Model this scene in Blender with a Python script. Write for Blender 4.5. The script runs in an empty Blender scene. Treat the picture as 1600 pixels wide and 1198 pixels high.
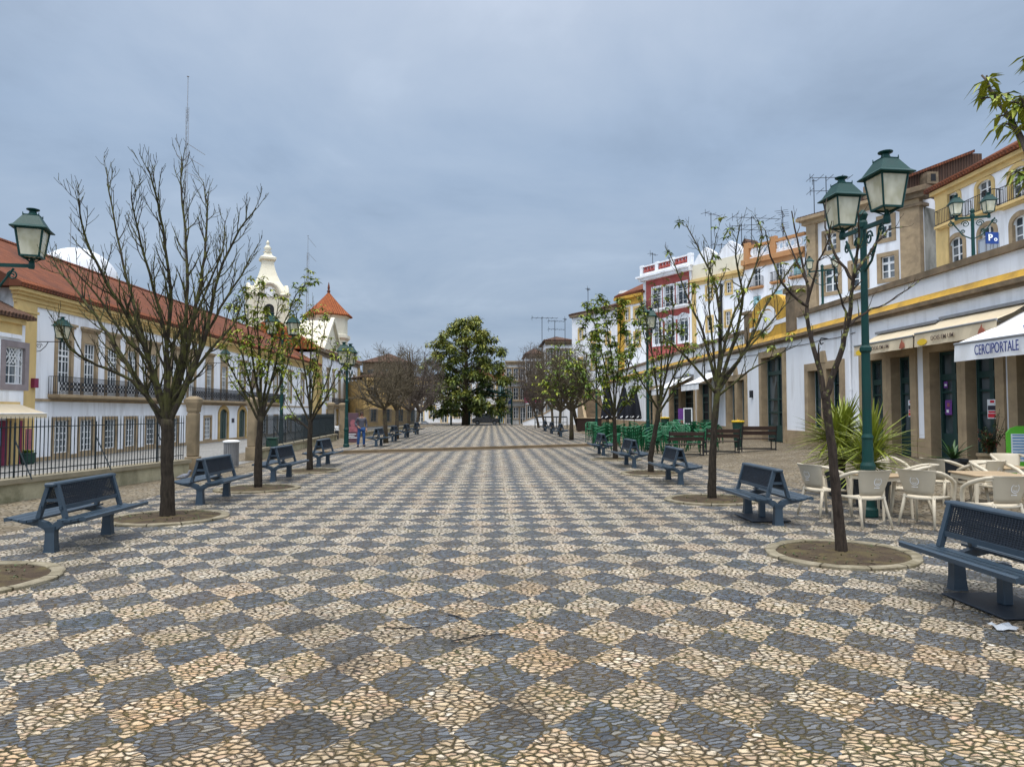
import bpy, math, random
from mathutils import Vector, Matrix
from math import radians as R, sin, cos, pi

random.seed(7)
scene = bpy.context.scene
COL = scene.collection

# ------------------------------------------------------------------ camera
FPX, CX, CY = 1080.0, 800.0, 599.0
CAMH = 1.8
PHI = math.atan(44.0 / FPX)
PSI = math.atan(33.0 / FPX * cos(PHI))
CF = Vector((sin(PSI) * cos(PHI), cos(PSI) * cos(PHI), sin(PHI)))
CR = Vector((cos(PSI), -sin(PSI), 0))
CU = CR.cross(CF)
CO = Vector((0, 0, CAMH))

def ray(px, py):
    return CF + CR * ((px - CX) / FPX) + CU * ((CY - py) / FPX)

def at_y(px, py, Y):
    d = ray(px, py)
    return CO + d * ((Y - CO.y) / d.y)

def at_x(px, py, X):
    d = ray(px, py)
    return CO + d * ((X - CO.x) / d.x)

def at_z(px, py, Z=0.0):
    d = ray(px, py)
    return CO + d * ((Z - CO.z) / d.z)

cam = bpy.data.cameras.new("camera")
cam_o = bpy.data.objects.new("camera", cam)
COL.objects.link(cam_o)
cam_o.location = CO
cam_o.rotation_euler = (pi / 2 + PHI, 0, -PSI)
cam.sensor_width = 36
cam.lens = FPX / 1600 * 36
cam.clip_end = 3000
scene.camera = cam_o
scene.view_settings.view_transform = 'Standard'
scene.view_settings.look = 'None'
scene.view_settings.exposure = 0
scene.view_settings.gamma = 1

# ------------------------------------------------------------------ mesh builder
class MB:
    def __init__(s):
        s.v = []; s.f = []; s.m = []; s.cur = 0
    def add(s, verts, faces):
        o = len(s.v)
        s.v += [tuple(p) for p in verts]
        s.f += [tuple(i + o for i in f) for f in faces]
        s.m += [s.cur] * len(faces)
        return s
    def quad(s, a, b, c, d):
        return s.add([a, b, c, d], [(0, 1, 2, 3)])
    def box(s, x0, x1, y0, y1, z0, z1):
        return s.add([(x0,y0,z0),(x1,y0,z0),(x1,y1,z0),(x0,y1,z0),(x0,y0,z1),(x1,y0,z1),(x1,y1,z1),(x0,y1,z1)],
                     [(3,2,1,0),(4,5,6,7),(0,1,5,4),(1,2,6,5),(2,3,7,6),(3,0,4,7)])
    def rbox(s, x0, x1, y0, y1, z0, z1, b=0.01):
        # box with chamfered vertical and top edges
        def ring(i, z):
            return [(x0+i,y0+b,z),(x0+b,y0+i,z),(x1-b,y0+i,z),(x1-i,y0+b,z),(x1-i,y1-b,z),(x1-b,y1-i,z),(x0+b,y1-i,z),(x0+i,y1-b,z)]
        vs = ring(b, z0) + ring(0, z0 + b) + ring(0, z1 - b) + ring(b, z1)
        fs = [tuple(range(7, -1, -1)), tuple(range(24, 32))]
        for k in range(3):
            for i in range(8):
                j = (i + 1) % 8
                fs.append((k*8+i, k*8+j, k*8+8+j, k*8+8+i))
        return s.add(vs, fs)
    def bar(s, p, q, w, h=None, up=(0, 0, 1)):
        h = w if h is None else h
        p = Vector(p); q = Vector(q); d = (q - p)
        if d.length < 1e-6: return s
        d.normalize(); u = Vector(up)
        if abs(d.dot(u)) > .98: u = Vector((0, 1, 0))
        a = d.cross(u).normalized() * (w / 2); b = a.cross(d).normalized() * (h / 2)
        vs = [p-a-b, p+a-b, p+a+b, p-a+b, q-a-b, q+a-b, q+a+b, q-a+b]
        return s.add(vs, [(3,2,1,0),(4,5,6,7),(0,1,5,4),(1,2,6,5),(2,3,7,6),(3,0,4,7)])
    def tube(s, pts, rads, n=6, cap=True):
        pts = [Vector(p) for p in pts]
        if not isinstance(rads, (list, tuple)): rads = [rads] * len(pts)
        vs = []; fs = []
        u = None
        for i, p in enumerate(pts):
            if i == 0: t = pts[1] - pts[0]
            elif i == len(pts) - 1: t = pts[-1] - pts[-2]
            else: t = pts[i+1] - pts[i-1]
            if t.length < 1e-7: t = Vector((0, 0, 1))
            t.normalize()
            if u is None:
                u = t.cross(Vector((0, 0, 1)))
                if u.length < .05: u = t.cross(Vector((1, 0, 0)))
            else:
                u = u - t * u.dot(t)
                if u.length < 1e-5: u = t.cross(Vector((1, 0, 0.3)))
            u.normalize(); w = t.cross(u)
            for k in range(n):
                a = 2 * pi * k / n
                vs.append(p + (u * cos(a) + w * sin(a)) * rads[i])
        for i in range(len(pts) - 1):
            for k in range(n):
                j = (k + 1) % n
                fs.append((i*n+k, i*n+j, (i+1)*n+j, (i+1)*n+k))
        if cap:
            fs.append(tuple(range(n - 1, -1, -1)))
            o = (len(pts) - 1) * n
            fs.append(tuple(o + k for k in range(n)))
        return s.add(vs, fs)
    def lathe(s, prof, n=16, c=(0, 0, 0), rot=0.0, sx=1.0, sy=1.0):
        vs = []; fs = []
        for r, z in prof:
            for k in range(n):
                a = 2 * pi * k / n + rot
                vs.append((c[0] + r * cos(a) * sx, c[1] + r * sin(a) * sy, c[2] + z))
        m = len(prof)
        for i in range(m - 1):
            for k in range(n):
                j = (k + 1) % n
                fs.append((i*n+k, i*n+j, (i+1)*n+j, (i+1)*n+k))
        fs.append(tuple(range(n - 1, -1, -1)))
        fs.append(tuple((m-1)*n + k for k in range(n)))
        return s.add(vs, fs)
    def prism_y(s, poly, y0, y1):
        n = len(poly)
        vs = [(x, y0, z) for x, z in poly] + [(x, y1, z) for x, z in poly]
        fs = [tuple(range(n)), tuple(range(2*n-1, n-1, -1))]
        for i in range(n):
            j = (i + 1) % n
            fs.append((j, i, n+i, n+j))
        return s.add(vs, fs)
    def prism_x(s, poly, x0, x1):
        n = len(poly)
        vs = [(x0, y, z) for y, z in poly] + [(x1, y, z) for y, z in poly]
        fs = [tuple(range(n-1, -1, -1)), tuple(range(n, 2*n))]
        for i in range(n):
            j = (i + 1) % n
            fs.append((i, j, n+j, n+i))
        return s.add(vs, fs)
    def prism_z(s, poly, z0, z1):
        n = len(poly)
        vs = [(x, y, z0) for x, y in poly] + [(x, y, z1) for x, y in poly]
        fs = [tuple(range(n-1, -1, -1)), tuple(range(n, 2*n))]
        for i in range(n):
            j = (i + 1) % n
            fs.append((i, j, n+j, n+i))
        return s.add(vs, fs)
    def build(s, name, mats, parent=None, smooth=False):
        me = bpy.data.meshes.new(name)
        me.from_pydata(s.v, [], s.f)
        if not isinstance(mats, (list, tuple)): mats = [mats]
        for m in mats: me.materials.append(m)
        if len(mats) > 1: me.polygons.foreach_set('material_index', s.m)
        if smooth: me.polygons.foreach_set('use_smooth', [True] * len(me.polygons))
        me.update()
        o = bpy.data.objects.new(name, me)
        COL.objects.link(o)
        if parent: o.parent = parent
        return o

def build_each(mb, name, m, parent, touch=.004):
    # every separate piece of the builder becomes an object of its own
    n = len(mb.v); par = list(range(n))
    def find(i):
        while par[i] != i: par[i] = par[par[i]]; i = par[i]
        return i
    for f in mb.f:
        for i in f[1:]: par[find(i)] = find(f[0])
    groups = {}
    for f in mb.f: groups.setdefault(find(f[0]), []).append(f)
    comps = []
    for fs in groups.values():
        ids = sorted({i for f in fs for i in f}); P = [mb.v[i] for i in ids]
        lo = [min(p[k] for p in P) - touch for k in range(3)]; hi = [max(p[k] for p in P) + touch for k in range(3)]
        comps.append([fs, lo, hi])
    merged = True
    while merged:
        merged = False
        for i in range(len(comps)):
            for j in range(i + 1, len(comps)):
                a, b = comps[i], comps[j]
                if all(a[1][k] <= b[2][k] and b[1][k] <= a[2][k] for k in range(3)):
                    comps[i] = [a[0] + b[0], [min(a[1][k], b[1][k]) for k in range(3)], [max(a[2][k], b[2][k]) for k in range(3)]]
                    del comps[j]; merged = True; break
            if merged: break
    out = []
    for fs, _, _ in comps:
        ids = sorted({i for f in fs for i in f}); mp = {v: k for k, v in enumerate(ids)}
        s = MB(); s.add([mb.v[i] for i in ids], [tuple(mp[i] for i in f) for f in fs]); out.append(s.build(name, m, parent))
    return out

def thing(name, label, cat, loc=(0, 0, 0), rz=0.0, group=None):
    o = bpy.data.objects.new(name, None)
    COL.objects.link(o)
    o.empty_display_size = .2
    o.location = loc; o.rotation_euler = (0, 0, rz)
    o['label'] = label; o['category'] = cat
    if group: o['group'] = group
    return o

def tag(o, label, cat, group=None):
    o['label'] = label; o['category'] = cat
    if group: o['group'] = group
    return o

def structure(o):
    o['kind'] = 'structure'
    return o

def copy_tree(o, parent=None):
    c = o.copy(); COL.objects.link(c); c.parent = parent
    for ch in list(o.children): copy_tree(ch, c)
    return c

def dup(root, label, loc, rz=None, scale=None):
    c = copy_tree(root)
    c.location = loc
    if rz is not None: c.rotation_euler = (0, 0, rz)
    if scale is not None: c.scale = (scale, scale, scale)
    c['label'] = label
    return c

def text(body, size, mat, parent, mtx, name='lettering', extrude=.004, sx=1.0, shear=0.0, bold=0.0):
    cu = bpy.data.curves.new('lettering', 'FONT')
    cu.body = body; cu.size = size; cu.extrude = extrude; cu.align_x = 'CENTER'; cu.align_y = 'CENTER'
    cu.shear = shear; cu.offset = bold
    tmp = bpy.data.objects.new('lettering_tmp', cu)
    COL.objects.link(tmp)
    dg = bpy.context.evaluated_depsgraph_get()
    me = bpy.data.meshes.new_from_object(tmp.evaluated_get(dg))
    bpy.data.objects.remove(tmp); bpy.data.curves.remove(cu)
    me.materials.clear(); me.materials.append(mat)
    me.transform(Matrix.Diagonal((sx, 1, 1, 1)))
    me.transform(mtx)
    me.name = name
    o = bpy.data.objects.new(name, me); COL.objects.link(o); o.parent = parent
    return o

# ------------------------------------------------------------------ materials
class NT:
    def __init__(s, tree):
        s.t = tree; s.n = tree.nodes; s.l = tree.links
    def node(s, typ, **kw):
        n = s.n.new(typ)
        for k, v in kw.items(): setattr(n, k, v)
        return n
    def put(s, sock, v):
        if isinstance(v, bpy.types.NodeSocket): s.l.new(v, sock)
        elif v is not None:
            if isinstance(v, (tuple, list)) and len(v) == 3 and sock.type == 'RGBA': v = (*v, 1)
            sock.default_value = v
    def math(s, op, a, b=None, c=None, clamp=False):
        n = s.node('ShaderNodeMath', operation=op, use_clamp=clamp)
        s.put(n.inputs[0], a)
        if b is not None: s.put(n.inputs[1], b)
        if c is not None: s.put(n.inputs[2], c)
        return n.outputs[0]
    def mix(s, fac, a, b, blend='MIX'):
        n = s.node('ShaderNodeMix', data_type='RGBA', blend_type=blend)
        s.put(n.inputs[0], fac); s.put(n.inputs[6], a); s.put(n.inputs[7], b)
        return n.outputs[2]
    def ramp(s, fac, stops, interp='LINEAR'):
        n = s.node('ShaderNodeValToRGB')
        n.color_ramp.interpolation = interp
        e = n.color_ramp.elements
        while len(e) < len(stops): e.new(.5)
        for i, (p, c) in enumerate(stops):
            e[i].position = p
            e[i].color = (*c, 1) if isinstance(c, (tuple, list)) else (c, c, c, 1)
        s.put(n.inputs[0], fac)
        return n.outputs[0]
    def noise(s, vec, scale, detail=4, rough=.55, dist=0.0):
        n = s.node('ShaderNodeTexNoise')
        s.put(n.inputs['Vector'], vec)
        n.inputs['Scale'].default_value = scale; n.inputs['Detail'].default_value = detail
        n.inputs['Roughness'].default_value = rough; n.inputs['Distortion'].default_value = dist
        return n.outputs['Fac']
    def comb(s, x, y, z=0.0):
        n = s.node('ShaderNodeCombineXYZ')
        s.put(n.inputs[0], x); s.put(n.inputs[1], y); s.put(n.inputs[2], z)
        return n.outputs[0]
    def sep(s, v):
        n = s.node('ShaderNodeSeparateXYZ'); s.put(n.inputs[0], v)
        return n.outputs
    def vmul(s, v, k):
        n = s.node('ShaderNodeVectorMath', operation='MULTIPLY')
        s.put(n.inputs[0], v); n.inputs[1].default_value = k
        return n.outputs[0]
    def voro(s, vec, feature='F1', scale=1.0, dims='2D', rnd=1.0):
        n = s.node('ShaderNodeTexVoronoi', voronoi_dimensions=dims, feature=feature)
        s.put(n.inputs['Vector'], vec); n.inputs['Scale'].default_value = scale
        n.inputs['Randomness'].default_value = rnd
        return n.outputs
    def bump(s, h, strength=.3, dist=.02):
        n = s.node('ShaderNodeBump')
        n.inputs['Strength'].default_value = strength; n.inputs['Distance'].default_value = dist
        s.put(n.inputs['Height'], h)
        return n.outputs[0]

def new_mat(name):
    m = bpy.data.materials.new(name); m.use_nodes = True
    nt = NT(m.node_tree)
    b = m.node_tree.nodes['Principled BSDF']
    return m, nt, b

def sc3(c, k): return tuple(max(0, min(1, x * k)) for x in c)

def mat(name, c, rough=.7, var=.18, scale=2.0, dirt=None, dirt_amt=.5, dscale=1.2, dlo=.5, dhi=.75, bump=0.0, bscale=30,
        metal=0.0, spec=.35, stretch=(1, 1, 1), fine=.10, coat=0.0):
    m, n, b = new_mat(name)
    pos = n.node('ShaderNodeNewGeometry').outputs['Position']
    vec = n.vmul(pos, stretch)
    f1 = n.noise(vec, scale, 5, .6)
    f2 = n.noise(pos, scale * 14, 3, .6)
    f = n.math('MULTIPLY_ADD', f1, 1.0 - fine * 2, n.math('MULTIPLY', f2, fine * 2))
    col = n.ramp(f, [(.3, sc3(c, 1 - var)), (.7, sc3(c, 1 + var * .6))])
    if dirt:
        d = n.ramp(n.noise(vec, dscale, 6, .62, .4), [(dlo, 0.0), (dhi, 1.0)])
        col = n.mix(n.math('MULTIPLY', d, dirt_amt), col, dirt)
    n.put(b.inputs['Base Color'], col)
    rr = n.math('MULTIPLY_ADD', f2, .2, rough - .1, clamp=True)
    n.put(b.inputs['Roughness'], rr)
    b.inputs['Metallic'].default_value = metal
    b.inputs['Specular IOR Level'].default_value = spec
    if coat: b.inputs['Coat Weight'].default_value = coat
    if bump:
        n.put(b.inputs['Normal'], n.bump(n.noise(pos, bscale, 4, .6), bump, .02))
    return m

GREY_STAIN = (.30, .28, .24)
MT = {}
MT['white'] = mat('white_limewash', (.83, .845, .865), .85, .09, .8, GREY_STAIN, .55, 1.3, .50, .80, .2, 12, stretch=(1, 1, .16))
MT['old_white'] = mat('weathered_white_render', (.66, .66, .64), .88, .2, .9, (.16, .15, .12), .8, .9, .45, .7, .2, 12, stretch=(1, 1, .5))
MT['mossy'] = mat('mossy_grey_render', (.40, .39, .35), .9, .3, 1.2, (.07, .07, .05), .85, .7, .4, .62, .25, 12, stretch=(1, 1, .5))
MT['cream_white'] = mat('clean_dome_white', (.60, .62, .64), .85, .08, .5)
MT['kerbstone'] = mat('brown_step_stone', (.20, .145, .085), .85, .3, 2.0, (.08, .06, .03), .6, 1.2, .45, .7, .3, 30)
MT['cream'] = mat('cream_render', (.72, .67, .52), .85, .10, .8, (.45, .38, .22), .35, .8, .5, .8, .1, 12)
MT['yellow'] = mat('ochre_painted_render', (.66, .475, .20), .85, .15, .9, (.32, .22, .09), .55, .8, .48, .75, .15, 12, stretch=(1, 1, .5))
MT['bright_yellow'] = mat('bright_yellow_paint', (.60, .35, .05), .85, .24, 1.2, (.24, .15, .05), .7, 1.4, .44, .7, .1, 12)
MT['orange'] = mat('orange_paint', (.48, .24, .10), .85, .2, 1.2, (.34, .22, .12), .6)
MT['stone'] = mat('tan_granite', (.37, .275, .165), .85, .25, 2.5, (.16, .12, .08), .6, 1.0, .48, .72, .25, 40)
MT['ygold'] = mat('gold_sandstone', (.50, .34, .13), .85, .25, 1.5, (.22, .16, .08), .6, .8, .46, .7, .25, 40)
MT['darkstone'] = mat('stained_brown_stone', (.22, .16, .10), .9, .35, 2.2, (.07, .06, .04), .7, 1.2, .45, .7, .3, 30)
MT['greystone'] = mat('grey_stone', (.40, .37, .30), .9, .25, 2.0, (.14, .12, .07), .6, 1.5, .48, .7, .3, 40)
MT['red'] = mat('red_facade_paint', (.37, .085, .072), .85, .2, 1.0, (.46, .24, .20), .45, 1.3)
MT['maroon'] = mat('maroon_paint', (.22, .03, .07), .8, .2, 1.2, (.1, .03, .04), .4)
MT['paint_white'] = mat('white_joinery_paint', (.78, .79, .78), .5, .06, 3)
MT['turq'] = mat('pale_turquoise_shutter', (.40, .64, .66), .6, .1, 3)
MT['lampgreen'] = mat('dark_green_enamel', (.004, .042, .036), .5, .2, 4, (.02, .04, .04), .4, 3.0, spec=.25, bump=.05)
MT['doorgreen'] = mat('bottle_green_door_paint', (.012, .045, .042), .4, .2, 3, spec=.5)
MT['iron'] = mat('black_wrought_iron', (.014, .016, .02), .5, .2, 6, spec=.4)
MT['fence_iron'] = mat('dark_green_railing_paint', (.012, .022, .026), .5, .2, 6, spec=.4)
MT['bench'] = mat('slate_blue_powder_coat', (.030, .052, .075), .42, .16, 5, (.10, .11, .11), .25, 2.0, .55, .8, .06, 60, spec=.5)
MT['bench_dark'] = mat('dark_perforated_steel', (.020, .028, .040), .5, .2, 8, spec=.4)
MT['wood'] = mat('dark_brown_slats', (.036, .019, .013), .6, .3, 3, stretch=(4, 1, 1))
MT['plastic'] = mat('beige_plastic', (.58, .51, .385), .45, .08, 2, (.40, .34, .24), .3, 2.5, spec=.45)
MT['tabletop'] = mat('tan_table_laminate', (.44, .32, .19), .4, .12, 3, (.25, .2, .1), .4, spec=.5)
MT['green_plastic'] = mat('green_plastic', (.003, .105, .036), .45, .25, 3, spec=.45)
MT['canvas'] = mat('cream_awning_canvas', (.62, .52, .36), .85, .08, 2, (.42, .34, .22), .35, 1.6)
MT['white_canvas'] = mat('white_awning_canvas', (.76, .77, .78), .85, .06, 2, (.5, .46, .36), .3, 1.4)
MT['parasol'] = mat('black_parasol_canvas', (.012, .014, .022), .8, .3, 5)
MT['navy'] = mat('navy_lettering', (.02, .04, .20), .6, .05)
MT['brownletter'] = mat('brown_lettering', (.17, .125, .095), .6, .05)
MT['signblue'] = mat('parking_sign_blue', (.012, .045, .20), .4, .05)
MT['signwhite'] = mat('sign_white', (.82, .83, .84), .5, .04)
MT['purple'] = mat('purple_poster_print', (.16, .05, .26), .5, .5, 18)
MT['rustprint'] = mat('rust_print', (.38, .12, .07), .6, .3, 8)
MT['redprint'] = mat('red_print', (.62, .03, .05), .5, .08)
MT['pinkprint'] = mat('pink_print', (.34, .12, .14), .5, .4, 8)
MT['blackprint'] = mat('dark_print', (.03, .03, .045), .5, .1)
MT['lime'] = mat('lime_green_plastic', (.12, .50, .03), .45, .08, 3, spec=.45)
MT['paper'] = mat('paper_sheet', (.74, .78, .80), .6, .08, 6)
MT['scrap'] = mat('damp_paper', (.40, .43, .46), .6, .1, 6)
MT['blueprint'] = mat('blue_print', (.10, .30, .55), .5, .2, 9)
MT['pot'] = mat('dark_green_pot', (.015, .05, .035), .6, .2, 4)
MT['darkpot'] = mat('charcoal_pot', (.02, .025, .03), .6, .2, 4)
MT['yellowrim'] = mat('yellow_plastic_rim', (.75, .50, .03), .5, .08)
MT['metal'] = mat('galvanised_steel', (.36, .37, .38), .4, .15, 5, metal=.7)
MT['bin'] = mat('grey_bin_slats', (.20, .20, .20), .6, .2, 5, (.09, .08, .07), .4)
MT['soil'] = mat('damp_soil', (.055, .036, .020), .95, .35, 6, (.11, .09, .03), .7, 3.0, .45, .7, .8, 25)
MT['pillarstone'] = mat('weathered_pillar_granite', (.25, .19, .115), .9, .3, 2.5, (.09, .075, .045), .7, 1.5, .45, .7, .35, 30)
MT['dark'] = mat('dark_interior', (.012, .012, .014), .7, .2, 3)
MT['ring'] = mat('pale_stone_kerb', (.27, .235, .16), .85, .25, 2.5, (.17, .13, .07), .6, 2.0, .5, .72, .25, 50)
MT['asphalt'] = mat('asphalt', (.055, .055, .057), .85, .2, 3, bump=.2, bscale=80)
MT['carpaint'] = mat('dark_blue_car_paint', (.010, .014, .025), .2, .1, 3, spec=.6, coat=.8)
MT['silvercar'] = mat('silver_car_paint', (.40, .42, .44), .25, .08, 3, metal=.4, spec=.6, coat=.6)
MT['rubber'] = mat('black_rubber', (.012, .012, .012), .8, .2, 6)
MT['skin'] = mat('skin', (.36, .20, .13), .55, .06, 8)
MT['jacket'] = mat('grey_jacket_cloth', (.085, .085, .105), .85, .2, 9)
MT['jeans'] = mat('blue_denim', (.025, .075, .21), .85, .25, 9)
MT['hair'] = mat('dark_brown_hair', (.035, .018, .012), .7, .3, 20)
MT['shoe'] = mat('dark_shoes', (.016, .014, .018), .6, .2, 9)
MT['feather'] = mat('grey_feathers', (.16, .17, .20), .7, .35, 12)
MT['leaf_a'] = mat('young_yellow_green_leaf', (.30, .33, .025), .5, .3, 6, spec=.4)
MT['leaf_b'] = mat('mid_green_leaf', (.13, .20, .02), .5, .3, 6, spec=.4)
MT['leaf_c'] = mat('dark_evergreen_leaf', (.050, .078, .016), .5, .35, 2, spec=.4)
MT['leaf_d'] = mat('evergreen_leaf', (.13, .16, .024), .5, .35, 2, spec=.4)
MT['leaf_e'] = mat('evergreen_leaf_painted_sunlit', (.26, .26, .04), .5, .3, 2, spec=.4)  # lit tone painted into the colour of upper and outer crown leaves
MT['blade'] = mat('yucca_blade', (.23, .27, .030), .45, .35, 5, (.30, .26, .06), .5, 2.5, spec=.45)
MT['blade_dark'] = mat('agave_blade', (.045, .10, .025), .45, .3, 5, spec=.45)
MT['rust'] = mat('russet_bud', (.20, .055, .03), .7, .2, 6)
MT['twig'] = mat('brown_twig', (.095, .075, .045), .85, .3, 5)
MT['purpletwig'] = mat('purple_brown_twig', (.090, .070, .055), .85, .25, 5)

def bark(name, base, lichen, amt, lo, hi, zsplit=None):
    m, n, b = new_mat(name)
    pos = n.node('ShaderNodeNewGeometry').outputs['Position']
    f = n.noise(n.vmul(pos, (1, 1, .25)), 28, 5, .65)
    col = n.ramp(f, [(.3, sc3(base, .45)), (.7, sc3(base, 1.35))])
    d = n.ramp(n.noise(pos, 9, 4, .6), [(lo, 0.0), (hi, 1.0)])
    fac = n.math('MULTIPLY', d, amt)
    if zsplit is not None:
        z = n.sep(pos)[2]
        zz = n.math('SUBTRACT', z, zsplit)
        fac = n.math('MULTIPLY', fac, n.math('MULTIPLY_ADD', zz, 1.6, .15, clamp=True))
    col = n.mix(fac, col, lichen)
    n.put(b.inputs['Base Color'], col)
    b.inputs['Roughness'].default_value = .9
    b.inputs['Specular IOR Level'].default_value = .2
    n.put(b.inputs['Normal'], n.bump(f, .7, .03))
    return m
MT['bark'] = bark('lichened_bark', (.036, .028, .020), (.090, .092, .026), .8, .42, .6, 1.6)
MT['bark_r'] = bark('dark_bark_with_lichen_patches', (.046, .034, .026), (.21, .22, .07), .9, .56, .63, 1.5)
MT['bark_far'] = bark('grey_brown_bark', (.085, .062, .045), (.13, .12, .05), .6, .45, .65)

def glass(name, c, rough=.12, pale=None, pamt=.5, scale=.9):
    m, n, b = new_mat(name)
    pos = n.node('ShaderNodeNewGeometry').outputs['Position']
    f = n.noise(pos, scale, 2, .5)
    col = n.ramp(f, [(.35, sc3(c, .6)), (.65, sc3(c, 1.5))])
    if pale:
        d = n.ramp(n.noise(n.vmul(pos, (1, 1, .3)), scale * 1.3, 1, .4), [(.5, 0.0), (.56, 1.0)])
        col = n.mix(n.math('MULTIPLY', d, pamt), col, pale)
    n.put(b.inputs['Base Color'], col)
    b.inputs['Roughness'].default_value = rough
    b.inputs['Specular IOR Level'].default_value = .6
    n.put(b.inputs['Normal'], n.bump(n.noise(pos, 2.5, 2, .5), .04, .05))
    return m
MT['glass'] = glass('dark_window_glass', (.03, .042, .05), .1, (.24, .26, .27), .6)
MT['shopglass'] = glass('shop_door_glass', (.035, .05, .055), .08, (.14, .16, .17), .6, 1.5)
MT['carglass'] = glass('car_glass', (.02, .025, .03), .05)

def lamp_glass():
    m, n, b = new_mat('frosted_cream_lamp_glass')
    pos = n.node('ShaderNodeNewGeometry').outputs['Position']
    f = n.noise(n.vmul(pos, (1, 1, .6)), 5, 2, .5)
    n.put(b.inputs['Base Color'], n.ramp(f, [(.3, (.42, .39, .25)), (.7, (.68, .65, .50))]))
    b.inputs['Roughness'].default_value = .25
    b.inputs['Specular IOR Level'].default_value = .6
    b.inputs['Subsurface Weight'].default_value = .25
    b.inputs['Subsurface Radius'].default_value = (.2, .2, .15)
    return m
MT['lampglass'] = lamp_glass()

def tile_mat(name, c, c2):
    m, n, b = new_mat(name)
    tc = n.node('ShaderNodeTexCoord').outputs['Object']
    pos = n.node('ShaderNodeNewGeometry').outputs['Position']
    x, y, z = n.sep(tc)
    wx = n.math('MULTIPLY', x, 2 * pi / .26)
    w = n.math('MULTIPLY_ADD', n.math('SINE', wx), .5, .5)
    row = n.math('FRACT', n.math('MULTIPLY', y, 1 / .38))
    cell = n.node('ShaderNodeTexWhiteNoise', noise_dimensions='2D')
    n.put(cell.inputs['Vector'], n.comb(n.math('FLOOR', n.math('MULTIPLY', x, 1 / .26)), n.math('FLOOR', n.math('MULTIPLY', y, 1 / .38))))
    f = n.noise(pos, .5, 5, .65)
    col = n.ramp(f, [(.3, c2), (.6, c)])
    col = n.mix(n.math('MULTIPLY', cell.outputs['Value'], .45), col, sc3(c2, .6))
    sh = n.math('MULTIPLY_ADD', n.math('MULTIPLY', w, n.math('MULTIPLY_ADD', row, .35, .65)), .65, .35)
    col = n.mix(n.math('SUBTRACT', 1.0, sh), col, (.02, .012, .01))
    n.put(b.inputs['Base Color'], col)
    b.inputs['Roughness'].default_value = .85
    b.inputs['Specular IOR Level'].default_value = .2
    n.put(b.inputs['Normal'], n.bump(n.math('MULTIPLY_ADD', row, .25, w), .8, .07))
    return m
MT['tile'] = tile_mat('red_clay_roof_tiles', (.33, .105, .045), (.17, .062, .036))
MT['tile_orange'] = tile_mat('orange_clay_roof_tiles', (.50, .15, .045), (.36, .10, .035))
MT['tile_old'] = tile_mat('old_brown_roof_tiles', (.20, .11, .07), (.10, .06, .045))

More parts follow.
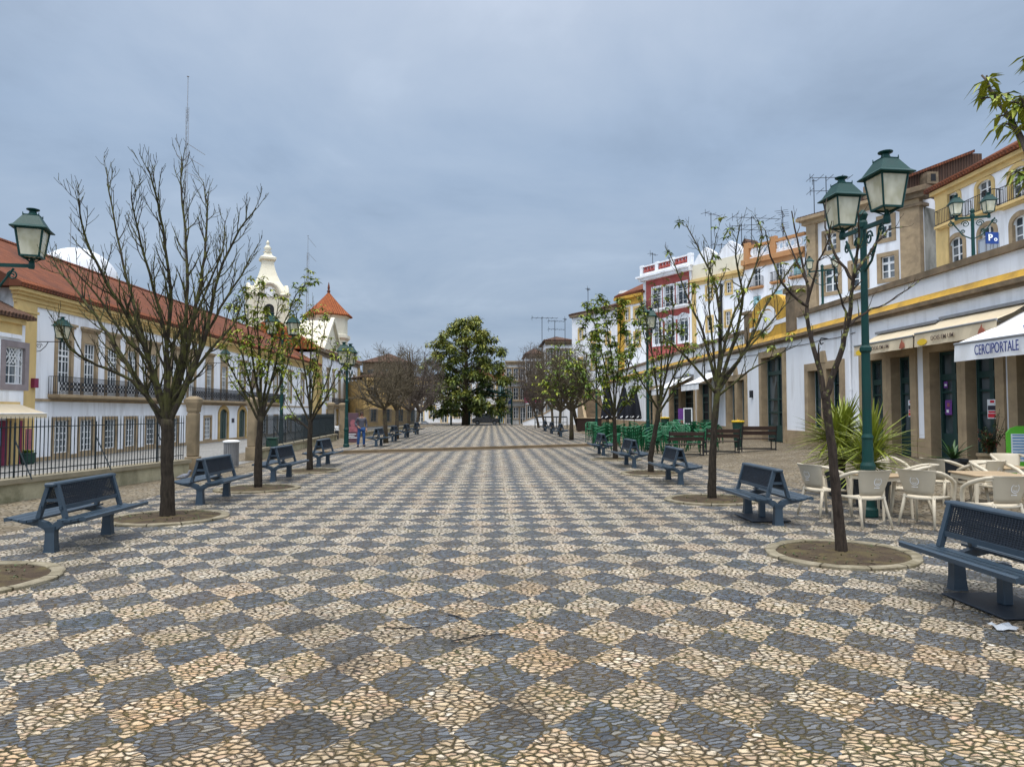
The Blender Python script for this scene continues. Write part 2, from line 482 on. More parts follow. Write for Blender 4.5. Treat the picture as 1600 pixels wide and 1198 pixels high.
# stone paving with diamond pattern: every voronoi cell is one cobble, and the cobble's own centre decides its colour
def paving_mat():
    m, n, b = new_mat('diamond_cobble_mosaic')
    pos = n.node('ShaderNodeNewGeometry').outputs['Position']
    x, y, z = n.sep(pos)
    LX, LY = .585, .690
    X0, Y0 = .364, 4.34
    wob = n.node('ShaderNodeTexNoise'); wob.inputs['Scale'].default_value = .8; wob.inputs['Detail'].default_value = 2
    n.put(wob.inputs['Vector'], pos)
    wr = n.sep(wob.outputs['Color'])
    def parity(px, py):
        px = n.math('ADD', n.math('MULTIPLY', px, .3), n.math('MULTIPLY', xx, .7))
        py = n.math('ADD', n.math('MULTIPLY', py, .3), n.math('MULTIPLY', yy, .7))
        px = n.math('ADD', px, n.math('MULTIPLY_ADD', wr[0], .32, -.16))
        py = n.math('ADD', py, n.math('MULTIPLY_ADD', wr[1], .32, -.16))
        a = n.math('DIVIDE', n.math('SUBTRACT', px, X0 - LX / 2), LX)
        c = n.math('DIVIDE', n.math('SUBTRACT', py, Y0), LY)
        u = n.math('FLOOR', n.math('ADD', a, c)); v = n.math('FLOOR', n.math('SUBTRACT', a, c))
        return n.math('MULTIPLY', n.math('FRACT', n.math('MULTIPLY', n.math('ADD', u, v), .5)), 2.0)  # 0 light, 1 dark
    # warped coordinates so that cobbles are not all alike
    dn = n.node('ShaderNodeTexNoise'); dn.inputs['Scale'].default_value = 13; dn.inputs['Detail'].default_value = 2
    n.put(dn.inputs['Vector'], pos)
    dr = n.sep(dn.outputs['Color'])
    xx = n.math('ADD', x, n.math('MULTIPLY_ADD', dr[0], .075, -.0375))
    yy = n.math('ADD', y, n.math('MULTIPLY_ADD', dr[1], .06, -.03))
    SX, SY = 16.0, 25.0
    lv = n.comb(n.math('MULTIPLY', xx, SX), n.math('MULTIPLY', yy, SY))
    L = n.voro(lv, 'F1'); Le = n.voro(lv, 'DISTANCE_TO_EDGE')['Distance']
    lp = n.sep(L['Position'])
    par_l = parity(n.math('DIVIDE', lp[0], SX), n.math('DIVIDE', lp[1], SY))
    lr = n.sep(L['Color'])
    # slate: longer pieces, set at a slant
    ca, sa = cos(.25), sin(.25)
    rx = n.math('ADD', n.math('MULTIPLY', xx, ca), n.math('MULTIPLY', yy, sa))
    ry = n.math('SUBTRACT', n.math('MULTIPLY', yy, ca), n.math('MULTIPLY', xx, sa))
    dv = n.comb(n.math('MULTIPLY', rx, 11.5), n.math('MULTIPLY', ry, 25.0))
    D = n.voro(dv, 'F1'); De = n.voro(dv, 'DISTANCE_TO_EDGE')['Distance']
    drr = n.sep(D['Color'])
    big = n.noise(pos, .55, 5, .6)
    mid = n.noise(pos, 2.6, 5, .65)
    grain = n.noise(pos, 95, 4, .7)
    light = n.ramp(lr[0], [(0.0, (.30, .19, .085)), (.16, (.66, .53, .32)), (.3, (.50, .32, .15)), (.45, (.74, .63, .44)), (.58, (.54, .33, .21)), (.72, (.80, .71, .54)), (.86, (.62, .44, .24)), (1.0, (.88, .84, .74))])
    light = n.mix(n.math('MULTIPLY', grain, .35), light, (.40, .29, .15))
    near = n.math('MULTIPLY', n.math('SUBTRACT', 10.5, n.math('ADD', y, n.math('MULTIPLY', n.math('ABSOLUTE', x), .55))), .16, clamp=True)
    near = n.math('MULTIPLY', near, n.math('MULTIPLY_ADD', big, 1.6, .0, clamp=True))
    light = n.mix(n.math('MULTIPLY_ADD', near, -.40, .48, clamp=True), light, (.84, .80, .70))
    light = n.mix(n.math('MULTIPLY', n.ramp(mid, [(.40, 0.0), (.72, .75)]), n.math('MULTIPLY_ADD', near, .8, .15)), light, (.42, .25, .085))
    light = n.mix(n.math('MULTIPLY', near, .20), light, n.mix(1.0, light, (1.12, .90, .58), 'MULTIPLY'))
    dark = n.ramp(drr[0], [(0.0, (.026, .033, .043)), (.2, (.095, .116, .145)), (.4, (.050, .062, .080)), (.6, (.135, .160, .190)), (.75, (.072, .087, .107)), (.9, (.19, .215, .245)), (.97, (.24, .23, .20)), (1.0, (.30, .27, .21))])
    dark = n.mix(n.ramp(grain, [(.45, 0.0), (.75, .6)]), dark, (.035, .043, .054))
    dark = n.mix(n.ramp(n.noise(pos, 40, 3, .7), [(.58, 0.0), (.75, .55)]), dark, (.26, .28, .30))
    ochre = n.mix(n.ramp(mid, [(.35, 0.0), (.7, 1.0)]), (.050, .036, .016), (.22, .145, .035))
    moss = n.mix(n.ramp(n.noise(pos, 1.3, 4, .6), [(.45, 0.0), (.62, 1.0)]), ochre, (.075, .075, .014))
    rl = n.math('MULTIPLY', n.math('MAXIMUM', n.math('SUBTRACT', L['Distance'], .40), 0.0), .42)
    Lr = n.math('SUBTRACT', n.math('SUBTRACT', Le, rl), n.math('MULTIPLY', n.ramp(lr[2], [(.5, 0.0), (1.0, 1.0)]), .05))
    jl = n.ramp(Lr, [(.02, 0.0), (.055, .7), (.2, 1.0)])
    jw = n.math('MULTIPLY_ADD', mid, .20, .0)
    rd = n.math('MULTIPLY', n.math('MAXIMUM', n.math('SUBTRACT', D['Distance'], .45), 0.0), .3)
    jd = n.math('MULTIPLY', n.math('SUBTRACT', n.math('SUBTRACT', De, rd), n.math('MULTIPLY', jw, n.math('MULTIPLY_ADD', near, .55, .18))), 10.0, clamp=True)
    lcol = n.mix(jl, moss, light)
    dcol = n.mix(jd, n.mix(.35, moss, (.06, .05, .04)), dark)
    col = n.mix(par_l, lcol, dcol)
    # each square was laid by hand: its tone differs a little
    a_ = n.math('DIVIDE', n.math('SUBTRACT', x, X0 - LX / 2), LX); c_ = n.math('DIVIDE', n.math('SUBTRACT', y, Y0), LY)
    tw = n.node('ShaderNodeTexWhiteNoise', noise_dimensions='2D')
    n.put(tw.inputs['Vector'], n.comb(n.math('FLOOR', n.math('ADD', a_, c_)), n.math('FLOOR', n.math('SUBTRACT', a_, c_))))
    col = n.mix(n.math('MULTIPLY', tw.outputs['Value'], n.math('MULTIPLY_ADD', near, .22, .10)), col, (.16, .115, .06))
    tr_ = n.sep(tw.outputs['Color'])[1]
    col = n.mix(n.ramp(tr_, [(.6, 0.0), (1.0, .35)]), col, n.mix(1.0, col, (1.0, .80, .66), 'MULTIPLY'))
    # damp and dirt patches
    dirt = n.ramp(n.noise(pos, 1.1, 7, .7, .8), [(.52, 0.0), (.70, 1.0)])
    col = n.mix(n.math('MULTIPLY', dirt, .55), col, (.075, .052, .025))
    col = n.mix(n.ramp(big, [(.35, .25), (.6, 0.0)]), col, (.10, .085, .06))
    fineN = n.noise(pos, 14, 5, .7)
    # a few oily stains that lie in the foreground
    def stain(cx, cy, r):
        dx = n.math('SUBTRACT', x, cx); dy = n.math('MULTIPLY', n.math('SUBTRACT', y, cy), .85)
        d2 = n.math('SQRT', n.math('ADD', n.math('MULTIPLY', dx, dx), n.math('MULTIPLY', dy, dy)))
        d2 = n.math('ADD', d2, n.math('ADD', n.math('MULTIPLY_ADD', mid, r * 2.4, -r * 1.2), n.math('MULTIPLY_ADD', fineN, r * 1.6, -r * .8)))
        return n.ramp(n.math('DIVIDE', d2, r), [(.42, 1.0), (.78, 0.0)])
    for px, py, r, k in [(470, 978, .42, .95), (545, 1032, .36, .85), (475, 1138, .36, 1.0), (800, 1112, .34, .8), (715, 1000, .36, .8), (610, 1120, .3, .5), (1500, 905, .8, .75), (1180, 815, .6, .6), (120, 885, .6, .5)]:
        q = at_z(px, py)
        col = n.mix(n.math('MULTIPLY', n.math('MULTIPLY', stain(q.x, q.y, r * .85), k * .70), n.ramp(fineN, [(.40, .45), (.58, 1.0)])), col, (.024, .020, .014))
    loose = n.ramp(n.noise(pos, 22, 5, .75), [(.60, 0.0), (.68, 1.0)])
    col = n.mix(n.math('MULTIPLY', loose, n.math('MULTIPLY_ADD', near, .55, .20)), col, (.17, .105, .028))
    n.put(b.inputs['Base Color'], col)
    n.put(b.inputs['Roughness'], n.math('SUBTRACT', n.math('MULTIPLY_ADD', mid, .6, .22), n.math('MULTIPLY', par_l, .08), clamp=True))
    b.inputs['Specular IOR Level'].default_value = .4
    hl = n.math('MINIMUM', n.math('MULTIPLY', Le, 2.4), .6)
    hd = n.math('MINIMUM', n.math('MULTIPLY', De, 2.0), .35)
    hh = n.node('ShaderNodeMix', data_type='FLOAT')
    n.put(hh.inputs[0], par_l); n.put(hh.inputs[2], n.math('ADD', hl, n.math('MULTIPLY', lr[1], .35))); n.put(hh.inputs[3], n.math('ADD', hd, n.math('MULTIPLY', drr[1], .3)))
    hgt = n.math('MULTIPLY_ADD', grain, .12, hh.outputs[0])
    n.put(b.inputs['Normal'], n.bump(n.math('ADD', hgt, n.math('MULTIPLY', n.noise(pos, 3.2, 3, .6), 1.2)), 1.0, .045))
    return m
MT['paving'] = paving_mat()

def kerb_ring_mat():
    m, n, b = new_mat('jointed_kerb_stone')
    pos = n.node('ShaderNodeNewGeometry').outputs['Position']
    ob = n.sep(n.node('ShaderNodeTexCoord').outputs['Object'])
    ang = n.math('MULTIPLY', n.math('ARCTAN2', ob[1], ob[0]), 11 / (2 * pi))
    fr = n.math('FRACT', ang); edge = n.math('MINIMUM', fr, n.math('SUBTRACT', 1.0, fr))
    cellr = n.node('ShaderNodeTexWhiteNoise', noise_dimensions='1D'); n.put(cellr.inputs['W'], n.math('FLOOR', ang))
    f = n.noise(pos, 6, 6, .65)
    col = n.ramp(f, [(.3, (.15, .125, .08)), (.7, (.33, .29, .205))])
    col = n.mix(n.math('MULTIPLY', cellr.outputs['Value'], .35), col, (.16, .14, .10))
    col = n.mix(n.ramp(n.noise(pos, 2.2, 6, .65), [(.48, 0.0), (.66, .75)]), col, (.10, .085, .04))
    col = n.mix(n.ramp(edge, [(.012, 0.0), (.03, 1.0)]), (.05, .04, .022), col)
    n.put(b.inputs['Base Color'], col); b.inputs['Roughness'].default_value = .85; b.inputs['Specular IOR Level'].default_value = .25
    n.put(b.inputs['Normal'], n.bump(n.noise(pos, 45, 4, .65), .4, .02))
    return m
MT['ring_kerb'] = kerb_ring_mat()

def cobble_mat(name, cols, joint, sx, sy, bstr=.8):
    m, n, b = new_mat(name)
    pos = n.node('ShaderNodeNewGeometry').outputs['Position']
    x, y, z = n.sep(pos)
    v = n.comb(n.math('MULTIPLY', x, sx), n.math('MULTIPLY', y, sy))
    V = n.voro(v, 'F1'); E = n.voro(v, 'DISTANCE_TO_EDGE')['Distance']
    r = n.sep(V['Color'])[0]
    k = len(cols) - 1
    col = n.ramp(r, [(i / k, c) for i, c in enumerate(cols)])
    col = n.mix(n.ramp(E, [(.03, 0.0), (.15, 1.0)]), joint, col)
    f = n.noise(pos, .6, 6, .6)
    col = n.mix(n.ramp(f, [(.4, 0.0), (.7, .6)]), col, sc3(cols[0], .5))
    n.put(b.inputs['Base Color'], col)
    b.inputs['Roughness'].default_value = .75
    b.inputs['Specular IOR Level'].default_value = .3
    n.put(b.inputs['Normal'], n.bump(n.math('MINIMUM', n.math('MULTIPLY', E, 2.2), .6), bstr, .03))
    return m
MT['cobble'] = cobble_mat('rough_brown_cobbles', [(.15, .115, .07), (.22, .175, .115), (.28, .235, .165), (.19, .165, .13)], (.055, .045, .022), 9, 9)
MT['greypave'] = cobble_mat('grey_pavement', [(.22, .22, .21), (.27, .265, .25), (.24, .23, .21)], (.13, .12, .10), 4, 4, .3)
MT['earth'] = cobble_mat('brown_gravel_strip', [(.17, .13, .085), (.24, .19, .13), (.13, .10, .07)], (.09, .07, .045), 22, 22)

# ------------------------------------------------------------------ world and sun
SUN_EL, SUN_AZ = R(70), R(205)
w = bpy.data.worlds.new("World"); scene.world = w; w.use_nodes = True
n = NT(w.node_tree)
bg = w.node_tree.nodes['Background']
sky = n.node('ShaderNodeTexSky'); sky.sky_type = 'NISHITA'; sky.sun_disc = False
sky.sun_elevation = SUN_EL; sky.sun_rotation = SUN_AZ
sky.air_density = 1.5; sky.dust_density = 3
gen = n.node('ShaderNodeTexCoord').outputs['Generated']
gx, gy, gz = n.sep(gen)
# overcast dome: the direction is projected on a flat cloud layer
gzz = n.math('MAXIMUM', gz, .0)
den = n.math('ADD', gzz, .22)
cv = n.comb(n.math('DIVIDE', gx, den), n.math('DIVIDE', gy, den))
c1 = n.noise(cv, 1.25, 8, .58, .35)
c2 = n.noise(n.vmul(cv, (.6, 1.6, 1)), .9, 5, .5, .2)
cl = n.math('MULTIPLY_ADD', c1, .6, n.math('MULTIPLY', c2, .4))
base = n.ramp(gzz, [(0.0, (3.55, 4.4, 5.55)), (.12, (3.35, 4.25, 5.55)), (.35, (3.6, 4.6, 6.1)), (.55, (4.8, 5.6, 6.9)), (.78, (11.5, 12.0, 13.2)), (1.0, (14.5, 14.8, 15.6))])
shade = n.ramp(cl, [(.34, (.74, .77, .80)), (.46, (.93, .95, .97)), (.54, (1.05, 1.04, 1.03)), (.64, (1.30, 1.25, 1.20))])
around = n.ramp(gy, [(.10, 1.8), (.62, 1.0)])  # added brightening of the unseen sky beside and behind the camera, lights the facades
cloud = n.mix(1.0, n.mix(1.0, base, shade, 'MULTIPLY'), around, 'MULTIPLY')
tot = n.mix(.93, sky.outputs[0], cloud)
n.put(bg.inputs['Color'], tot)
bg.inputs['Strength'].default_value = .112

sl = bpy.data.lights.new('sun', 'SUN'); sl.energy = 2.0; sl.angle = R(22); sl.color = (1, .955, .88)
so = bpy.data.objects.new('sun', sl); COL.objects.link(so)
so.rotation_euler = (pi / 2 - SUN_EL, 0, pi - SUN_AZ)
so.location = (0, -20, 40)
# ------------------------------------------------------------------ ground, plaza, streets
def hz(x):
    # height of the ground across the square: falls to the left street, rises a little to the right
    pts = [(-600, -1.0), (-25, -.95), (-10.6, -.02), (-7.3, 0), (7.6, 0), (13, .42), (600, .42)]
    for (a, za), (b_, zb) in zip(pts, pts[1:]):
        if a <= x <= b_: return za + (zb - za) * (x - a) / (b_ - a)
    return 0
def strip(name, m, xs, y0, y1, dz, cuts=None):
    mb = MB()
    ys = [y0, y1] if cuts is None else cuts
    for a, b_ in zip(xs, xs[1:]):
        for c, d in zip(ys, ys[1:]):
            mb.quad((a, c, hz(a) + dz), (b_, c, hz(b_) + dz), (b_, d, hz(b_) + dz), (a, d, hz(a) + dz))
    return structure(mb.build(name, m))
strip('ground', MT['cobble'], [-600, -25, -10.6, -7.3, 7.6, 13, 600], -60, 1500, 0)
strip('street', MT['greypave'], [-24.95, -11.2], -10, 96, .006)
strip('path', MT['greypave'], [-11.2, -10.6, -8.6], 20.4, 25.6, .010)
strip('road', MT['asphalt'], [-60, -25, -10.6, -7.3, 7.6, 13, 60], 96, 104, .012)
PL = 7.15
mb = MB(); mb.quad((-PL, -8, .006), (PL, -8, .006), (PL, 36.9, .006), (-PL, 29.3, .006))
structure(mb.build('plaza', MT['paving']))
UPZ = .11
mb = MB(); mb.prism_z([(-PL, 29.95), (PL, 37.55), (PL, 93), (-PL, 93)], -.05, UPZ)
structure(mb.build('upper_plaza', MT['paving']))
mb = MB(); mb.prism_z([(-PL - .1, 29.55), (PL + .1, 37.2), (PL + .1, 37.58), (-PL - .1, 29.93)], -.02, UPZ + .012)
mb.prism_z([(-PL - .22, 29.9), (-PL - .004, 29.98), (-PL - .004, 93), (-PL - .22, 93)], -.02, UPZ + .012)
mb.prism_z([(PL + .22, 37.5), (PL + .22, 93), (PL + .004, 93), (PL + .004, 37.6)], -.02, UPZ + .012)
structure(mb.build('kerb', MT['kerbstone']))
mb = MB(); mb.quad((-PL, 28.7, .010), (PL, 36.3, .010), (PL + .1, 37.19, .010), (-PL - .1, 29.54, .010))
structure(mb.build('gravel_strip', MT['earth']))
mb = MB(); mb.box(13.25, 80, 8, 76, 4.55, 4.85)
structure(mb.build('terrace_street', MT['greypave']))
def gz_at(x, y):
    return UPZ if (abs(x) < PL and y > 33.75 + x * .53) else hz(x)

# ------------------------------------------------------------------ building helpers (local frame: x along the front, -y out of it, z up)
def facade(root, W, z0, z1, ops, D, m, reveal=.28, name='wall', x0=0.0):
    mb = MB()
    xs = sorted(set([x0, W] + [v for o in ops for v in (o[0], o[1])]))
    zs = sorted(set([z0, z1] + [v for o in ops for v in (o[2], o[3])]))
    for a, b_ in zip(xs, xs[1:]):
        for c, d in zip(zs, zs[1:]):
            mx, mz = (a + b_) / 2, (c + d) / 2
            if any(o[0] < mx < o[1] and o[2] < mz < o[3] for o in ops): continue
            mb.quad((a, 0, c), (b_, 0, c), (b_, 0, d), (a, 0, d))
    for o in ops:
        a, b_, c, d = o[:4]
        mb.quad((a, 0, c), (a, 0, d), (a, reveal, d), (a, reveal, c))
        mb.quad((b_, 0, d), (b_, 0, c), (b_, reveal, c), (b_, reveal, d))
        mb.quad((a, 0, d), (b_, 0, d), (b_, reveal, d), (a, reveal, d))
        mb.quad((b_, 0, c), (a, 0, c), (a, reveal, c), (b_, reveal, c))
    mb.quad((x0, D, z0), (x0, 0, z0), (x0, 0, z1), (x0, D, z1))
    mb.quad((W, 0, z0), (W, D, z0), (W, D, z1), (W, 0, z1))
    mb.quad((W, D, z0), (x0, D, z0), (x0, D, z1), (W, D, z1))
    mb.quad((x0, 0, z1), (W, 0, z1), (W, D, z1), (x0, D, z1))
    return mb.build(name, m, root)

def surround(mb, a, b_, c, d, w_, proud=.06, sill=.0, hood=0.0, inset=.006, arch=0.0, hoodw=.12, dp=.05, wl=None, wr=None):
    wl = w_ if wl is None else wl; wr = w_ if wr is None else wr
    a += inset; b_ -= inset; d -= inset
    mb.box(a - wl, a, -proud, dp, c - sill, d - arch)
    mb.box(b_, b_ + wr, -proud, dp, c - sill, d - arch)
    if arch:
        k = 12; cx = (a + b_) / 2; rx = (b_ - a) / 2
        pi_ = []; po = []
        for i in range(k + 1):
            t = pi * i / k
            pi_.append((cx - rx * cos(t), d - arch + arch * sin(t)))
            po.append((cx - (rx + w_) * cos(t), d - arch + (arch + w_) * sin(t)))
        for i in range(k):
            mb.prism_y([pi_[i], pi_[i+1], po[i+1], po[i]], -proud, .04)
    else:
        mb.box(a - wl, b_ + wr, -proud, dp, d, d + w_)
    if sill: mb.box(a, b_, -proud, dp, c - sill, c + inset)
    if hood:
        mb.box(a - w_ - hoodw, b_ + w_ + hoodw, -proud - .16, .03, d + w_ + hood, d + w_ + hood + .14)
        mb.box(a - w_ - hoodw * .4, b_ + w_ + hoodw * .4, -proud - .07, .03, d + w_ + hood - .12, d + w_ + hood)
        mb.box(a - w_ + .02, b_ + w_ - .02, -proud + .02, .04, d + w_, d + w_ + hood - .12)

def sash(mb, a, b_, c, d, y, cols, rows, t=.045, edge=.07, dp=.05, transom=None):
    # glazing bars
    mb.box(a, a + edge, y, y + dp, c, d); mb.box(b_ - edge, b_, y, y + dp, c, d)
    mb.box(a + edge, b_ - edge, y, y + dp, d - edge, d); mb.box(a + edge, b_ - edge, y, y + dp, c, c + edge)
    for i in range(1, cols):
        x = a + (b_ - a) * i / cols
        tt = t * (1.8 if (cols % 2 == 0 and i == cols // 2) else 1)
        mb.box(x - tt / 2, x + tt / 2, y + .006, y + dp - .006, c + edge, d - edge)
    for j in range(1, rows):
        z = c + (d - c) * j / rows
        mb.box(a + edge, b_ - edge, y + .012, y + dp - .012, z - t / 2, z + t / 2)
    if transom:
        mb.box(a + edge, b_ - edge, y - .008, y + dp + .008, transom - t, transom + t)

def window(root, o, sm, w_=.18, fm=None, cols=2, rows=4, reveal=.28, name='window', pane_m=None, sill=.14, hood=0.0, proud=.06,
           transom=None, arch=0.0, t=.045, label=None, lower=None):
    fm = fm or MT['paint_white']; pane_m = pane_m or MT['glass']
    a, b_, c, d = o[:4]
    mb = MB(); surround(mb, a, b_, c, d, w_, proud, sill, hood, arch=arch, dp=reveal - .1)
    wn = mb.build(name, sm, root)
    if label: wn['label'] = label
    fb = MB(); sash(fb, a, b_, c, d, reveal - .09, cols, rows, t, transom=transom)
    if lower: fb.box(a + .07, b_ - .07, reveal - .082, reveal - .045, c + .07, c + lower)
    if arch:
        # spandrels fill the corners over the arch
        k = 8; cx = (a + b_) / 2; rx = (b_ - a) / 2
        for s_ in (-1, 1):
            poly = [(cx + s_ * rx, d)] + [(cx + s_ * rx * cos(pi / 2 * i / k), d - arch + arch * sin(pi / 2 * i / k)) for i in range(k + 1)]
            if s_ < 0: poly = poly[::-1]
            fb.prism_y(poly, .012, reveal - .095)
    fb.build('frame', fm, wn)
    pb = MB(); pb.quad((a, reveal - .03, c), (b_, reveal - .03, c), (b_, reveal - .03, d), (a, reveal - .03, d))
    pb.build('pane', pane_m, wn)
    return wn

def hip_roof(root, x0, x1, y0, y1, z, rise, m, over=.45, hip0=True, hip1=True, name='roof', thick=.16):
    mb = MB()
    a, b_, c, d = x0 - over, x1 + over, y0 - over, y1 + over
    my = (c + d) / 2; h = (d - c) / 2
    r0 = a + (h if hip0 else 0); r1 = b_ - (h if hip1 else 0)
    if r0 > r1: r0 = r1 = (a + b_) / 2
    z1 = z + rise
    v = [(a, c, z), (b_, c, z), (b_, d, z), (a, d, z), (r0, my, z1), (r1, my, z1),
         (a, c, z - thick), (b_, c, z - thick), (b_, d, z - thick), (a, d, z - thick)]
    f = [(0, 1, 5, 4), (2, 3, 4, 5), (1, 2, 5), (3, 0, 4), (1, 0, 6, 7), (2, 1, 7, 8), (3, 2, 8, 9), (0, 3, 9, 6), (6, 9, 8, 7)]
    mb.add(v, f)
    # rolled tile ends along the front eave, and a ridge
    k = int((b_ - a) / .26)
    if k < 320:
        for i in range(k):
            x = a + .13 + i * .26
            mb.tube([(x, c - .03, z - .02), (x, c + .5, z + .5 * rise / h - .0)], .085, 5)
    if r1 - r0 > .5: mb.tube([(r0, my, z1), (r1, my, z1)], .16, 6)
    return mb.build(name, m, root)

def rail(mb, p, q, h, step=.13, r=.012, spear=0.0, low=.08, ornament=0):
    p = Vector(p); q = Vector(q); L = (q - p).length; k = max(2, int(L / step))
    up = Vector((0, 0, 1))
    for i in range(k + 1):
        a = p.lerp(q, i / k)
        mb.tube([a, a + up * (h + spear)], [r * 1.5, r * (.3 if spear else 1.5)], 4, True)
    mb.bar(p + up * h, q + up * h, .05 if not spear else .035, .03)
    mb.bar(p + up * low, q + up * low, .035, .03)
    if ornament:
        t = (q - p).normalized()
        m_ = max(1, int(L / ornament))
        for i in range(m_):
            c = p.lerp(q, (i + .5) / m_)
            for zz, rr in ((.30, .13), (.60, .13), (.45, .07)):
                pts = [c + t * (rr * cos(k2 * pi / 5)) + up * (h * zz + rr * sin(k2 * pi / 5)) for k2 in range(11)]
                mb.tube(pts, .024, 3, False)

def balcony(root, x0, x1, z, out=.75, h=1.0, stone=None, th=.17, ornament=.36, name='balcony', step=.12):
    mb = MB(); mb.box(x0, x1, -out, .02, z - th, z); mb.box(x0 + .06, x1 - .06, -out + .1, .02, z - th - .08, z - th)
    b = mb.build(name, stone or MT['stone'], root)
    rb = MB(); y = -out + .06
    rail(rb, (x0 + .05, y, z), (x1 - .05, y, z), h, step, .011, ornament=ornament)
    rail(rb, (x0 + .05, -.02, z), (x0 + .05, y, z), h, step, .011)
    rail(rb, (x1 - .05, -.02, z), (x1 - .05, y, z), h, step, .011)
    rb.build('railing', MT['iron'], b)
    return b

# ------------------------------------------------------------------ left: long two-storey palace with balconies
XL = -25.0
GL = -.95
def syl(px, x0y):           # position along a facade on the plane X = XL from the photo column
    return at_x(px, 640, XL).y - x0y
Y0 = 37.0
root = thing('palace', 'long white two storey palace with red tile roof and iron balconies on the left', 'building', (XL, Y0, 0), pi / 2)
W = 63.0
up_px = [97.5, 137.6, 173.7, 204.4, 237.8, 272, 298, 326, 349, 378, 404, 430, 452, 472]
ops = []; ups = []; lows = []; doors = []
for i, p in enumerate(up_px):
    s = syl(p, Y0); o = (s - .64, s + .64, 2.82, 6.0); ups.append(o)
low_px = [96, 135, 172, 204, 236, 272, 298, 324.6, 414, 431, 452, 474]
for p in low_px:
    s = syl(p, Y0); lows.append((s - .70, s + .70, -.6, 1.3))
for p in (349, 378):
    s = syl(p, Y0); doors.append((s - .95, s + .95, -.93, 2.05))
facade(root, W, GL, 7.9, ups + lows + doors, 15.6, MT['white'], .18)
for i, o in enumerate(ups):
    window(root, o, MT['stone'], .26, cols=4, rows=5, reveal=.18, hood=.58, sill=0, transom=5.05, lower=.7, t=.05)
for i, o in enumerate(lows):
    window(root, o, MT['stone'], .20, cols=4, rows=5, reveal=.18, sill=.22, t=.055)
for o in doors:
    mb = MB(); surround(mb, o[0], o[1], o[2], o[3], .34, .09, 0, arch=.5); d_ = mb.build('door', MT['ygold'], root)
    fb = MB(); a, b_, c, e = o
    for q in range(2):
        x0 = a + (b_ - a) * q / 2; x1 = a + (b_ - a) * (q + 1) / 2
        fb.box(x0 + .01, x1 - .01, .1, .16, c, e)
        for z0, z1 in ((c + .2, c + .9), (c + 1.0, c + 1.9), (c + 2.0, c + 2.7)):
            fb.box(x0 + .16, x1 - .16, .07, .1, z0, z1)
    fb.build('door_leaf', MT['doorgreen'], d_)
mb = MB()
mb.box(-.12, 1.5, -.14, .06, GL, 7.56); mb.box(W - 2.2, W, -.14, .06, GL, 7.56)
mb.box(-.2, 1.58, -.2, .05, 7.1, 7.24)
build_each(mb, 'corner_pilaster', MT['yellow'], root)
mb = MB()
mb.box(-.2, W + .05, -.10, .04, 7.56, 7.74); mb.box(-.26, W + .06, -.18, .04, 7.74, 7.98); mb.box(-.36, W + .08, -.34, .04, 7.98, 8.14)
mb.box(-.5, W + .1, -.50, .04, 8.14, 8.32)
mb.build('cornice', MT['yellow'], root)
mb = MB(); mb.box(0.01, W, -.08, .04, GL, -.72); build_each(mb, 'plinth', MT['stone'], root)
mb = MB(); mb.box(1.5, W - 2.2, -.09, .03, 2.38, 2.52); mb.build('string_course', MT['stone'], root)
balcony(root, ups[0][0] - .75, ups[4][1] + .8, 2.8, .7)
balcony(root, ups[6][0] - .75, ups[11][1] + .8, 2.8, .7)
hip_roof(root, 0, W, 0, 15.6, 8.5, 4.75, MT['tile'], .62, False, False)
mb = MB(); mb.prism_x([(0.2, 7.0), (15.4, 7.0), (15.4, 8.3), (7.8, 12.7), (0.2, 8.3)], -.02, .2); mb.build('gable', MT['old_white'], root)
mb = MB()
s = syl(395, Y0); mb.box(s - .55, s + .55, -.12, .02, 4.3, 5.9); mb.lathe([(.55, 0), (.45, .2), (.1, .35)], 8, (s, -.03, 5.9), sy=.2)
mb.build('coat_of_arms', MT['darkstone'], root)
# small box on the corner pilaster
mb = MB(); mb.box(1.1, 1.45, -.34, -.145, 3.1, 3.6); mb.build('meter_box', MT['maroon'], root)
mb = MB(); s_ = syl(364, Y0); mb.box(s_ - .28, s_ + .28, -.05, .02, .75, 1.15); mb.build('name_plate', MT['blackprint'], root)

# --- small neighbour nearer the camera
root = thing('cottage', 'small yellow and white corner house with grey framed window at the left edge', 'house', (XL + .55, 22.0, 0), pi / 2)
def zx(py, px, X): return at_x(px, py, X).z
XC = XL + .55
s0 = at_x(5, 570, XC).y - 22; s1 = at_x(40, 570, XC).y - 22
o1 = (s0 + .12, s1 - .1, 3.2, 5.1)
d1 = (at_x(12, 690, XC).y - 22, at_x(33, 690, XC).y - 22, -.93, 1.35)
Wc = 14.55
facade(root, Wc, GL, 6.3, [o1, d1], 12, MT['white'], .2)
wn = window(root, o1, mat('grey_lilac_stone', (.26, .22, .22), .85), .32, cols=3, rows=4, reveal=.2, sill=.3, proud=.05)
mb = MB(); a, b_, c, e = o1
zm = (c + e) / 2 + .1
for k in range(-4, 7):
    x = a + (b_ - a) * k / 6
    for s_ in (1, -1):
        xa, za, xb, zb = x, zm, x + (e - zm) * .8 * s_, e
        if min(xa, xb) > a - .01 and max(xa, xb) < b_ + .01: mb.bar((xa, .09, za), (xb, .09, zb), .035, .02, (0, 1, 0))
mb.build('lattice', MT['paint_white'], wn)
mb = MB(); mb.box(-.05, Wc + .02, -.08, .03, 5.75, 6.3); mb.box(-.1, Wc + .06, -.26, .03, 6.3, 6.55); mb.box(-.05, Wc + .015, -.10, .03, 2.0, 2.3); mb.box(Wc - .55, Wc + .01, -.075, .03, GL + .005, 2.0)
mb.build('cornice', MT['yellow'], root)
mb = MB(); mb.box(-.05, Wc + .03, -.14, .03, 5.55, 5.75); mb.build('string_course', MT['white'], root)
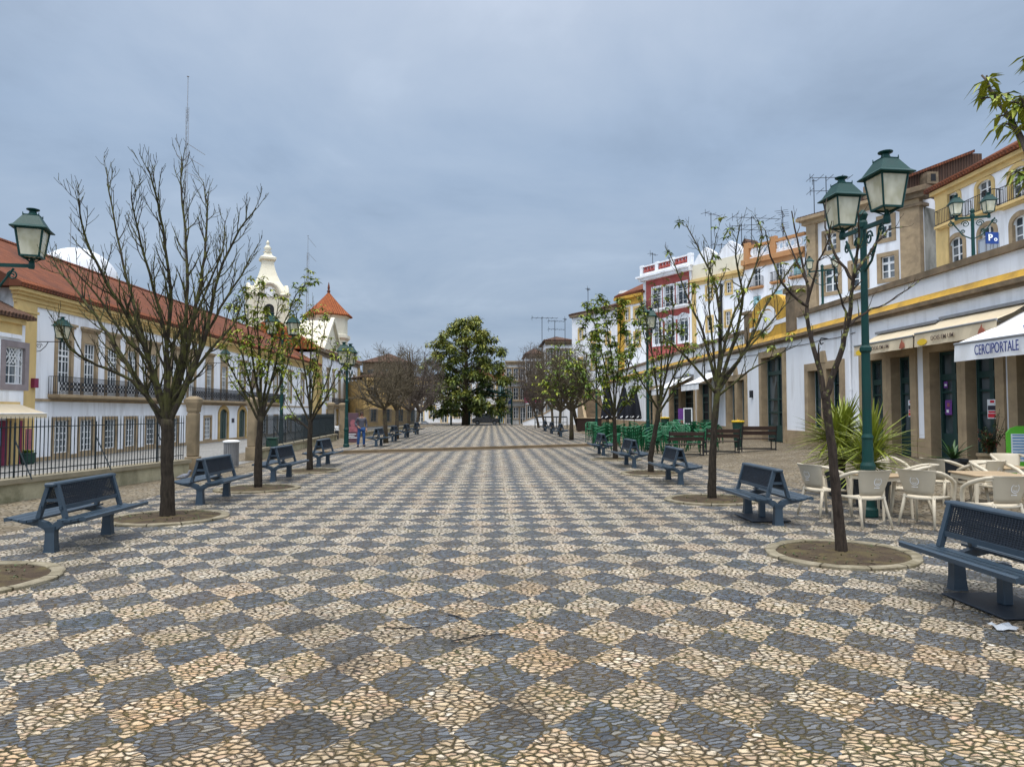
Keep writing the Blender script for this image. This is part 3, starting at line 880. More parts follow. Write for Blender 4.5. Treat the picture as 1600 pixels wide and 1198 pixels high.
mb = MB(); mb.box(0.01, d1[0] - .12, -.05, .03, GL + .004, 1.35); mb.box(d1[1] + .12, Wc - .56, -.05, .03, GL + .004, 1.35); build_each(mb, 'painted_dado', MT['maroon'], root)
mb = MB(); surround(mb, *d1, .12, .06); dd = mb.build('door', MT['ygold'], root)
mb = MB(); mb.box(d1[0], d1[1], .12, .17, d1[2], d1[3]); mb.box(d1[0] + .15, d1[1] - .15, .10, .12, -.4, .8); mb.build('door_leaf', MT['doorgreen'], dd)
mb = MB(); x = d1[0] - 1.1; mb.box(x - .45, x + .45, -.085, -.052, .1, 1.0); mb.build('poster', MT['blueprint'], root)
mb = MB(); x = d1[1] + .45; mb.box(x - .22, x + .22, -.085, -.052, -.2, .9); mb.build('poster', MT['pinkprint'], root)
hip_roof(root, 0, Wc, 0, 12, 6.72, 3.2, MT['tile_old'], .5, False, False)
aw = thing('awning', 'cream folding awning over the maroon corner shop at the far left', 'awning', (XC, 32.2, 1.5), pi / 2, 'shop awnings')
mb = MB(); mb.add([(-2.2, 0, .72), (4.3, 0, .72), (4.3, -1.5, .2), (-2.2, -1.5, .2)], [(0, 1, 2, 3)]); mb.add([(-2.2, -1.5, .2), (4.3, -1.5, .2), (4.3, -1.5, -.02), (-2.2, -1.5, -.02)], [(0, 1, 2, 3)]); mb.build('canopy', MT['canvas'], aw)
mb = MB(); mb.tube([(4.25, 0, .1), (4.25, -1.5, .15)], .02, 5); mb.tube([(-2.2, -1.5, .21), (4.3, -1.5, .21)], .03, 6); mb.build('awning_frame', MT['paint_white'], aw)

# --- beyond the palace: house with pediment, and a turret behind
Y1 = 100.4
root = thing('pediment_house', 'white house with triangular gable and gold stone pilasters behind the second lamp', 'building', (XL, Y1, 0), pi / 2)
W1 = 31.0
def s1_(px): return at_x(px, 600, XL).y - Y1
wps = [512, 521, 530, 538.5, 547, 553]
o_u = [(s1_(p) - .6, s1_(p) + .6, 3.6, 7.6) for p in wps]
o_l = [(s1_(p) - .6, s1_(p) + .6, -.3, 1.9) for p in (512, 527, 547)]
facade(root, W1, GL, 10.4, o_u + o_l, 14, MT['white'], .25)
for o in o_u: window(root, o, MT['stone'], .3, cols=2, rows=6, reveal=.25, hood=.5, sill=.1, arch=.5)
for o in o_l: window(root, o, MT['ygold'], .3, cols=2, rows=4, reveal=.25, sill=.1)
mb = MB(); mb.box(-.6, 1.5, -.3, .05, GL, 10.0); mb.box(W1 - 1.4, W1, -.3, .05, GL, 10.0); build_each(mb, 'corner_pilaster', MT['ygold'], root)
mb = MB(); mb.box(-.6, W1, -.25, .04, 10.0, 10.5); mb.box(-.8, W1 + .1, -.6, .04, 10.5, 10.9); mb.build('cornice', MT['darkstone'], root)
mb = MB(); mb.prism_y([(2.0, 10.9), (13.6, 10.9), (7.8, 16.0)], -.2, 7); mb.build('pediment', MT['cream'], root)
mb = MB()
mb.bar((1.5, -.35, 10.95), (7.8, -.35, 16.25), .5, .55, (0, 1, 0)); mb.bar((14.1, -.35, 10.95), (7.8, -.35, 16.25), .5, .55, (0, 1, 0)); mb.build('pediment_moulding', MT['cream'], root)
balcony(root, s1_(510), s1_(551), 2.9, .9, ornament=.8, step=.2)
hip_roof(root, 0, W1, 0, 14, 11.0, 4.2, MT['tile_orange'], .4, False, True)
pt = at_x(518, 560, -30)
root = thing('turret', 'cream octagonal turret under a red pyramid roof with finial', 'tower', (-28.6, 122.0, 0))
mb = MB(); mb.lathe([(3.4, 0), (3.4, 14.2), (3.85, 14.6), (3.85, 15.1), (3.35, 15.3), (3.35, 18.0), (3.9, 18.5)], 8, rot=pi / 8); mb.build('wall', MT['cream'], root)
mb = MB()
for k in range(8):
    a = pi / 4 * k
    c = Vector((cos(a), sin(a), 0)) * 3.15; t = Vector((-sin(a), cos(a), 0)) * .5
    mb.add([c - t + Vector((0, 0, 10.5)), c + t + Vector((0, 0, 10.5)), c + t + Vector((0, 0, 13.2)), c - t + Vector((0, 0, 13.2))], [(0, 1, 2, 3)])
build_each(mb, 'window', MT['glass'], root)
mb = MB(); mb.lathe([(4.2, 18.4), (4.25, 18.6), (3.0, 19.7), (1.8, 20.9), (.7, 22.1), (.12, 22.8)], 8, rot=pi / 8); rf = mb.build('roof', MT['tile_orange'], root)
mb = MB(); mb.lathe([(.16, 22.6), (.34, 23.0), (.16, 23.2), (.22, 23.6), (.03, 24.6)], 8); mb.build('finial', MT['tile'], rf)

# --- bell tower
BX, BY = -44.5, 138.0
root = thing('bell_tower', 'white church bell tower with curved cornice, bell shaped roof and finial', 'tower', (BX, BY, 0), R(25))
b = 3.5
mb = MB(); mb.box(-b, b, -b, b, 0, 24.6)
for a in range(4):
    mm = Matrix.Rotation(pi / 2 * a, 4, 'Z')
    poly = [(-1.7, 24.6), (1.7, 24.6)] + [(1.7 * cos(t * pi / 10), 24.6 + 2.0 * sin(t * pi / 10)) for t in range(1, 10)]
    sub = MB(); sub.prism_y(poly, -b - .05, -b + .8)
    mb.add([mm @ Vector(p) for p in sub.v], sub.f)
mb.build('wall', MT['cream'], root)
mb = MB()
for a in range(4):
    mm = Matrix.Rotation(pi / 2 * a, 4, 'Z'); sub = MB()
    pts = [(-b - .25, -b - .1, 24.6), (-1.9, -b - .1, 24.6)] + [(-1.9 * cos(t * pi / 10), -b - .1, 24.6 + 2.2 * sin(t * pi / 10)) for t in range(1, 10)] + [(1.9, -b - .1, 24.6), (b + .25, -b - .1, 24.6)]
    sub.tube(pts, .38, 6)
    sub.box(-b - .2, -b + .7, -b - .2, -b - .003, 14, 24.4); sub.box(b - .7, b + .1, -b - .2, -b - .003, 14, 24.4)
    mb.add([mm @ Vector(p) for p in sub.v], sub.f)
mb.build('cornice', MT['cream'], root)
mb = MB()
for a in range(4):
    mm = Matrix.Rotation(pi / 2 * a, 4, 'Z'); sub = MB()
    poly = [(-.9, 18.5), (.9, 18.5), (.9, 21.8)] + [(.9 * cos(t * pi / 8), 21.8 + .9 * sin(t * pi / 8)) for t in range(1, 8)] + [(-.9, 21.8)]
    sub.prism_y(poly, -b - .02, -b + .1); mb.add([mm @ Vector(p) for p in sub.v], sub.f)
build_each(mb, 'bell_opening', MT['dark'], root)
mb = MB()
for a in range(4):
    mm = Matrix.Rotation(pi / 2 * a, 4, 'Z'); sub = MB(); sub.lathe([(.95, -.05), (.95, .05)], 20)
    mb.add([mm @ (Vector((p[0], -b - .12 + p[2], 25.0 + p[1]))) for p in sub.v], sub.f)
build_each(mb, 'clock_face', MT['paint_white'], root)
mb = MB(); mb.lathe([(4.9, 24.7), (4.7, 25.4), (4.0, 26.3), (3.1, 27.4), (2.4, 28.6), (1.9, 29.8), (1.6, 30.8), (1.5, 31.6), (2.1, 31.9), (2.15, 32.3), (1.2, 32.7), (.85, 33.3)], 4, rot=pi / 4)
rf = mb.build('roof', MT['cream'], root)
mb = MB(); mb.lathe([(.5, 33.2), (.9, 33.5), (.45, 33.8), (.8, 34.2), (.5, 34.6), (.2, 35.1), (.4, 35.3), (.06, 35.9)], 10); mb.build('finial', MT['cream'], rf, True)

# --- white dome behind the palace
root = thing('dome', 'pale white dome rising behind the red palace roof', 'dome', (-71, 120, 0))
mb = MB(); mb.lathe([(6.6, 0), (6.6, 22.5), (6.9, 22.7), (6.9, 23.2)] + [(6.6 * cos(t * pi / 24), 23.2 + 6.6 * sin(t * pi / 24)) for t in range(0, 12)] + [(.1, 29.8)], 32); mb.build('shell', MT['cream_white'], root, True)
mb = MB(); mb.tube([(-1.3, 0, 29.5), (-1.3, 0, 36.0)], .07, 5); mb.build('lightning_rod', MT['metal'], root)

# --- low orange roof behind the palace, between mast and tower
root = thing('rear_house', 'white house with bright orange tile roof behind the palace', 'house', (-40, 96, 0), pi / 2)
mb = MB(); mb.box(0, 16, 0, 9, 0, 13.6); mb.build('wall', MT['cream'], root)
hip_roof(root, 0, 16, 0, 9, 13.8, 2.6, MT['tile_orange'], .4, False, False)

# --- far left: brown row house and gold stone house behind the bare trees
root = thing('row_house', 'brown stone house with white window strips and balcony behind the bare trees', 'house', (XL + .3, 132.2, 0), pi / 2)
ow = [(2 + i * 3.0, 3.2 + i * 3.0, 4.2, 7.4) for i in range(6)] + [(2 + i * 3.0, 3.2 + i * 3.0, -.3, 2.2) for i in range(6)]
facade(root, 21, GL, 8.6, ow, 12, MT['old_white'], .2)
for o in ow: window(root, o, MT['white'], .28, cols=2, rows=4, reveal=.2)
balcony(root, 1.0, 20.0, 3.9, .8, ornament=.9, step=.22)
mb = MB(); mb.box(-.1, 21.1, -.3, .03, 8.4, 9.0); mb.build('cornice', MT['darkstone'], root)
hip_roof(root, 0, 21, 0, 12, 9.2, 1.2, MT['tile_old'], .4)
root = thing('manor', 'dark roofed gabled manor far behind the bare trees on the left', 'house', (-25.5, 168, 0))
mb = MB(); mb.box(-5.5, 5.5, 0, 12, 0, 13.6); mb.build('wall', MT['darkstone'], root)
mb = MB()
for x in (-3.6, 0, 3.6): mb.box(x - .7, x + .7, -.06, .1, 9, 12)
build_each(mb, 'window', MT['glass'], root)
hip_roof(root, -5.5, 5.5, 0, 12, 13.8, 2.6, MT['tile_old'], .6)
root = thing('sandstone_house', 'gold sandstone house front with stone pilasters behind the bare trees', 'house', (-25.5, 153.6, 0), pi / 2)
root.location = (-20.5, 112.0, 0); root.rotation_euler = (0, 0, R(28))
ow = [(1.2 + i * 2.3, 2.2 + i * 2.3, 3.8, 5.8) for i in range(4)] + [(1.2 + i * 2.3, 2.2 + i * 2.3, 0.2, 2.2) for i in range(4)]
facade(root, 10.2, -1, 6.9, ow, 10, MT['ygold'], .2)
for o in ow: window(root, o, MT['stone'], .25, cols=2, rows=4, reveal=.2, fm=MT['darkstone'])
mb = MB()
for x in (0, 3.2, 6.8, 9.6): mb.box(x - .05, x + .6, -.25, .03, -1, 6.9)
mb.box(-.2, 10.4, -.4, .03, 6.9, 7.3); build_each(mb, 'pilaster', MT['ygold'], root)
hip_roof(root, 0, 10.2, 0, 10, 7.5, 1.2, MT['tile_old'], .3)

# ------------------------------------------------------------------ end of the square
def front_house(name, label, px0, px1, pyt, Y, wall_m, rows, cols, trim, roof=None, rise=1.5, D=9, cat='house', ww=.9, winh=.62, bal=(), z0=0.0, frame=None, eave=.3):
    a = at_y(px0, 640, Y); b_ = at_y(px1, 640, Y); zt = at_y((px0 + px1) / 2, pyt, Y).z
    W = b_.x - a.x
    root = thing(name, label, cat, (a.x, Y, 0))
    ops = []
    sh = (zt - .5 - z0) / rows
    for r in range(rows):
        for c in range(cols):
            x = W * (c + .5) / cols
            zb = z0 + sh * r + (sh * .25 if r else .02 if (c % 2 == 0) else sh * .28)
            ops.append((x - ww / 2, x + ww / 2, zb, z0 + sh * r + sh * (.25 + winh)))
    facade(root, W, z0 - .5, zt, ops, D, wall_m, .18)
    for o in ops: window(root, o, trim, .16, cols=2, rows=3, reveal=.18, sill=.1, fm=frame)
    mb = MB(); mb.box(-.05, W + .05, -.12, .03, zt - .35, zt); mb.box(-.12, W + .12, -.28, .03, zt, zt + .2); mb.build('cornice', trim, root)
    for r in bal: balcony(root, W * .06, W * .94, z0 + sh * r + sh * .24, .7, .9, ornament=.8, step=.2)
    if roof: hip_roof(root, 0, W, 0, D, zt + .3, rise, roof, eave)
    return root
front_house('terraced_house', 'white two storey house with yellow band left of the big evergreen', 648, 722, 597, 112, MT['white'], 2, 4, MT['yellow'], MT['tile_old'], 1.2)
front_house('terraced_house', 'white low house seen under the evergreen crown', 722.6, 776, 592, 113, MT['white'], 2, 3, MT['stone'], MT['tile'], 1.6)
front_house('terraced_house', 'narrow bright yellow house with blue framed windows and red roof', 776.6, 797, 591, 110, MT['cream'], 2, 2, MT['bright_yellow'], MT['tile'], 1.6, frame=MT['turq'])
front_house('terraced_house', 'grey white three storey house with iron balconies at the end of the square', 790, 822, 566, 100, MT['old_white'], 3, 3, MT['stone'], None, bal=(1, 2), ww=.75)
rr = front_house('terraced_house', 'tall narrow grey house beside the dark red shop awning', 822.6, 852, 556, 97, MT['white'], 3, 3, MT['darkstone'], MT['tile_old'], 1.2, bal=(1, 2), ww=.7)
front_house('terraced_house', 'white house with brown stone corner and dark eave behind the right hand bare trees', 852.6, 896, 535, 93, MT['white'], 3, 3, MT['darkstone'], MT['tile_old'], 1.0)
aw = thing('awning', 'dark red square shop awning at the far end of the square', 'awning', at_y(831, 629, 90), 0, 'shop awnings')
mb = MB(); mb.add([(-1, 0, 1.5), (1.1, 0, 1.5), (1.1, -1.2, .9), (-1, -1.2, .9)], [(0, 1, 2, 3)]); mb.add([(-1, -1.2, .9), (1.1, -1.2, .9), (1.1, -1.2, 0), (-1, -1.2, 0)], [(0, 1, 2, 3)]); mb.add([(-1, 0, 1.5), (-1, -1.2, .9), (-1, -1.2, 0), (-1, 0, 0)], [(0, 1, 2, 3)])
mb.build('canopy', MT['maroon'], aw)
mb = MB(); mb.tube([(-1, -1.2, .9), (1.1, -1.2, .9)], .03, 5); mb.tube([(-.95, -1.15, .0), (-.95, -1.15, -2.0)], .03, 5); mb.tube([(1.05, -1.15, .0), (1.05, -1.15, -2.0)], .03, 5); mb.build('awning_frame', MT['iron'], aw)

# ------------------------------------------------------------------ right: long terrace building with shops
XR, YR = 13.0, 77.0
GR = .40
def sr(px): return YR - at_x(px, 640, XR).y
root = thing('terrace_building', 'long white terrace building with granite door frames and bright yellow band, right of the square', 'building', (XR, YR, 0), -pi / 2)
W = YR - 11.0
def op(p0, p1, z0, z1): return (sr(p0), sr(p1), z0, z1)
DT = 3.55
O = {}
O['tall'] = [op(1192, 1225, GR + .02, 4.35)]
O['twin_a'] = [op(1138.5, 1150, GR + .75, 3.45), op(1153.5, 1165, GR + .75, 3.45)]
O['cafe'] = [op(1048, 1062, GR + .02, DT), op(1066, 1085, GR + .02, DT), op(1092, 1110, GR + .02, DT)]
O['cafe_b'] = [op(1012, 1021, GR + .02, DT), op(1024, 1033, GR + .02, DT)]
O['twin_b'] = [op(1265, 1286, GR + .75, 3.45), op(1294, 1315, GR + .75, 3.45)]
O['shop_a'] = [op(1353, 1383, GR + .02, DT), op(1396, 1426, GR + .02, DT)]
O['shop_b'] = [op(1457, 1500, GR + .02, DT), op(1513, 1560, GR + .02, DT)]
O['shop_c'] = [op(1594, 1660, GR + .02, DT), op(1680, 1760, GR + .02, DT)]
allops = [o for k in O for o in O[k]]
facade(root, W, 0, 5.0, allops, 6, MT['white'], .36)
mb = MB()     # plinth, broken by the doors
doors = sorted([o for k in O for o in O[k] if o[2] < GR + .1])
x = 0.0
for o in doors + [(W, W)]:
    if o[0] - .3 > x + .05: mb.box(x, o[0] - .3, -.05, .03, 0, 1.0)
    x = o[1] + .3
build_each(mb, 'plinth', MT['stone'], root)
for key, lst in O.items():
    twin = key.startswith('twin')
    for i, o in enumerate(lst):
        gl = (o[0] - lst[i - 1][1]) / 2 + .003 if i else 9; gr_ = (lst[i + 1][0] - o[1]) / 2 + .003 if i + 1 < len(lst) else 9
        mb = MB(); surround(mb, o[0], o[1], o[2], o[3], .30, .07, .3 if twin else 0, dp=.24, wl=min(.30, gl), wr=min(.30, gr_))
        if i == 0 and (twin or key == 'tall'):
            xe = lst[-1][1]
            xm = (o[0] + xe) / 2
            mb.prism_y([(xm - .28, o[3] + .26), (xm + .28, o[3] + .26), (xm + .2, o[3] + .5), (xm + .12, o[3] + .72), (xm - .12, o[3] + .72), (xm - .2, o[3] + .5)], -.09, .03)
        d_ = mb.build('window' if twin else 'door', MT['stone'], root)
        a, b_, c, e = o
        fb = MB()
        if twin: sash(fb, a, b_, c, e, .26, 2, 4, .04)
        else:
            sash(fb, a, b_, c, e, .25, 2, 1, .09, .1, .07, transom=e - .75)
            fb.box(a + .1, b_ - .1, .255, .30, c + .1, c + .75)
            for zz in (c + 1.35, c + 1.95): fb.box(a + .1, b_ - .1, .265, .305, zz - .03, zz + .03)
        fb.build('frame', MT['doorgreen'], d_)
        pb = MB(); pb.quad((a, .33, c), (b_, .33, c), (b_, .33, e), (a, .33, e))
        pb.build('pane', MT['shopglass'] if not key.startswith('cafe') else MT['dark'], d_)
mb = MB(); mb.box(-.2, W, -.22, .05, 4.94, 5.06); mb.box(-.15, W, -.12, .05, 4.86, 4.94); mb.build('cornice', MT['darkstone'], root)
mb = MB(); mb.prism_x([(-.20, 5.06), (.2, 5.06), (.2, 5.27), (-.05, 5.27), (-.17, 5.09)], -.1, W); mb.build('yellow_band', MT['bright_yellow'], root)
sa, sb = sr(1172), sr(1236)
mb = MB(); mb.box(0, sa, -.02, .3, 5.26, 5.78); mb.box(sb, W, -.02, .3, 5.26, 5.78); build_each(mb, 'parapet', MT['white'], root)
mb = MB(); mb.box(-.05, sa - .5, -.14, .42, 5.78, 5.96); mb.box(sb + .9, W, -.14, .42, 5.78, 5.96); build_each(mb, 'coping', MT['darkstone'], root)
# raised ornamental panel of the parapet
mb = MB(); mb.box(sa - .4, sa + .15, -.1, .45, 5.26, 6.7); mb.box(sb - .15, sb + .75, -.1, .5, 5.26, 6.95); mb.box(sa - .5, sa + .22, -.18, .5, 6.7, 6.85); mb.box(sb - .25, sb + .85, -.18, .55, 6.95, 7.15); build_each(mb, 'parapet_post', MT['darkstone'], root)
mb = MB(); mb.box(sa + .15, sb - .15, -.03, .28, 5.26, 6.5)
mc = (sa + sb) / 2; mb.prism_y([(mc - 1.9, 6.5), (mc + 1.9, 6.5)] + [(mc + 1.9 * cos(t * pi / 12), 6.5 + .75 * sin(t * pi / 12)) for t in range(1, 12)], -.03, .28)
pn = mb.build('parapet_panel', MT['bright_yellow'], root)
mb = MB(); mb.box(sa + .2, sb - .2, -.05, -.035, 5.75, 5.95)
for r_ in (1.05,):
    for t in range(24):
        a0, a1 = 2 * pi * t / 24, 2 * pi * (t + 1) / 24
        mb.prism_y([(mc + r_ * .72 * cos(a0), 6.1 + .62 * r_ * .8 * sin(a0)), (mc + r_ * .72 * cos(a1), 6.1 + .62 * r_ * .8 * sin(a1)), (mc + r_ * cos(a1), 6.1 + .62 * r_ * sin(a1)), (mc + r_ * cos(a0), 6.1 + .62 * r_ * sin(a0))], -.055, -.036)
mb.prism_y([(mc + .75 * cos(t * pi / 10), 6.1 + .45 * sin(t * pi / 10)) for t in range(20)], -.062, -.037)
mb.build('white_moulding', MT['white'], pn)
mb = MB(); mb.box(-.1, 1.2, -.35, .5, 0, 5.9); mb.prism_y([(1.2, 0), (3.6, 0), (1.2, 5.0)], -.34, .4); mb.build('buttress', MT['stone'], root)
# small fittings on the wall
mb = MB(); s_ = sr(1176); mb.box(s_ - .1, s_ + .1, -.12, .02, 2.5, 2.85); mb.build('meter_box', MT['iron'], root)
mb = MB(); s_ = sr(1332); mb.tube([(s_, -.06, .42), (s_, -.06, 4.86)], .045, 8)
for z in (1.2, 2.6, 4.0): mb.lathe([(.06, -.03), (.06, .03)], 8, (s_, -.06, z))
mb.build('downpipe', MT['white'], root)
mb = MB(); pts = []
for i in range(40):
    s0_ = sr(1120) + (sr(1340) - sr(1120)) * i / 39; pts.append((s0_, -.03, 4.62 - .05 * abs(sin(i * pi / 6.5))))
mb.tube(pts, .012, 4); mb.build('cable', MT['iron'], root)
mb = MB(); s_ = sr(1297); mb.tube([(s_, -.05, 4.6), (s_, -.3, 4.62), (s_, -.36, 4.5), (s_, -.30, 4.38), (s_, -.22, 4.44)], .03, 6); mb.build('hook_lamp', MT['iron'], root)
# posters in the shop doors
def poster(name, px0, px1, py0, py1, m, bands=None, lab=None):
    sx0, sx1 = sr(px0), sr(px1)
    # the glass lies .46 m inside the front plane
    p0 = at_x(px0, py0, XR + .30); p1 = at_x(px1, py1, XR + .30)
    a, b_, z1, z0 = YR - p0.y, YR - p1.y, p0.z, p1.z
    o = thing(name, lab, 'poster', (XR + .24, p1.y, z0), -pi / 2, 'posters in the shop doors')
    Wd, H = b_ - a, z1 - z0
    mb = MB(); mb.box(-Wd, 0, -.004, 0, 0, H); mb.build('sheet', m, o)
    if bands:
        for f0, f1, g0, g1, bm in bands:
            mb = MB(); mb.box(-Wd + Wd * f0, -Wd + Wd * f1, -.008, -.0045, H * g0, H * g1); mb.build('printed_block', bm, o)
    return o, Wd, H
SALE = [(.06, .94, .44, .68, MT['blackprint']), (.06, .94, .06, .26, MT['redprint']), (.1, .8, .30, .40, MT['redprint']), (.3, .7, .82, .95, MT['redprint'])]
poster('poster', 1422, 1430, 625, 651, MT['paper'], SALE, 'white red and black sale poster in the door beside the lamp post')
poster('poster', 1546, 1563, 624, 654, MT['paper'], SALE, 'white red and black sale poster in the door behind the bushy plant')
poster('poster', 1480, 1491, 625, 648, MT['purple'], [(.3, .7, .55, .8, MT['pinkprint']), (.2, .55, .15, .35, MT['paper'])], 'purple poster in the middle of the shop door under the white awning')
poster('poster', 1478, 1484, 596, 606, MT['purple'], [(.2, .8, .3, .6, MT['paper'])], 'tiny purple sticker at the top of the shop door')

# --- awnings of the right wall
def awning(label, X1, yc, Wd, z_wall, z_front, out, val, m, words=None, tm=None, tsize=.3, emblem=False, sx=1.0, tshift=0.0):
    a = thing('awning', label, 'awning', (X1, yc, 0), -pi / 2, 'shop awnings')
    h = Wd / 2
    mb = MB(); k = 10
    for i in range(k):
        x0, x1 = -h + Wd * i / k, -h + Wd * (i + 1) / k
        s0 = .03 * math.sin(i * 2.1); s1 = .03 * math.sin((i + 1) * 2.1)
        mb.add([(x0, -.05, z_wall), (x1, -.05, z_wall), (x1, -out / 2, (z_wall + z_front) / 2 - .04 + s1 * .5), (x0, -out / 2, (z_wall + z_front) / 2 - .04 + s0 * .5), (x1, -out, z_front), (x0, -out, z_front)], [(3, 2, 1, 0), (5, 4, 2, 3)])
    mb.build('canopy', m, a)
    mb = MB()
    for i in range(k * 2):
        x0, x1 = -h + Wd * i / k / 2, -h + Wd * (i + 1) / k / 2
        w0 = .025 * sin(i * 1.3); w1 = .025 * sin((i + 1) * 1.3)
        mb.add([(x0, -out, z_front - .012), (x1, -out, z_front - .012), (x1, -out - .02 + w1, z_front - val), (x0, -out - .02 + w0, z_front - val)], [(3, 2, 1, 0)])
    v = mb.build('valance', m, a)
    mb = MB(); mb.box(-h, h, -.14, -.005, z_wall + .01, z_wall + .09); mb.tube([(-h, -out, z_front), (h, -out, z_front)], .03, 8)
    for s_ in (-1, 1):
        x = s_ * (h - .12)
        mb.tube([(x, -.1, z_wall - .25), (x * .92, -out * .55, z_front - .02), (x, -out + .03, z_front - .03)], .022, 6)
    mb.build('awning_frame', MT['metal'], a)
    if words:
        mt = Matrix.Translation((tshift, -out - .05, z_front - val * .55)) @ Matrix.Rotation(pi / 2, 4, 'X')
        text(words, tsize, tm, v, mt, sx=sx, bold=.001)
    if emblem:
        mb = MB(); x = h - .45; z = z_front - val * .55
        mb.prism_y([(x - .15, z - .12), (x - .04, z - .15), (x + .13, z - .11), (x + .09, z + .02), (x + .02, z + .06), (x + .01, z + .15), (x - .05, z + .06), (x - .1, z + .01)], -out - .055, -out - .045); mb.build('emblem', MT['rustprint'], v)
        mb = MB(); x = -h + .4; mb.prism_y([(x + .22 * cos(t * pi / 6), z - .06 + .09 * sin(t * pi / 6)) for t in range(12)], -out - .055, -out - .045); mb.build('emblem', MT['yellowrim'], v)
    return a
def yx(px, X): return at_x(px, 600, X).y
ya, yb = yx(1336, 12.15), yx(1428, 12.15)
awning('cream awning reading DOIS EM UM behind the tall street lamp', XR, (ya + yb) / 2, ya - yb, 4.36, 3.98, .85, .34, MT['canvas'], 'DOIS EM UM', MT['brownletter'], .165, True)
ya, yb = yx(1431, 12.15), yx(1560, 12.15)
awning('cream awning reading DOIS EM UM, half covered by the white awning', XR, (ya + yb) / 2, ya - yb, 4.42, 4.02, .85, .38, MT['canvas'], 'DOIS EM UM', MT['brownletter'], .17, True, tshift=-.35)
ya, yb = yx(1493, 11.2), yx(1720, 11.2)
aw3 = awning('white awning with navy CERCIPORTALE lettering at the right edge', XR, (ya + yb) / 2, ya - yb, 4.25, 3.42, 1.8, .42, MT['white_canvas'], None)
v = [c for c in aw3.children if c.name.startswith('valance')][0]
h3 = (ya - yb) / 2
xt0 = -h3 + (ya - yx(1526, 11.2)); xt1 = -h3 + (ya - yx(1600, 11.2))
tx = text('CERCIPORTALE', .33, MT['navy'], v, Matrix.Translation(((xt0 + xt1) / 2, -1.86, 3.2)) @ Matrix.Rotation(pi / 2, 4, 'X'), sx=(xt1 - xt0) / 2.42, bold=.0)
cn = [c for c in aw3.children if c.name.startswith('canopy')][0]
mb = MB()
for k in range(10):   # blue disc printed on the canopy slope
    pass
cxx = -h3 + (ya - yx(1608, 11.6)); nrm = Vector((0, -.83, 1.8)).normalized()
ring = []
for t in range(20):
    u_ = .42 * cos(t * pi / 10); w_ = .42 * sin(t * pi / 10)
    y_ = -1.0 - w_ * .9; z_ = 4.25 + (-y_ - .05) / 1.75 * (-.83) + .015
    ring.append((cxx + u_, y_, z_))
mb.add(ring, [tuple(range(20))]); mb.build('printed_disc', MT['navy'], cn)
a_, b2 = yx(1064, 11.3), yx(1089, 11.3)
awning('off white awning with a printed valance over the cafe doors', XR, (a_ + b2) / 2 - .2, 3.4, 4.15, 3.35, 1.7, .34, MT['white_canvas'], 'CAFETARIA' if False else None)
a_ = yx(1030, 11.3)
awning('plain off white awning, farther of the two over the cafe doors', XR, a_ , 4.4, 4.1, 3.3, 1.7, .36, MT['white_canvas'])

# ------------------------------------------------------------------ row of houses above the terrace (their line is turned against the square)
RO = Vector((18, 70, 0)); RT = Vector((.553, -1, 0)).normalized(); RN = Vector((-1, -.553, 0)).normalized()
RZ = math.atan2(RT.y, RT.x)
def row(px, py=640):
    d = ray(px, py); k = (RO - CO).dot(RN) / d.dot(RN)
    p = CO + d * k
    return (p - RO).dot(RT), p.z
def row_house(name, label, px0, px1, pyt0, m, D=10, z0=0.0, cat='house', recess=0.0):
    s0 = row(px0)[0]; s1 = row(px1)[0]
    zt = row(px0, pyt0)[1]
    p = RO + RT * s0 - RN * recess
    r = thing(name, label, cat, (p.x, p.y, 0), RZ)
    return r, s0, s1 - s0, zt
def rop(s0, px0, px1, py0, py1):
    a = row(px0)[0] - s0; b_ = row(px1)[0] - s0; pm = (px0 + px1) / 2
    return (a, b_, row(pm, py1)[1], row(pm, py0)[1])

# white house with chimney
root, s0, W, zt = row_house('corner_house', 'plain white house with thin brown eaves and a round chimney stack beyond the yellow house', 894, 966, 497, MT['white'])
ops = [rop(s0, 905, 910, 515, 530), rop(s0, 925, 930, 520, 535), rop(s0, 948, 954, 520, 537), rop(s0, 905, 910, 560, 577), rop(s0, 925, 930, 560, 577), rop(s0, 948, 954, 560, 577)]
facade(root, W, 0, zt, ops, 10, MT['white'], .2)
for o in ops: window(root, o, MT['yellow'], .18, cols=2, rows=3, reveal=.2)
mb = MB(); mb.box(-.1, W + .1, -.3, .04, zt, zt + .25); mb.build('cornice', MT['darkstone'], root)
hip_roof(root, 0, W, 0, 10, zt + .4, 1.6, MT['tile_old'], .3)
sc = row(953)[0] - s0; zb = zt + .3; z1 = row(953, 452)[1]
mb = MB(); mb.lathe([(.62, zb), (.58, z1 - 1.6), (.85, z1 - 1.45), (.85, z1 - 1.2), (.6, z1 - 1.1), (.6, z1 - .45), (.75, z1 - .35), (.55, z1)], 12, (sc, 2.2, 0)); mb.build('chimney', MT['old_white'], root)
mb = MB(); 
for k in range(8): 
    a = k * pi / 4; mb.box(sc + .62 * cos(a) - .08, sc + .62 * cos(a) + .08, 2.2 + .62 * sin(a) - .08, 2.2 + .62 * sin(a) + .08, z1 - 1.05, z1 - .5)
build_each(mb, 'chimney_cowl', MT['darkstone'], root)

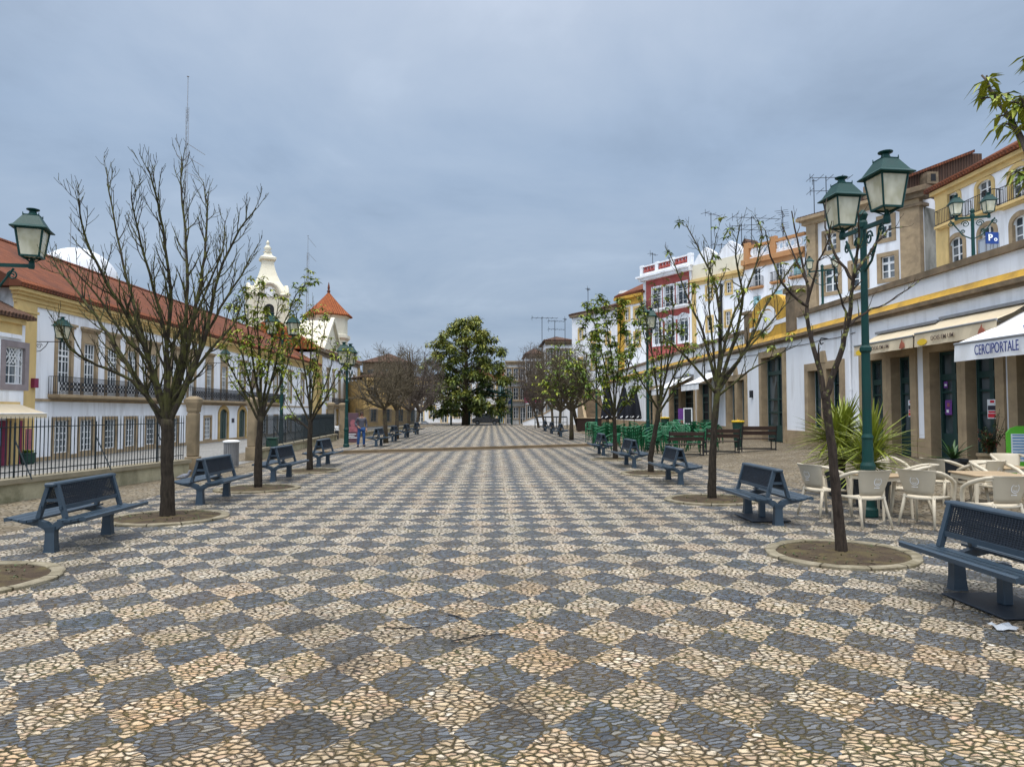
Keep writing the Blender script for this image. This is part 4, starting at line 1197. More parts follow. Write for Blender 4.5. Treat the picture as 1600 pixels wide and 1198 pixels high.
# yellow trimmed house
root, s0, W, zt = row_house('corner_house', 'white house with ochre cornice and ochre corner strips left of the red house', 966.5, 1007, 470, MT['cream'])
ops = [rop(s0, 977, 984, 483, 500), rop(s0, 993, 1000, 481, 498), rop(s0, 977, 984, 520, 540), rop(s0, 993, 1000, 520, 540)]
facade(root, W, 0, zt, ops, 10, MT['white'], .2)
for o in ops: window(root, o, MT['yellow'], .24, cols=2, rows=3, reveal=.2, sill=.2)
mb = MB(); mb.box(-.1, W + .02, -.12, .04, zt - .7, zt); mb.box(-.3, W + .02, -.4, .04, zt, zt + .3); mb.box(0, 1.1, -.1, .04, 0, zt - .7); mb.build('cornice', MT['bright_yellow'], root)
hip_roof(root, 0, W, 0, 10, zt + .45, 2.8, MT['tile'], .3, True, False)

# red house
root, s0, W, zt = row_house('red_house', 'red house with white window bands, balustraded parapet and arched lower windows', 1007.5, 1083, 440, MT['red'])
oU = [rop(s0, 1021, 1034.5, 449, 482), rop(s0, 1039.5, 1054.5, 446, 480), rop(s0, 1060, 1075.5, 441, 477)]
oL = [rop(s0, 1022, 1035.5, 498, 538), rop(s0, 1042, 1056, 494, 536), rop(s0, 1062, 1077, 490, 533)]
facade(root, W, 0, zt, oU + oL, 10, MT['red'], .2)
for o in oU: window(root, o, MT['white'], .15, cols=2, rows=4, reveal=.2, sill=0, transom=o[3] - .8)
for o in oL:
    wn = window(root, o, MT['white'], .15, cols=2, rows=4, reveal=.2, sill=.2, arch=.8)
    mb = MB(); cx = (o[0] + o[1]) / 2; rz_ = (o[1] - o[0]) / 2
    for t in range(1, 6): mb.bar((cx, .1, o[3] - .78), (cx - rz_ * cos(t * pi / 6), .1, o[3] - .78 + .75 * sin(t * pi / 6)), .05, .03, (0, 1, 0))
    mb.build('fanlight', MT['paint_white'], wn)
zb = min(o[2] for o in oU)
balcony(root, oU[0][0] - .5, oU[2][1] + .5, zb, .8, .95, stone=MT['white'], ornament=.8, step=.2)
mb = MB(); mb.box(-.02, .35, -.08, .03, 0, zt); mb.box(W - .25, W, -.08, .03, 0, zt); mb.box(.36, W - .26, -.06, .03, zb - 1.3, zb - .95); build_each(mb, 'corner_strip', MT['white'], root)
mb = MB(); mb.box(-.3, W + .1, -.5, .03, zt, zt + .3); mb.box(-.5, W + .1, -.75, .03, zt + .3, zt + .5); mb.build('cornice', MT['white'], root)
mb = MB(); pz = zt + .5
for i in range(4): mb.box(W * i / 3 - .22, W * i / 3 + .22, -.35, .1, pz, pz + 1.2)
mb.box(-.2, W + .2, -.3, .05, pz + .003, pz + .32); mb.box(-.25, W + .25, -.36, .11, pz + .95, pz + 1.1); build_each(mb, 'parapet', MT['white'], root)
mb = MB()
for i in range(3):
    for k in range(4):
        x = W * i / 3 + W / 3 * (k + 1) / 5
        mb.lathe([(.28, pz + .32), (.45, pz + .48), (.38, pz + .62), (.2, pz + .78), (.34, pz + .95)], 8, (x, -.13, 0), sx=.62, sy=.5)
build_each(mb, 'baluster', MT['red'], root)

# cream house
root, s0, W, zt = row_house('corner_house', 'cream house with ochre cornice and twin pale gables on its parapet', 1083.5, 1165, 442, MT['cream'])
oo = [rop(s0, 1106, 1115, 447, 466), rop(s0, 1137, 1146, 440, 457), rop(s0, 1106, 1115, 495, 516), rop(s0, 1135, 1144, 486, 508)]
facade(root, W, 0, zt, oo, 10, MT['white'], .2)
for o in oo: window(root, o, MT['yellow'], .16, cols=2, rows=3, reveal=.2, sill=.2, fm=MT['paint_white'])
mb = MB(); mb.box(0.01, W, -.1, .04, zt - .35, zt); mb.box(-.05, W, -.35, .04, zt, zt + .25); mb.box(.01, .5, -.08, .04, 0, zt - .35); mb.build('cornice', MT['yellow'], root)
mb = MB(); mb.box(0.01, W, 0, .35, zt + .25, zt + 1.7); mb.build('parapet', MT['cream'], root)
for xg in (W * .28, W * .75):
    mb = MB(); mb.prism_y([(xg - 1.7, zt + 1.7), (xg + 1.7, zt + 1.7), (xg + 1.0, zt + 2.6), (xg, zt + 3.2), (xg - 1.0, zt + 2.6)], .02, .4); mb.build('gable', MT['white'], root)
mb = MB(); mb.box(W * .56, W * .72, 3.0, 4.4, zt + .2, row(1160, 372)[1]); mb.build('chimney', MT['old_white'], root)
mb = MB(); zc = row(1160, 372)[1]; mb.prism_y([(W * .54, zc), (W * .74, zc), (W * .64, zc + .8)], 2.8, 4.6); mb.build('chimney_roof', MT['tile_old'], root)
mb = MB(); s_ = row(1130)[0] - s0; mb.tube([(s_, -.12, 1), (s_, -.12, zt - .65)], .12, 6); mb.build('downpipe', MT['iron'], root)

# orange parapet house
root, s0, W, zt = row_house('corner_house', 'white house with orange balustrade and pale turquoise shutters left of the stone building', 1165.5, 1262, 413, MT['white'])
oo = []
for p, dy in ((1186, 0), (1220, -9), (1250, -17)):
    oo.append(rop(s0, p - 6, p + 6, 418 + dy, 447 + dy)); oo.append(rop(s0, p - 6, p + 6, 462 + dy, 493 + dy))
facade(root, W, 0, zt, oo, 10, MT['white'], .2)
for i, o in enumerate(oo):
    wn = window(root, o, MT['white'], .16, cols=2, rows=3, reveal=.2, sill=.25)
    mb = MB(); a, b_, c, e = o; cx = (a + b_) / 2; open_ = 0.0 if i % 2 else .0
    if i % 2 or i == 4:
        for q in (0, 1):
            x0, x1 = (a, cx - .01) if q == 0 else (cx + .01, b_)
            mb.box(x0, x1, .04, .08, c, e)
            for k in range(10):
                z = c + (e - c) * (k + .5) / 10; mb.box(x0 + .06, x1 - .06, .02, .04, z - .05, z + .03)
        mb.build('shutter', MT['turq'], wn)
    if not i % 2: balcony(root, a - .3, b_ + .3, c - .02, .35, .8, stone=MT['orange'], th=.15, ornament=0)
mb = MB(); mb.box(0.01, W, -.1, .04, zt - .5, zt - .1); mb.box(-.1, W, -.3, .04, zt - .1, zt + .35); mb.box(0.01, W, -.05, .25, zt + 1.35, zt + 1.6); mb.box(0.01, .6, -.06, .3, zt + .35, zt + 1.9); mb.box(W * .5 - .3, W * .5 + .3, -.06, .3, zt + .35, zt + 1.9); mb.build('cornice', MT['orange'], root)
mb = MB(); mb.box(0.6, W, .06, .2, zt + .35, zt + .55)
for k in range(9):
    x = .8 + (W - 1.2) * (k + .5) / 9
    for t in range(12):
        a0, a1 = 2 * pi * t / 12, 2 * pi * (t + 1) / 12
        mb.prism_y([(x + .25 * cos(a0), zt + .95 + .25 * sin(a0)), (x + .25 * cos(a1), zt + .95 + .25 * sin(a1)), (x + .4 * cos(a1), zt + .95 + .4 * sin(a1)), (x + .4 * cos(a0), zt + .95 + .4 * sin(a0))], .06, .18)
mb.build('balustrade', MT['white'], root)

# stone pilaster building
root, s0, W, zt = row_house('granite_building', 'white three storey building with heavy granite pilasters and a moss stained end wall', 1269, 1449, 352, MT['white'], D=16)
zt = row(1252, 356)[1]
oo = []
for p, a, c in ((1303.5, 363, 390), (1346, 352, 380), (1391, 340, 371)): oo.append(rop(s0, p - 9, p + 9, a, c))
for p, a, c in ((1303, 418, 455), (1346, 410, 446), (1392.5, 399, 434)): oo.append(rop(s0, p - 11, p + 11, a, c))
facade(root, W, 0, zt, oo, 16, MT['white'], .25)
for o in oo: window(root, o, MT['stone'], .30, cols=2, rows=3, reveal=.25, sill=.3, transom=o[3] - (o[3] - o[2]) * .3, t=.08)
pa = row(1283)[0] - s0; pb_ = row(1418)[0] - s0
mb = MB(); mb.box(-.02, pa, -.35, .05, 0, zt); mb.box(pb_, W + .02, -.45, .05, 0, zt - .2); build_each(mb, 'pilaster', MT['stone'], root)
mb = MB(); mb.box(pb_ - .4, W + .5, -.7, .4, zt - .2, zt + .15); mb.box(pb_ - .7, W + .8, -1.0, .5, zt + .15, zt + .5); mb.box(pb_ - .2, W + .3, -.6, .3, zt - .75, zt - .55); mb.build('capital', MT['darkstone'], root)
mb = MB(); mb.box(-.35, pb_ - .71, -.5, .05, zt - .02, zt + .3); mb.box(-.6, pb_ - .71, -.9, .05, zt + .3, zt + .55); mb.build('cornice', MT['stone'], root)
mb = MB(); mb.box(W - .06, W + .06, 0.2, 16.1, 0, zt - .76); mb.build('end_wall', MT['mossy'], root)
hip_roof(root, -.3, W - 3.2, 0, 16, zt + .7, 1.7, MT['tile_old'], .5)
# brown tile-hung attic with chimney behind it
p0 = at_y(1362, 325, 62); p1 = at_y(1534, 237, 62)
root = thing('attic', 'tile hung brown attic with a chimney above the moss stained wall', 'roof', (p0.x, 62, 0))
L = p1.x - p0.x; zl = at_y(1362, 300, 62).z; zr = at_y(1534, 240, 62).z
mb = MB(); mb.prism_y([(0, 10), (L, 10), (L, zr), (L - .9, zr), (0, zl)], 0, 6); mb.build('wall', MT['tile_old'], root)
mb = MB(); mb.prism_y([(0, zl), (L - .9, zr), (L - .9, zr + .25), (0, zl + .25)], -.35, 6.2); mb.build('roof', MT['tile'], root)
mb = MB(); xx = at_y(1446, 283, 62).x - p0.x; zz = at_y(1446, 283, 62).z; mb.box(xx - .55, xx + .5, -1.1, 0.1, zz - .6, zz + .5); dm = mb.build('dormer', MT['darkstone'], root)
mb = MB(); mb.box(xx - .2, xx + .25, -1.13, -1.05, zz - .35, zz + .3); mb.build('dormer_window', MT['dark'], root)
p = at_y(1372, 308, 61); mb = MB(); mb.box(p.x - p0.x - .9, p.x - p0.x + .9, -1.2, -.15, 10, at_y(1372, 288, 61).z); mb.build('chimney', MT['darkstone'], root)

# yellow three storey house at the right edge
XY = 30.0
Yc = at_x(1472, 640, XY).y
root = thing('yellow_house', 'ochre and white three storey house with arched windows at the upper right edge', 'house', (XY, Yc, 0), -pi / 2)
def sy(px): return Yc - at_x(px, 640, XY).y
def yop(px0, px1, py0, py1):
    pm = (px0 + px1) / 2
    return (sy(px0), sy(px1), at_x(pm, py1, XY).z, at_x(pm, py0, XY).z)
W = 24.0; zt = at_x(1462, 305, XY).z
zt = 16.4
oo = [yop(1487, 1507, 297, 344), yop(1537, 1560, 277, 327), yop(1590, 1616, 255, 309)]
ol = [yop(1491, 1512, 368, 409), yop(1539, 1562, 350, 392), yop(1591, 1617, 333, 378)]
facade(root, W, 0, zt, oo + ol, 10, MT['white'], .25)
for o in oo: window(root, o, MT['yellow'], .26, cols=2, rows=4, reveal=.25, sill=0, arch=.32, t=.07)
for o in ol: window(root, o, MT['stone'], .28, cols=2, rows=3, reveal=.25, sill=.1, arch=.4, t=.07)
for o in oo: balcony(root, o[0] - .65, o[1] + .65, o[2], .45, 1.0, stone=MT['yellow'], ornament=0, step=.16)
mb = MB(); mb.box(-.02, 1.2, -.12, .05, 0, zt - .4); build_each(mb, 'corner_pilaster', MT['yellow'], root)
mb = MB(); mb.box(-.1, W, -.12, .05, zt - .4, zt - .1); mb.box(-.25, W, -.35, .05, zt - .1, zt + .15); mb.build('cornice', MT['yellow'], root)
hip_roof(root, 0, W, 0, 10, zt + .35, 3.2, MT['tile'], .55, True, False)

# --- end of the terrace: ramp wall and stair
p0 = at_y(817, 640, 86)
root = thing('ramp_wall', 'white sloping ramp wall beside the bare trees at the far right end', 'wall', (p0.x, 86, 0))
mb = MB(); mb.prism_y([(0, 0), (9.5, 0), (9.5, 4.4), (7.5, 4.2), (2.5, 1.4), (0, .5)], 0, .4); mb.build('wall', MT['white'], root)
mb = MB(); mb.prism_y([(0, .5), (2.5, 1.4), (7.5, 4.2), (9.5, 4.4), (9.5, 4.55), (7.5, 4.36), (2.5, 1.55), (0, .62)], -.06, .46); mb.build('coping', MT['stone'], root)
root = thing('stone_stair', 'brown stone stair between the black parasols and the terrace end', 'stair', (10.9, 72.0, hz(10.9)))
mb = MB()
for k in range(15): mb.box(-.9, 1.2, k * .32, 5.2, k * .27 + (.004 if k else 0), k * .27 + .27)
mb.build('steps', MT['darkstone'], root)
mb = MB(); mb.prism_x([(-.3, 0), (5.2, 0), (5.2, 5.0), (4.8, 5.0), (-.3, .8)], -1.2, -.92); mb.build('side_wall', MT['stone'], root)
# ------------------------------------------------------------------ railing fences and stone pillars on the left
def fence(name, label, p, q, wall_h=.45, bar_h=1.25, braces=True, step=.105):
    p = Vector(p); q = Vector(q); L = (q - p).length
    t = q - p; r = thing(name, label, 'fence', p, math.atan2(t.y, t.x), 'railings on low walls along the left of the square')
    mb = MB(); mb.box(0, L, -.2, .2, -.3, wall_h - .1); mb.build('base_wall', MT['mossy_base'], r)
    mb = MB(); mb.box(-.02, L + .02, -.26, .26, wall_h - .1, wall_h); mb.build('coping', MT['ring'], r)
    mb = MB(); k = int(L / step)
    for i in range(k + 1):
        x = L * i / k
        mb.tube([(x, 0, wall_h), (x, 0, wall_h + bar_h - .1), (x, 0, wall_h + bar_h)], [.011, .011, .003], 5)
    mb.bar((0, 0, wall_h + .12), (L, 0, wall_h + .12), .04, .02); mb.bar((0, 0, wall_h + bar_h - .22), (L, 0, wall_h + bar_h - .22), .04, .02)
    mb.build('railing', MT['fence_iron'], r)
    if braces:
        m = max(1, int(L / 1.9))
        for i in range(m):
            mb = MB(); x = L * (i + .5) / m
            mb.tube([(x, 0, wall_h + bar_h * .62), (x, -.42, wall_h - .02)], .014, 5); mb.tube([(x, 0, wall_h), (x, 0, wall_h + bar_h * .9)], .02, 5)
            mb.build('brace', MT['fence_iron'], r)
    return r
MT['mossy_base'] = mat('moss_stained_low_wall', (.42, .38, .25), .9, .3, 1.5, (.09, .09, .04), .8, 1.1, .44, .66, .25, 25)
fence('railing_fence', 'railing on a mossy low wall in front of the yellow cottage, nearest on the left', (-10.75, 9.0, 0), (-8.75, 20.0, 0))
fence('railing_fence', 'railing on a low wall between the grey litter bin and the portal pillars', (-8.95, 26.4, 0), (-10.0, 44.5, 0), .4, 1.3)
fence('railing_fence', 'dark green railing far along the left behind the upper benches', (-9.6, 49.5, 0), (-9.0, 86, 0), .3, 1.75, False, .2)
def pillar(label, x, y, h, w_=.56):
    r = thing('stone_pillar', label, 'pillar', (x, y, -.05), 0, 'stone gate pillars on the left')
    a = w_ / 2
    mb = MB(); mb.rbox(-a - .04, a + .04, -a - .04, a + .04, 0, .55, .02); mb.rbox(-a, a, -a, a, .55, h - .42, .03); mb.build('shaft', MT['pillarstone'], r)
    mb = MB(); mb.lathe([(a * 1.38, h - .42), (a * 1.5, h - .36), (a * 1.5, h - .30), (a * 1.62, h - .24), (a * 1.85, h - .14), (a * 1.85, h - .04), (a * 1.5, h), (a * .8, h + .05)], 4, rot=pi / 4); mb.build('cap', MT['pillarstone'], r)
pillar('stone pillar at the end of the nearest railing', -8.62, 20.35, 2.25, .28)
pillar('stone pillar with cap half hidden behind the first yellow budded tree', -8.85, 26.0, 2.35, .30)
q = at_z(517, 687, 0); pillar('taller left stone pillar of the portal by the info panel', q.x, q.y, 2.4, .36)
q = at_z(535, 684, 0); pillar('right stone pillar of the portal, behind the lamp post', q.x, q.y, 2.4, .36)

# ------------------------------------------------------------------ metal benches (two seats back to back)
def bench_parts(r, plate):
    L = .80
    # back: perforated panel held by two A frames
    mb = MB()
    for s in (-1, 1):
        y = s * .65
        for q in (-1, 1):
            mb.bar((q * .17, y, .43), (q * .045, y, .86), .05, .06, (0, 1, 0))
        mb.bar((-.1, y, .66), (.1, y, .66), .04, .04)
        mb.build('back_frame', MT['bench'], r); mb = MB()
    mb = MB()
    mb.rbox(-.065, .065, -.74, .74, .835, .885, .015)
    mb.build('back_rail', MT['bench'], r)
    for q in (-1, 1):
        mb = MB(); mb.bar((q * .128, -.70, .565), (q * .128, .70, .565), .03, .05); mb.build('back_rail', MT['bench'], r)
    mb = MB()
    for q in (-1, 1):
        for i in range(13):
            f = i / 12; z = .595 + f * .235; x = q * (.122 - f * .066)
            mb.bar((x, -.64, z), (x, .64, z), .008, .0115)
        for i in range(34):
            y = -.63 + 1.26 * i / 33
            mb.bar((q * .121, y, .59), (q * .056, y, .84), .014, .006, (0, 1, 0))
    mb.build('backrest', MT['bench_dark'], r)
    for q in (-1, 1):
        mb = MB()
        prof = [(.14, .435), (.22, .425), (.32, .43), (.41, .448), (.475, .466)]
        for i in range(4):
            (x0, z0), (x1, z1) = prof[i], prof[i + 1]
            g = .012
            a = Vector((q * (x0 + g), 0, z0)); c = Vector((q * (x1 - g * .3), 0, z1))
            if i == 3:
                mb.prism_y([(q * (x0 + g), z0), (q * x1, z1), (q * (x1 + .035), z1 - .012), (q * (x1 + .03), z1 - .055), (q * (x1 - .02), z1 - .05), (q * (x0 + g), z0 - .03)][::q], -L, L)
            else:
                mb.prism_y([(q * (x0 + g), z0), (q * (x1 - .002), z1), (q * (x1 - .002), z1 - .026), (q * (x0 + g), z0 - .026)][::q], -L, L)
        mb.build('seat', MT['bench'], r)
    for s in (-1, 1):
        mb = MB(); y = s * .65
        mb.lathe([(.105, 0), (.10, .015), (.088, .12), (.082, .25), (.10, .33)], 4, (0, y, 0), rot=pi / 4, sy=.8)
        for q in (-1, 1):
            pts = [(0, .27), (.06, .34), (.14, .378), (.24, .39), (.35, .408), (.46, .432)]
            for (x0, z0), (x1, z1), h0, h1 in zip(pts, pts[1:], (.12, .09, .07, .055, .045), (.09, .07, .055, .045, .03)):
                poly = [(q * x0, z0 + h0 / 2), (q * x1, z1 + h1 / 2), (q * x1, z1 - h1 / 2 - .015), (q * x0, z0 - h0 / 2 - .015)]
                mb.prism_y(poly[::q], y - .04, y + .04)
        mb.build('leg', MT['bench'], r)
    if plate:
        mb = MB(); mb.rbox(-.32, .32, -.42, .42, .012, .03, .006); mb.build('base_plate', MT['bench_dark'], r)
        mb = MB(); mb.rbox(-.045, .045, -.05, .05, .03, .40, .008); mb.build('leg', MT['bench'], r)
G_B = 'slate blue double sided benches in two rows along the square'
BL = [('empty slate blue bench at the left, nearest to the camera in the left row', -5.62, 9.75, False),
      ('slate blue bench with a pigeon beside it, between the two bare trunks on the left', -5.62, 14.3, False),
      ('slate blue bench in front of the small green litter box, third in the left row', -5.58, 18.7, False),
      ('slate blue bench below the kerb step on the left, behind the third left trunk', -5.6, 23.4, False),
      ('small bench right beside the walking man on the upper level', -5.5, 34.2, False),
      ('small bench next after the one beside the walking man', -5.5, 39.6, False),
      ('small left bench third from the walking man', -5.5, 45.4, False),
      ('small left bench farthest from the camera', -5.5, 51.6, False),
      ('large slate blue bench cut by the right edge, closest to the camera', 4.72, 6.28, True),
      ('slate blue bench left of the beige cafe chairs, with a square foot plate', 4.55, 11.55, True),
      ('slate blue bench in front of the dark wooden benches', 4.68, 17.6, False),
      ('slate blue bench in front of the green chairs, fourth in the right row', 4.6, 22.8, False),
      ('slate blue bench at the kerb step on the right', 4.62, 28.9, False),
      ('small right bench on the upper level, first past the step', 4.7, 46.6, False),
      ('small right bench on the upper level, second past the step', 4.7, 53.5, False),
      ('small right bench on the upper level, third past the step', 4.7, 60.0, False)]
protos = {}
for lab, x, y, pl in BL:
    z = gz_at(x, y)
    if pl not in protos:
        r = thing('bench', lab, 'bench', (x, y, z + .006), 0, G_B); bench_parts(r, pl); protos[pl] = r
    else: dup(protos[pl], lab, (x, y, z + .006), R(random.uniform(-1.5, 1.5)))

# ------------------------------------------------------------------ tree pits
G_P = 'round stone kerbs around the tree roots'
def tree_pit(label, x, y, z, rx=.97):
    r = thing('tree_pit', label, 'tree pit', (x, y, z), random.uniform(0, 1), G_P)
    n = 48; mb = MB(); prof = [(rx, 0.0), (rx, .03), (rx - .015, .04), (rx - .125, .04), (rx - .14, .03), (rx - .14, .0)]
    for i, (pr, pz) in enumerate(prof):
        for k in range(n):
            a = 2 * pi * k / n; j = 1 + .008 * sin(k * 2.3) + .006 * sin(k * 5.1 + i)
            mb.v.append((pr * j * cos(a), pr * j * sin(a) * .9, pz))
    for i in range(len(prof) - 1):
        for k in range(n):
            j = (k + 1) % n; mb.f.append((i*n+k, i*n+j, (i+1)*n+j, (i+1)*n+k)); mb.m.append(0)
    mb.build('kerb_ring', MT['ring_kerb'], r)
    rng = random.Random(int(x * 91 + y * 17)); mb = MB(); rings = 7
    mb.v.append((0, 0, .055)); 
    for i in range(1, rings + 1):
        rr = (rx - .138) * i / rings
        for k in range(24):
            a = 2 * pi * k / 24; mb.v.append((rr * cos(a), rr * sin(a) * .9, .018 + .04 * (1 - i / rings) ** 1.5 + rng.uniform(-.006, .008)))
    for k in range(24):
        mb.f.append((0, 1 + k, 1 + (k + 1) % 24)); mb.m.append(0)
        for i in range(rings - 1):
            a = 1 + i * 24; mb.f.append((a + k, a + 24 + k, a + 24 + (k + 1) % 24, a + (k + 1) % 24)); mb.m.append(0)
    mb.build('soil', MT['soil'], r, True)
    mb = MB()
    for k in range(70):
        a = rng.uniform(0, 6.28); q = (rx - .2) * math.sqrt(rng.random()); p = Vector((q * cos(a), q * sin(a) * .9, .025))
        mb.cur = 0 if rng.random() < .55 else 1
        if mb.cur == 0:
            for j in range(3): leaflet(mb, p, Vector((rng.uniform(-1, 1), rng.uniform(-1, 1), rng.uniform(.2, .9))), Vector((0, 0, 1)), rng.uniform(.03, .06), .018, .3)
        else: leaflet(mb, p + Vector((0, 0, .01)), Vector((rng.uniform(-1, 1), rng.uniform(-1, 1), rng.uniform(-.1, .2))), Vector((0, 0, 1)), rng.uniform(.04, .08), .03, .1)
    wd = mb.build('weeds', [MT['leaf_c'], MT['twig']], r); wd['kind'] = 'stuff'
    return r

# ------------------------------------------------------------------ trees
def rvec(rng):
    while True:
        v = Vector((rng.uniform(-1, 1), rng.uniform(-1, 1), rng.uniform(-1, 1)))
        if .1 < v.length < 1: return v.normalized()

def grow(mb, p, d, L, r0, lvl, mx, rng, tips, P):
    n = max(3, int(L / P['seg'][lvl])); n = min(n, 9)
    pts = [p.copy()]; rads = [r0]; d = d.normalized()
    r1 = r0 * P['taper']
    for i in range(n):
        d = (d + rvec(rng) * P['wig'] + Vector((0, 0, 1)) * P['up'][lvl]).normalized()
        pts.append(pts[-1] + d * (L / n)); rads.append(r0 + (r1 - r0) * (i + 1) / n)
    finish(mb, pts, rads, L, lvl, mx, rng, tips, P)

def finish(mb, pts, rads, L, lvl, mx, rng, tips, P, t0=.22):
    if lvl >= mx:
        rads = list(rads); rads[-1] *= P.get('bud', 1.25)
    mb.tube(pts, rads, (8, 6, 4, 3)[min(lvl, 3)], True)
    if lvl >= mx or lvl == mx - 1:
        tips.append((pts[-1], (pts[-1] - pts[-2]).normalized()))
    if lvl >= mx: return
    k = max(1, int(L * P['den'][lvl] + rng.random()))
    n = len(pts) - 1
    for c in range(k):
        t = t0 + (1 - t0) * (c + rng.random()) / k
        f = min(t * n, n - 1e-3); i = int(f); g = f - i
        p = pts[i].lerp(pts[i + 1], g); ax = (pts[i + 1] - pts[i]).normalized()
        side = ax.cross(rvec(rng)).normalized()
        if side.length < .1: continue
        ang = R(rng.uniform(*P['ang']))
        d = ax * cos(ang) + side * sin(ang); d.z += P['lift'] * rng.random()
        r = (rads[i] * (1 - g) + rads[i + 1] * g)
        LL = P['len'][lvl + 1] * rng.uniform(.55, 1.15) * (1.1 - .55 * t)
        grow(mb, p, d, LL, max(r * rng.uniform(.42, .62), P['minr']), lvl + 1, mx, rng, tips, P)

PB = dict(seg=(.3, .2, .12, .08), taper=.4, wig=.17, up=(.06, .12, .16, .2), den=(0, 4.2, 5.2, 5.0), ang=(22, 52), lift=.3, len=(3, 1.5, .8, .33), minr=.0052, bud=1.7)

def pix_tree(name, label, cat, base, Y, trunk, limbs, P, rng, bark_m, mx=3, spread=.9, group=None, leaf=None, r_tr=.13, r_top=.10, r_limb=.06, extra=None):
    b = at_y(base[0], base[1], Y); b.z = gz_at(b.x, Y)
    r = thing(name, label, cat, b, 0, group)
    zlift = 0
    def L(px, py, dy=0.0): return at_y(px, py, Y + dy) - b
    tp = [Vector((0, 0, -.05))] + [L(*q) for q in trunk]
    m = len(tp)
    tr = MB(); rad = [r_tr * (1.28 if i == 0 else 1.06 if i == 1 else 1) + (r_top - r_tr) * i / max(1, m - 1) for i in range(m)]
    # finer, slightly knobbly trunk
    fp, fr = [], []
    for i in range(m - 1):
        for k in range(5):
            f = k / 5; fp.append(tp[i].lerp(tp[i + 1], f) + Vector((rng.uniform(-.007, .007), rng.uniform(-.007, .007), 0))); fr.append((rad[i] + (rad[i + 1] - rad[i]) * f) * rng.uniform(.95, 1.07))
    fp.append(tp[-1]); fr.append(rad[-1])
    tr.tube(fp, fr, 12); tr.build('trunk', bark_m, r, True)
    mb = MB(); tips = []
    for li, lm in enumerate(limbs):
        depth = spread * (-1 if li % 2 else 1) * rng.uniform(.35, 1.0)
        lr = r_limb
        if isinstance(lm[0], (int, float)): lr = lm[0]; lm = lm[1:]
        n = len(lm); cps = [L(q[0], q[1], depth * (i / (n - 1)) ** 1.2) for i, q in enumerate(lm)]
        # nearest trunk point as the root of the limb
        pts = []; 
        for i in range(n - 1):
            a = cps[max(i - 1, 0)]; b0 = cps[i]; c0 = cps[i + 1]; d0 = cps[min(i + 2, n - 1)]
            for k in range(4):
                t = k / 4
                pts.append(.5 * ((2 * b0) + (c0 - a) * t + (2 * a - 5 * b0 + 4 * c0 - d0) * t * t + (-a + 3 * b0 - 3 * c0 + d0) * t ** 3) + rvec(rng) * .012)
        pts.append(cps[-1])
        Ln = sum((pts[i + 1] - pts[i]).length for i in range(len(pts) - 1))
        rads = [lr * (1 - .86 * (i / (len(pts) - 1)) ** .8) + .003 for i in range(len(pts))]
        finish(mb, pts, rads, Ln, 1, mx, rng, tips, dict(P, den=P['den']), .14)
    mb.build('branches', bark_m if not extra else extra, r)
    if leaf: leaves(r, tips, rng, **leaf)
    return r

def leaflet(mb, p, d, nrm, L, w_, droop):
    d = d.normalized(); s = d.cross(nrm)
    if s.length < .05: s = d.cross(Vector((1, 0, .2)))
    s.normalize(); u = s.cross(d)
    a = p + d * L * .5 - Vector((0, 0, droop * L * .12)); e = p + d * L - Vector((0, 0, droop * L * .5))
    mb.add([p, a + s * w_ / 2 + u * w_ * .12, e, a - s * w_ / 2 + u * w_ * .12, a - u * w_ * .05], [(0, 1, 4), (4, 1, 2), (0, 4, 3), (4, 2, 3)])

def leaves(r, tips, rng, keep=.5, n=(3, 6), L=.14, w_=.05, mats=('leaf_a', 'leaf_b'), droop=1.0, zone=None, spread=.06, name='foliage'):
    mb = MB()
    for p, d in tips:
        k_ = keep if zone is None else keep * zone(p)
        if rng.random() > k_: continue
        for c in range(rng.choice((1, 1, 2))):
            pc = p - d * rng.uniform(0, spread * 2) + rvec(rng) * spread * .5
            mb.cur = 0 if rng.random() < .68 else 1
            a0 = rng.uniform(0, 6.28)
            for q in range(rng.randint(*n)):
                a = a0 + q * 1.25 + rng.uniform(-.3, .3)
                dd = Vector((cos(a), sin(a), rng.uniform(-.45, .5)))
                leaflet(mb, pc, dd, Vector((0, 0, 1)), L * rng.uniform(.6, 1.2), w_ * rng.uniform(.7, 1.2), droop * rng.uniform(.4, 1.2))
    mb.build(name, [MT[m] for m in mats], r)

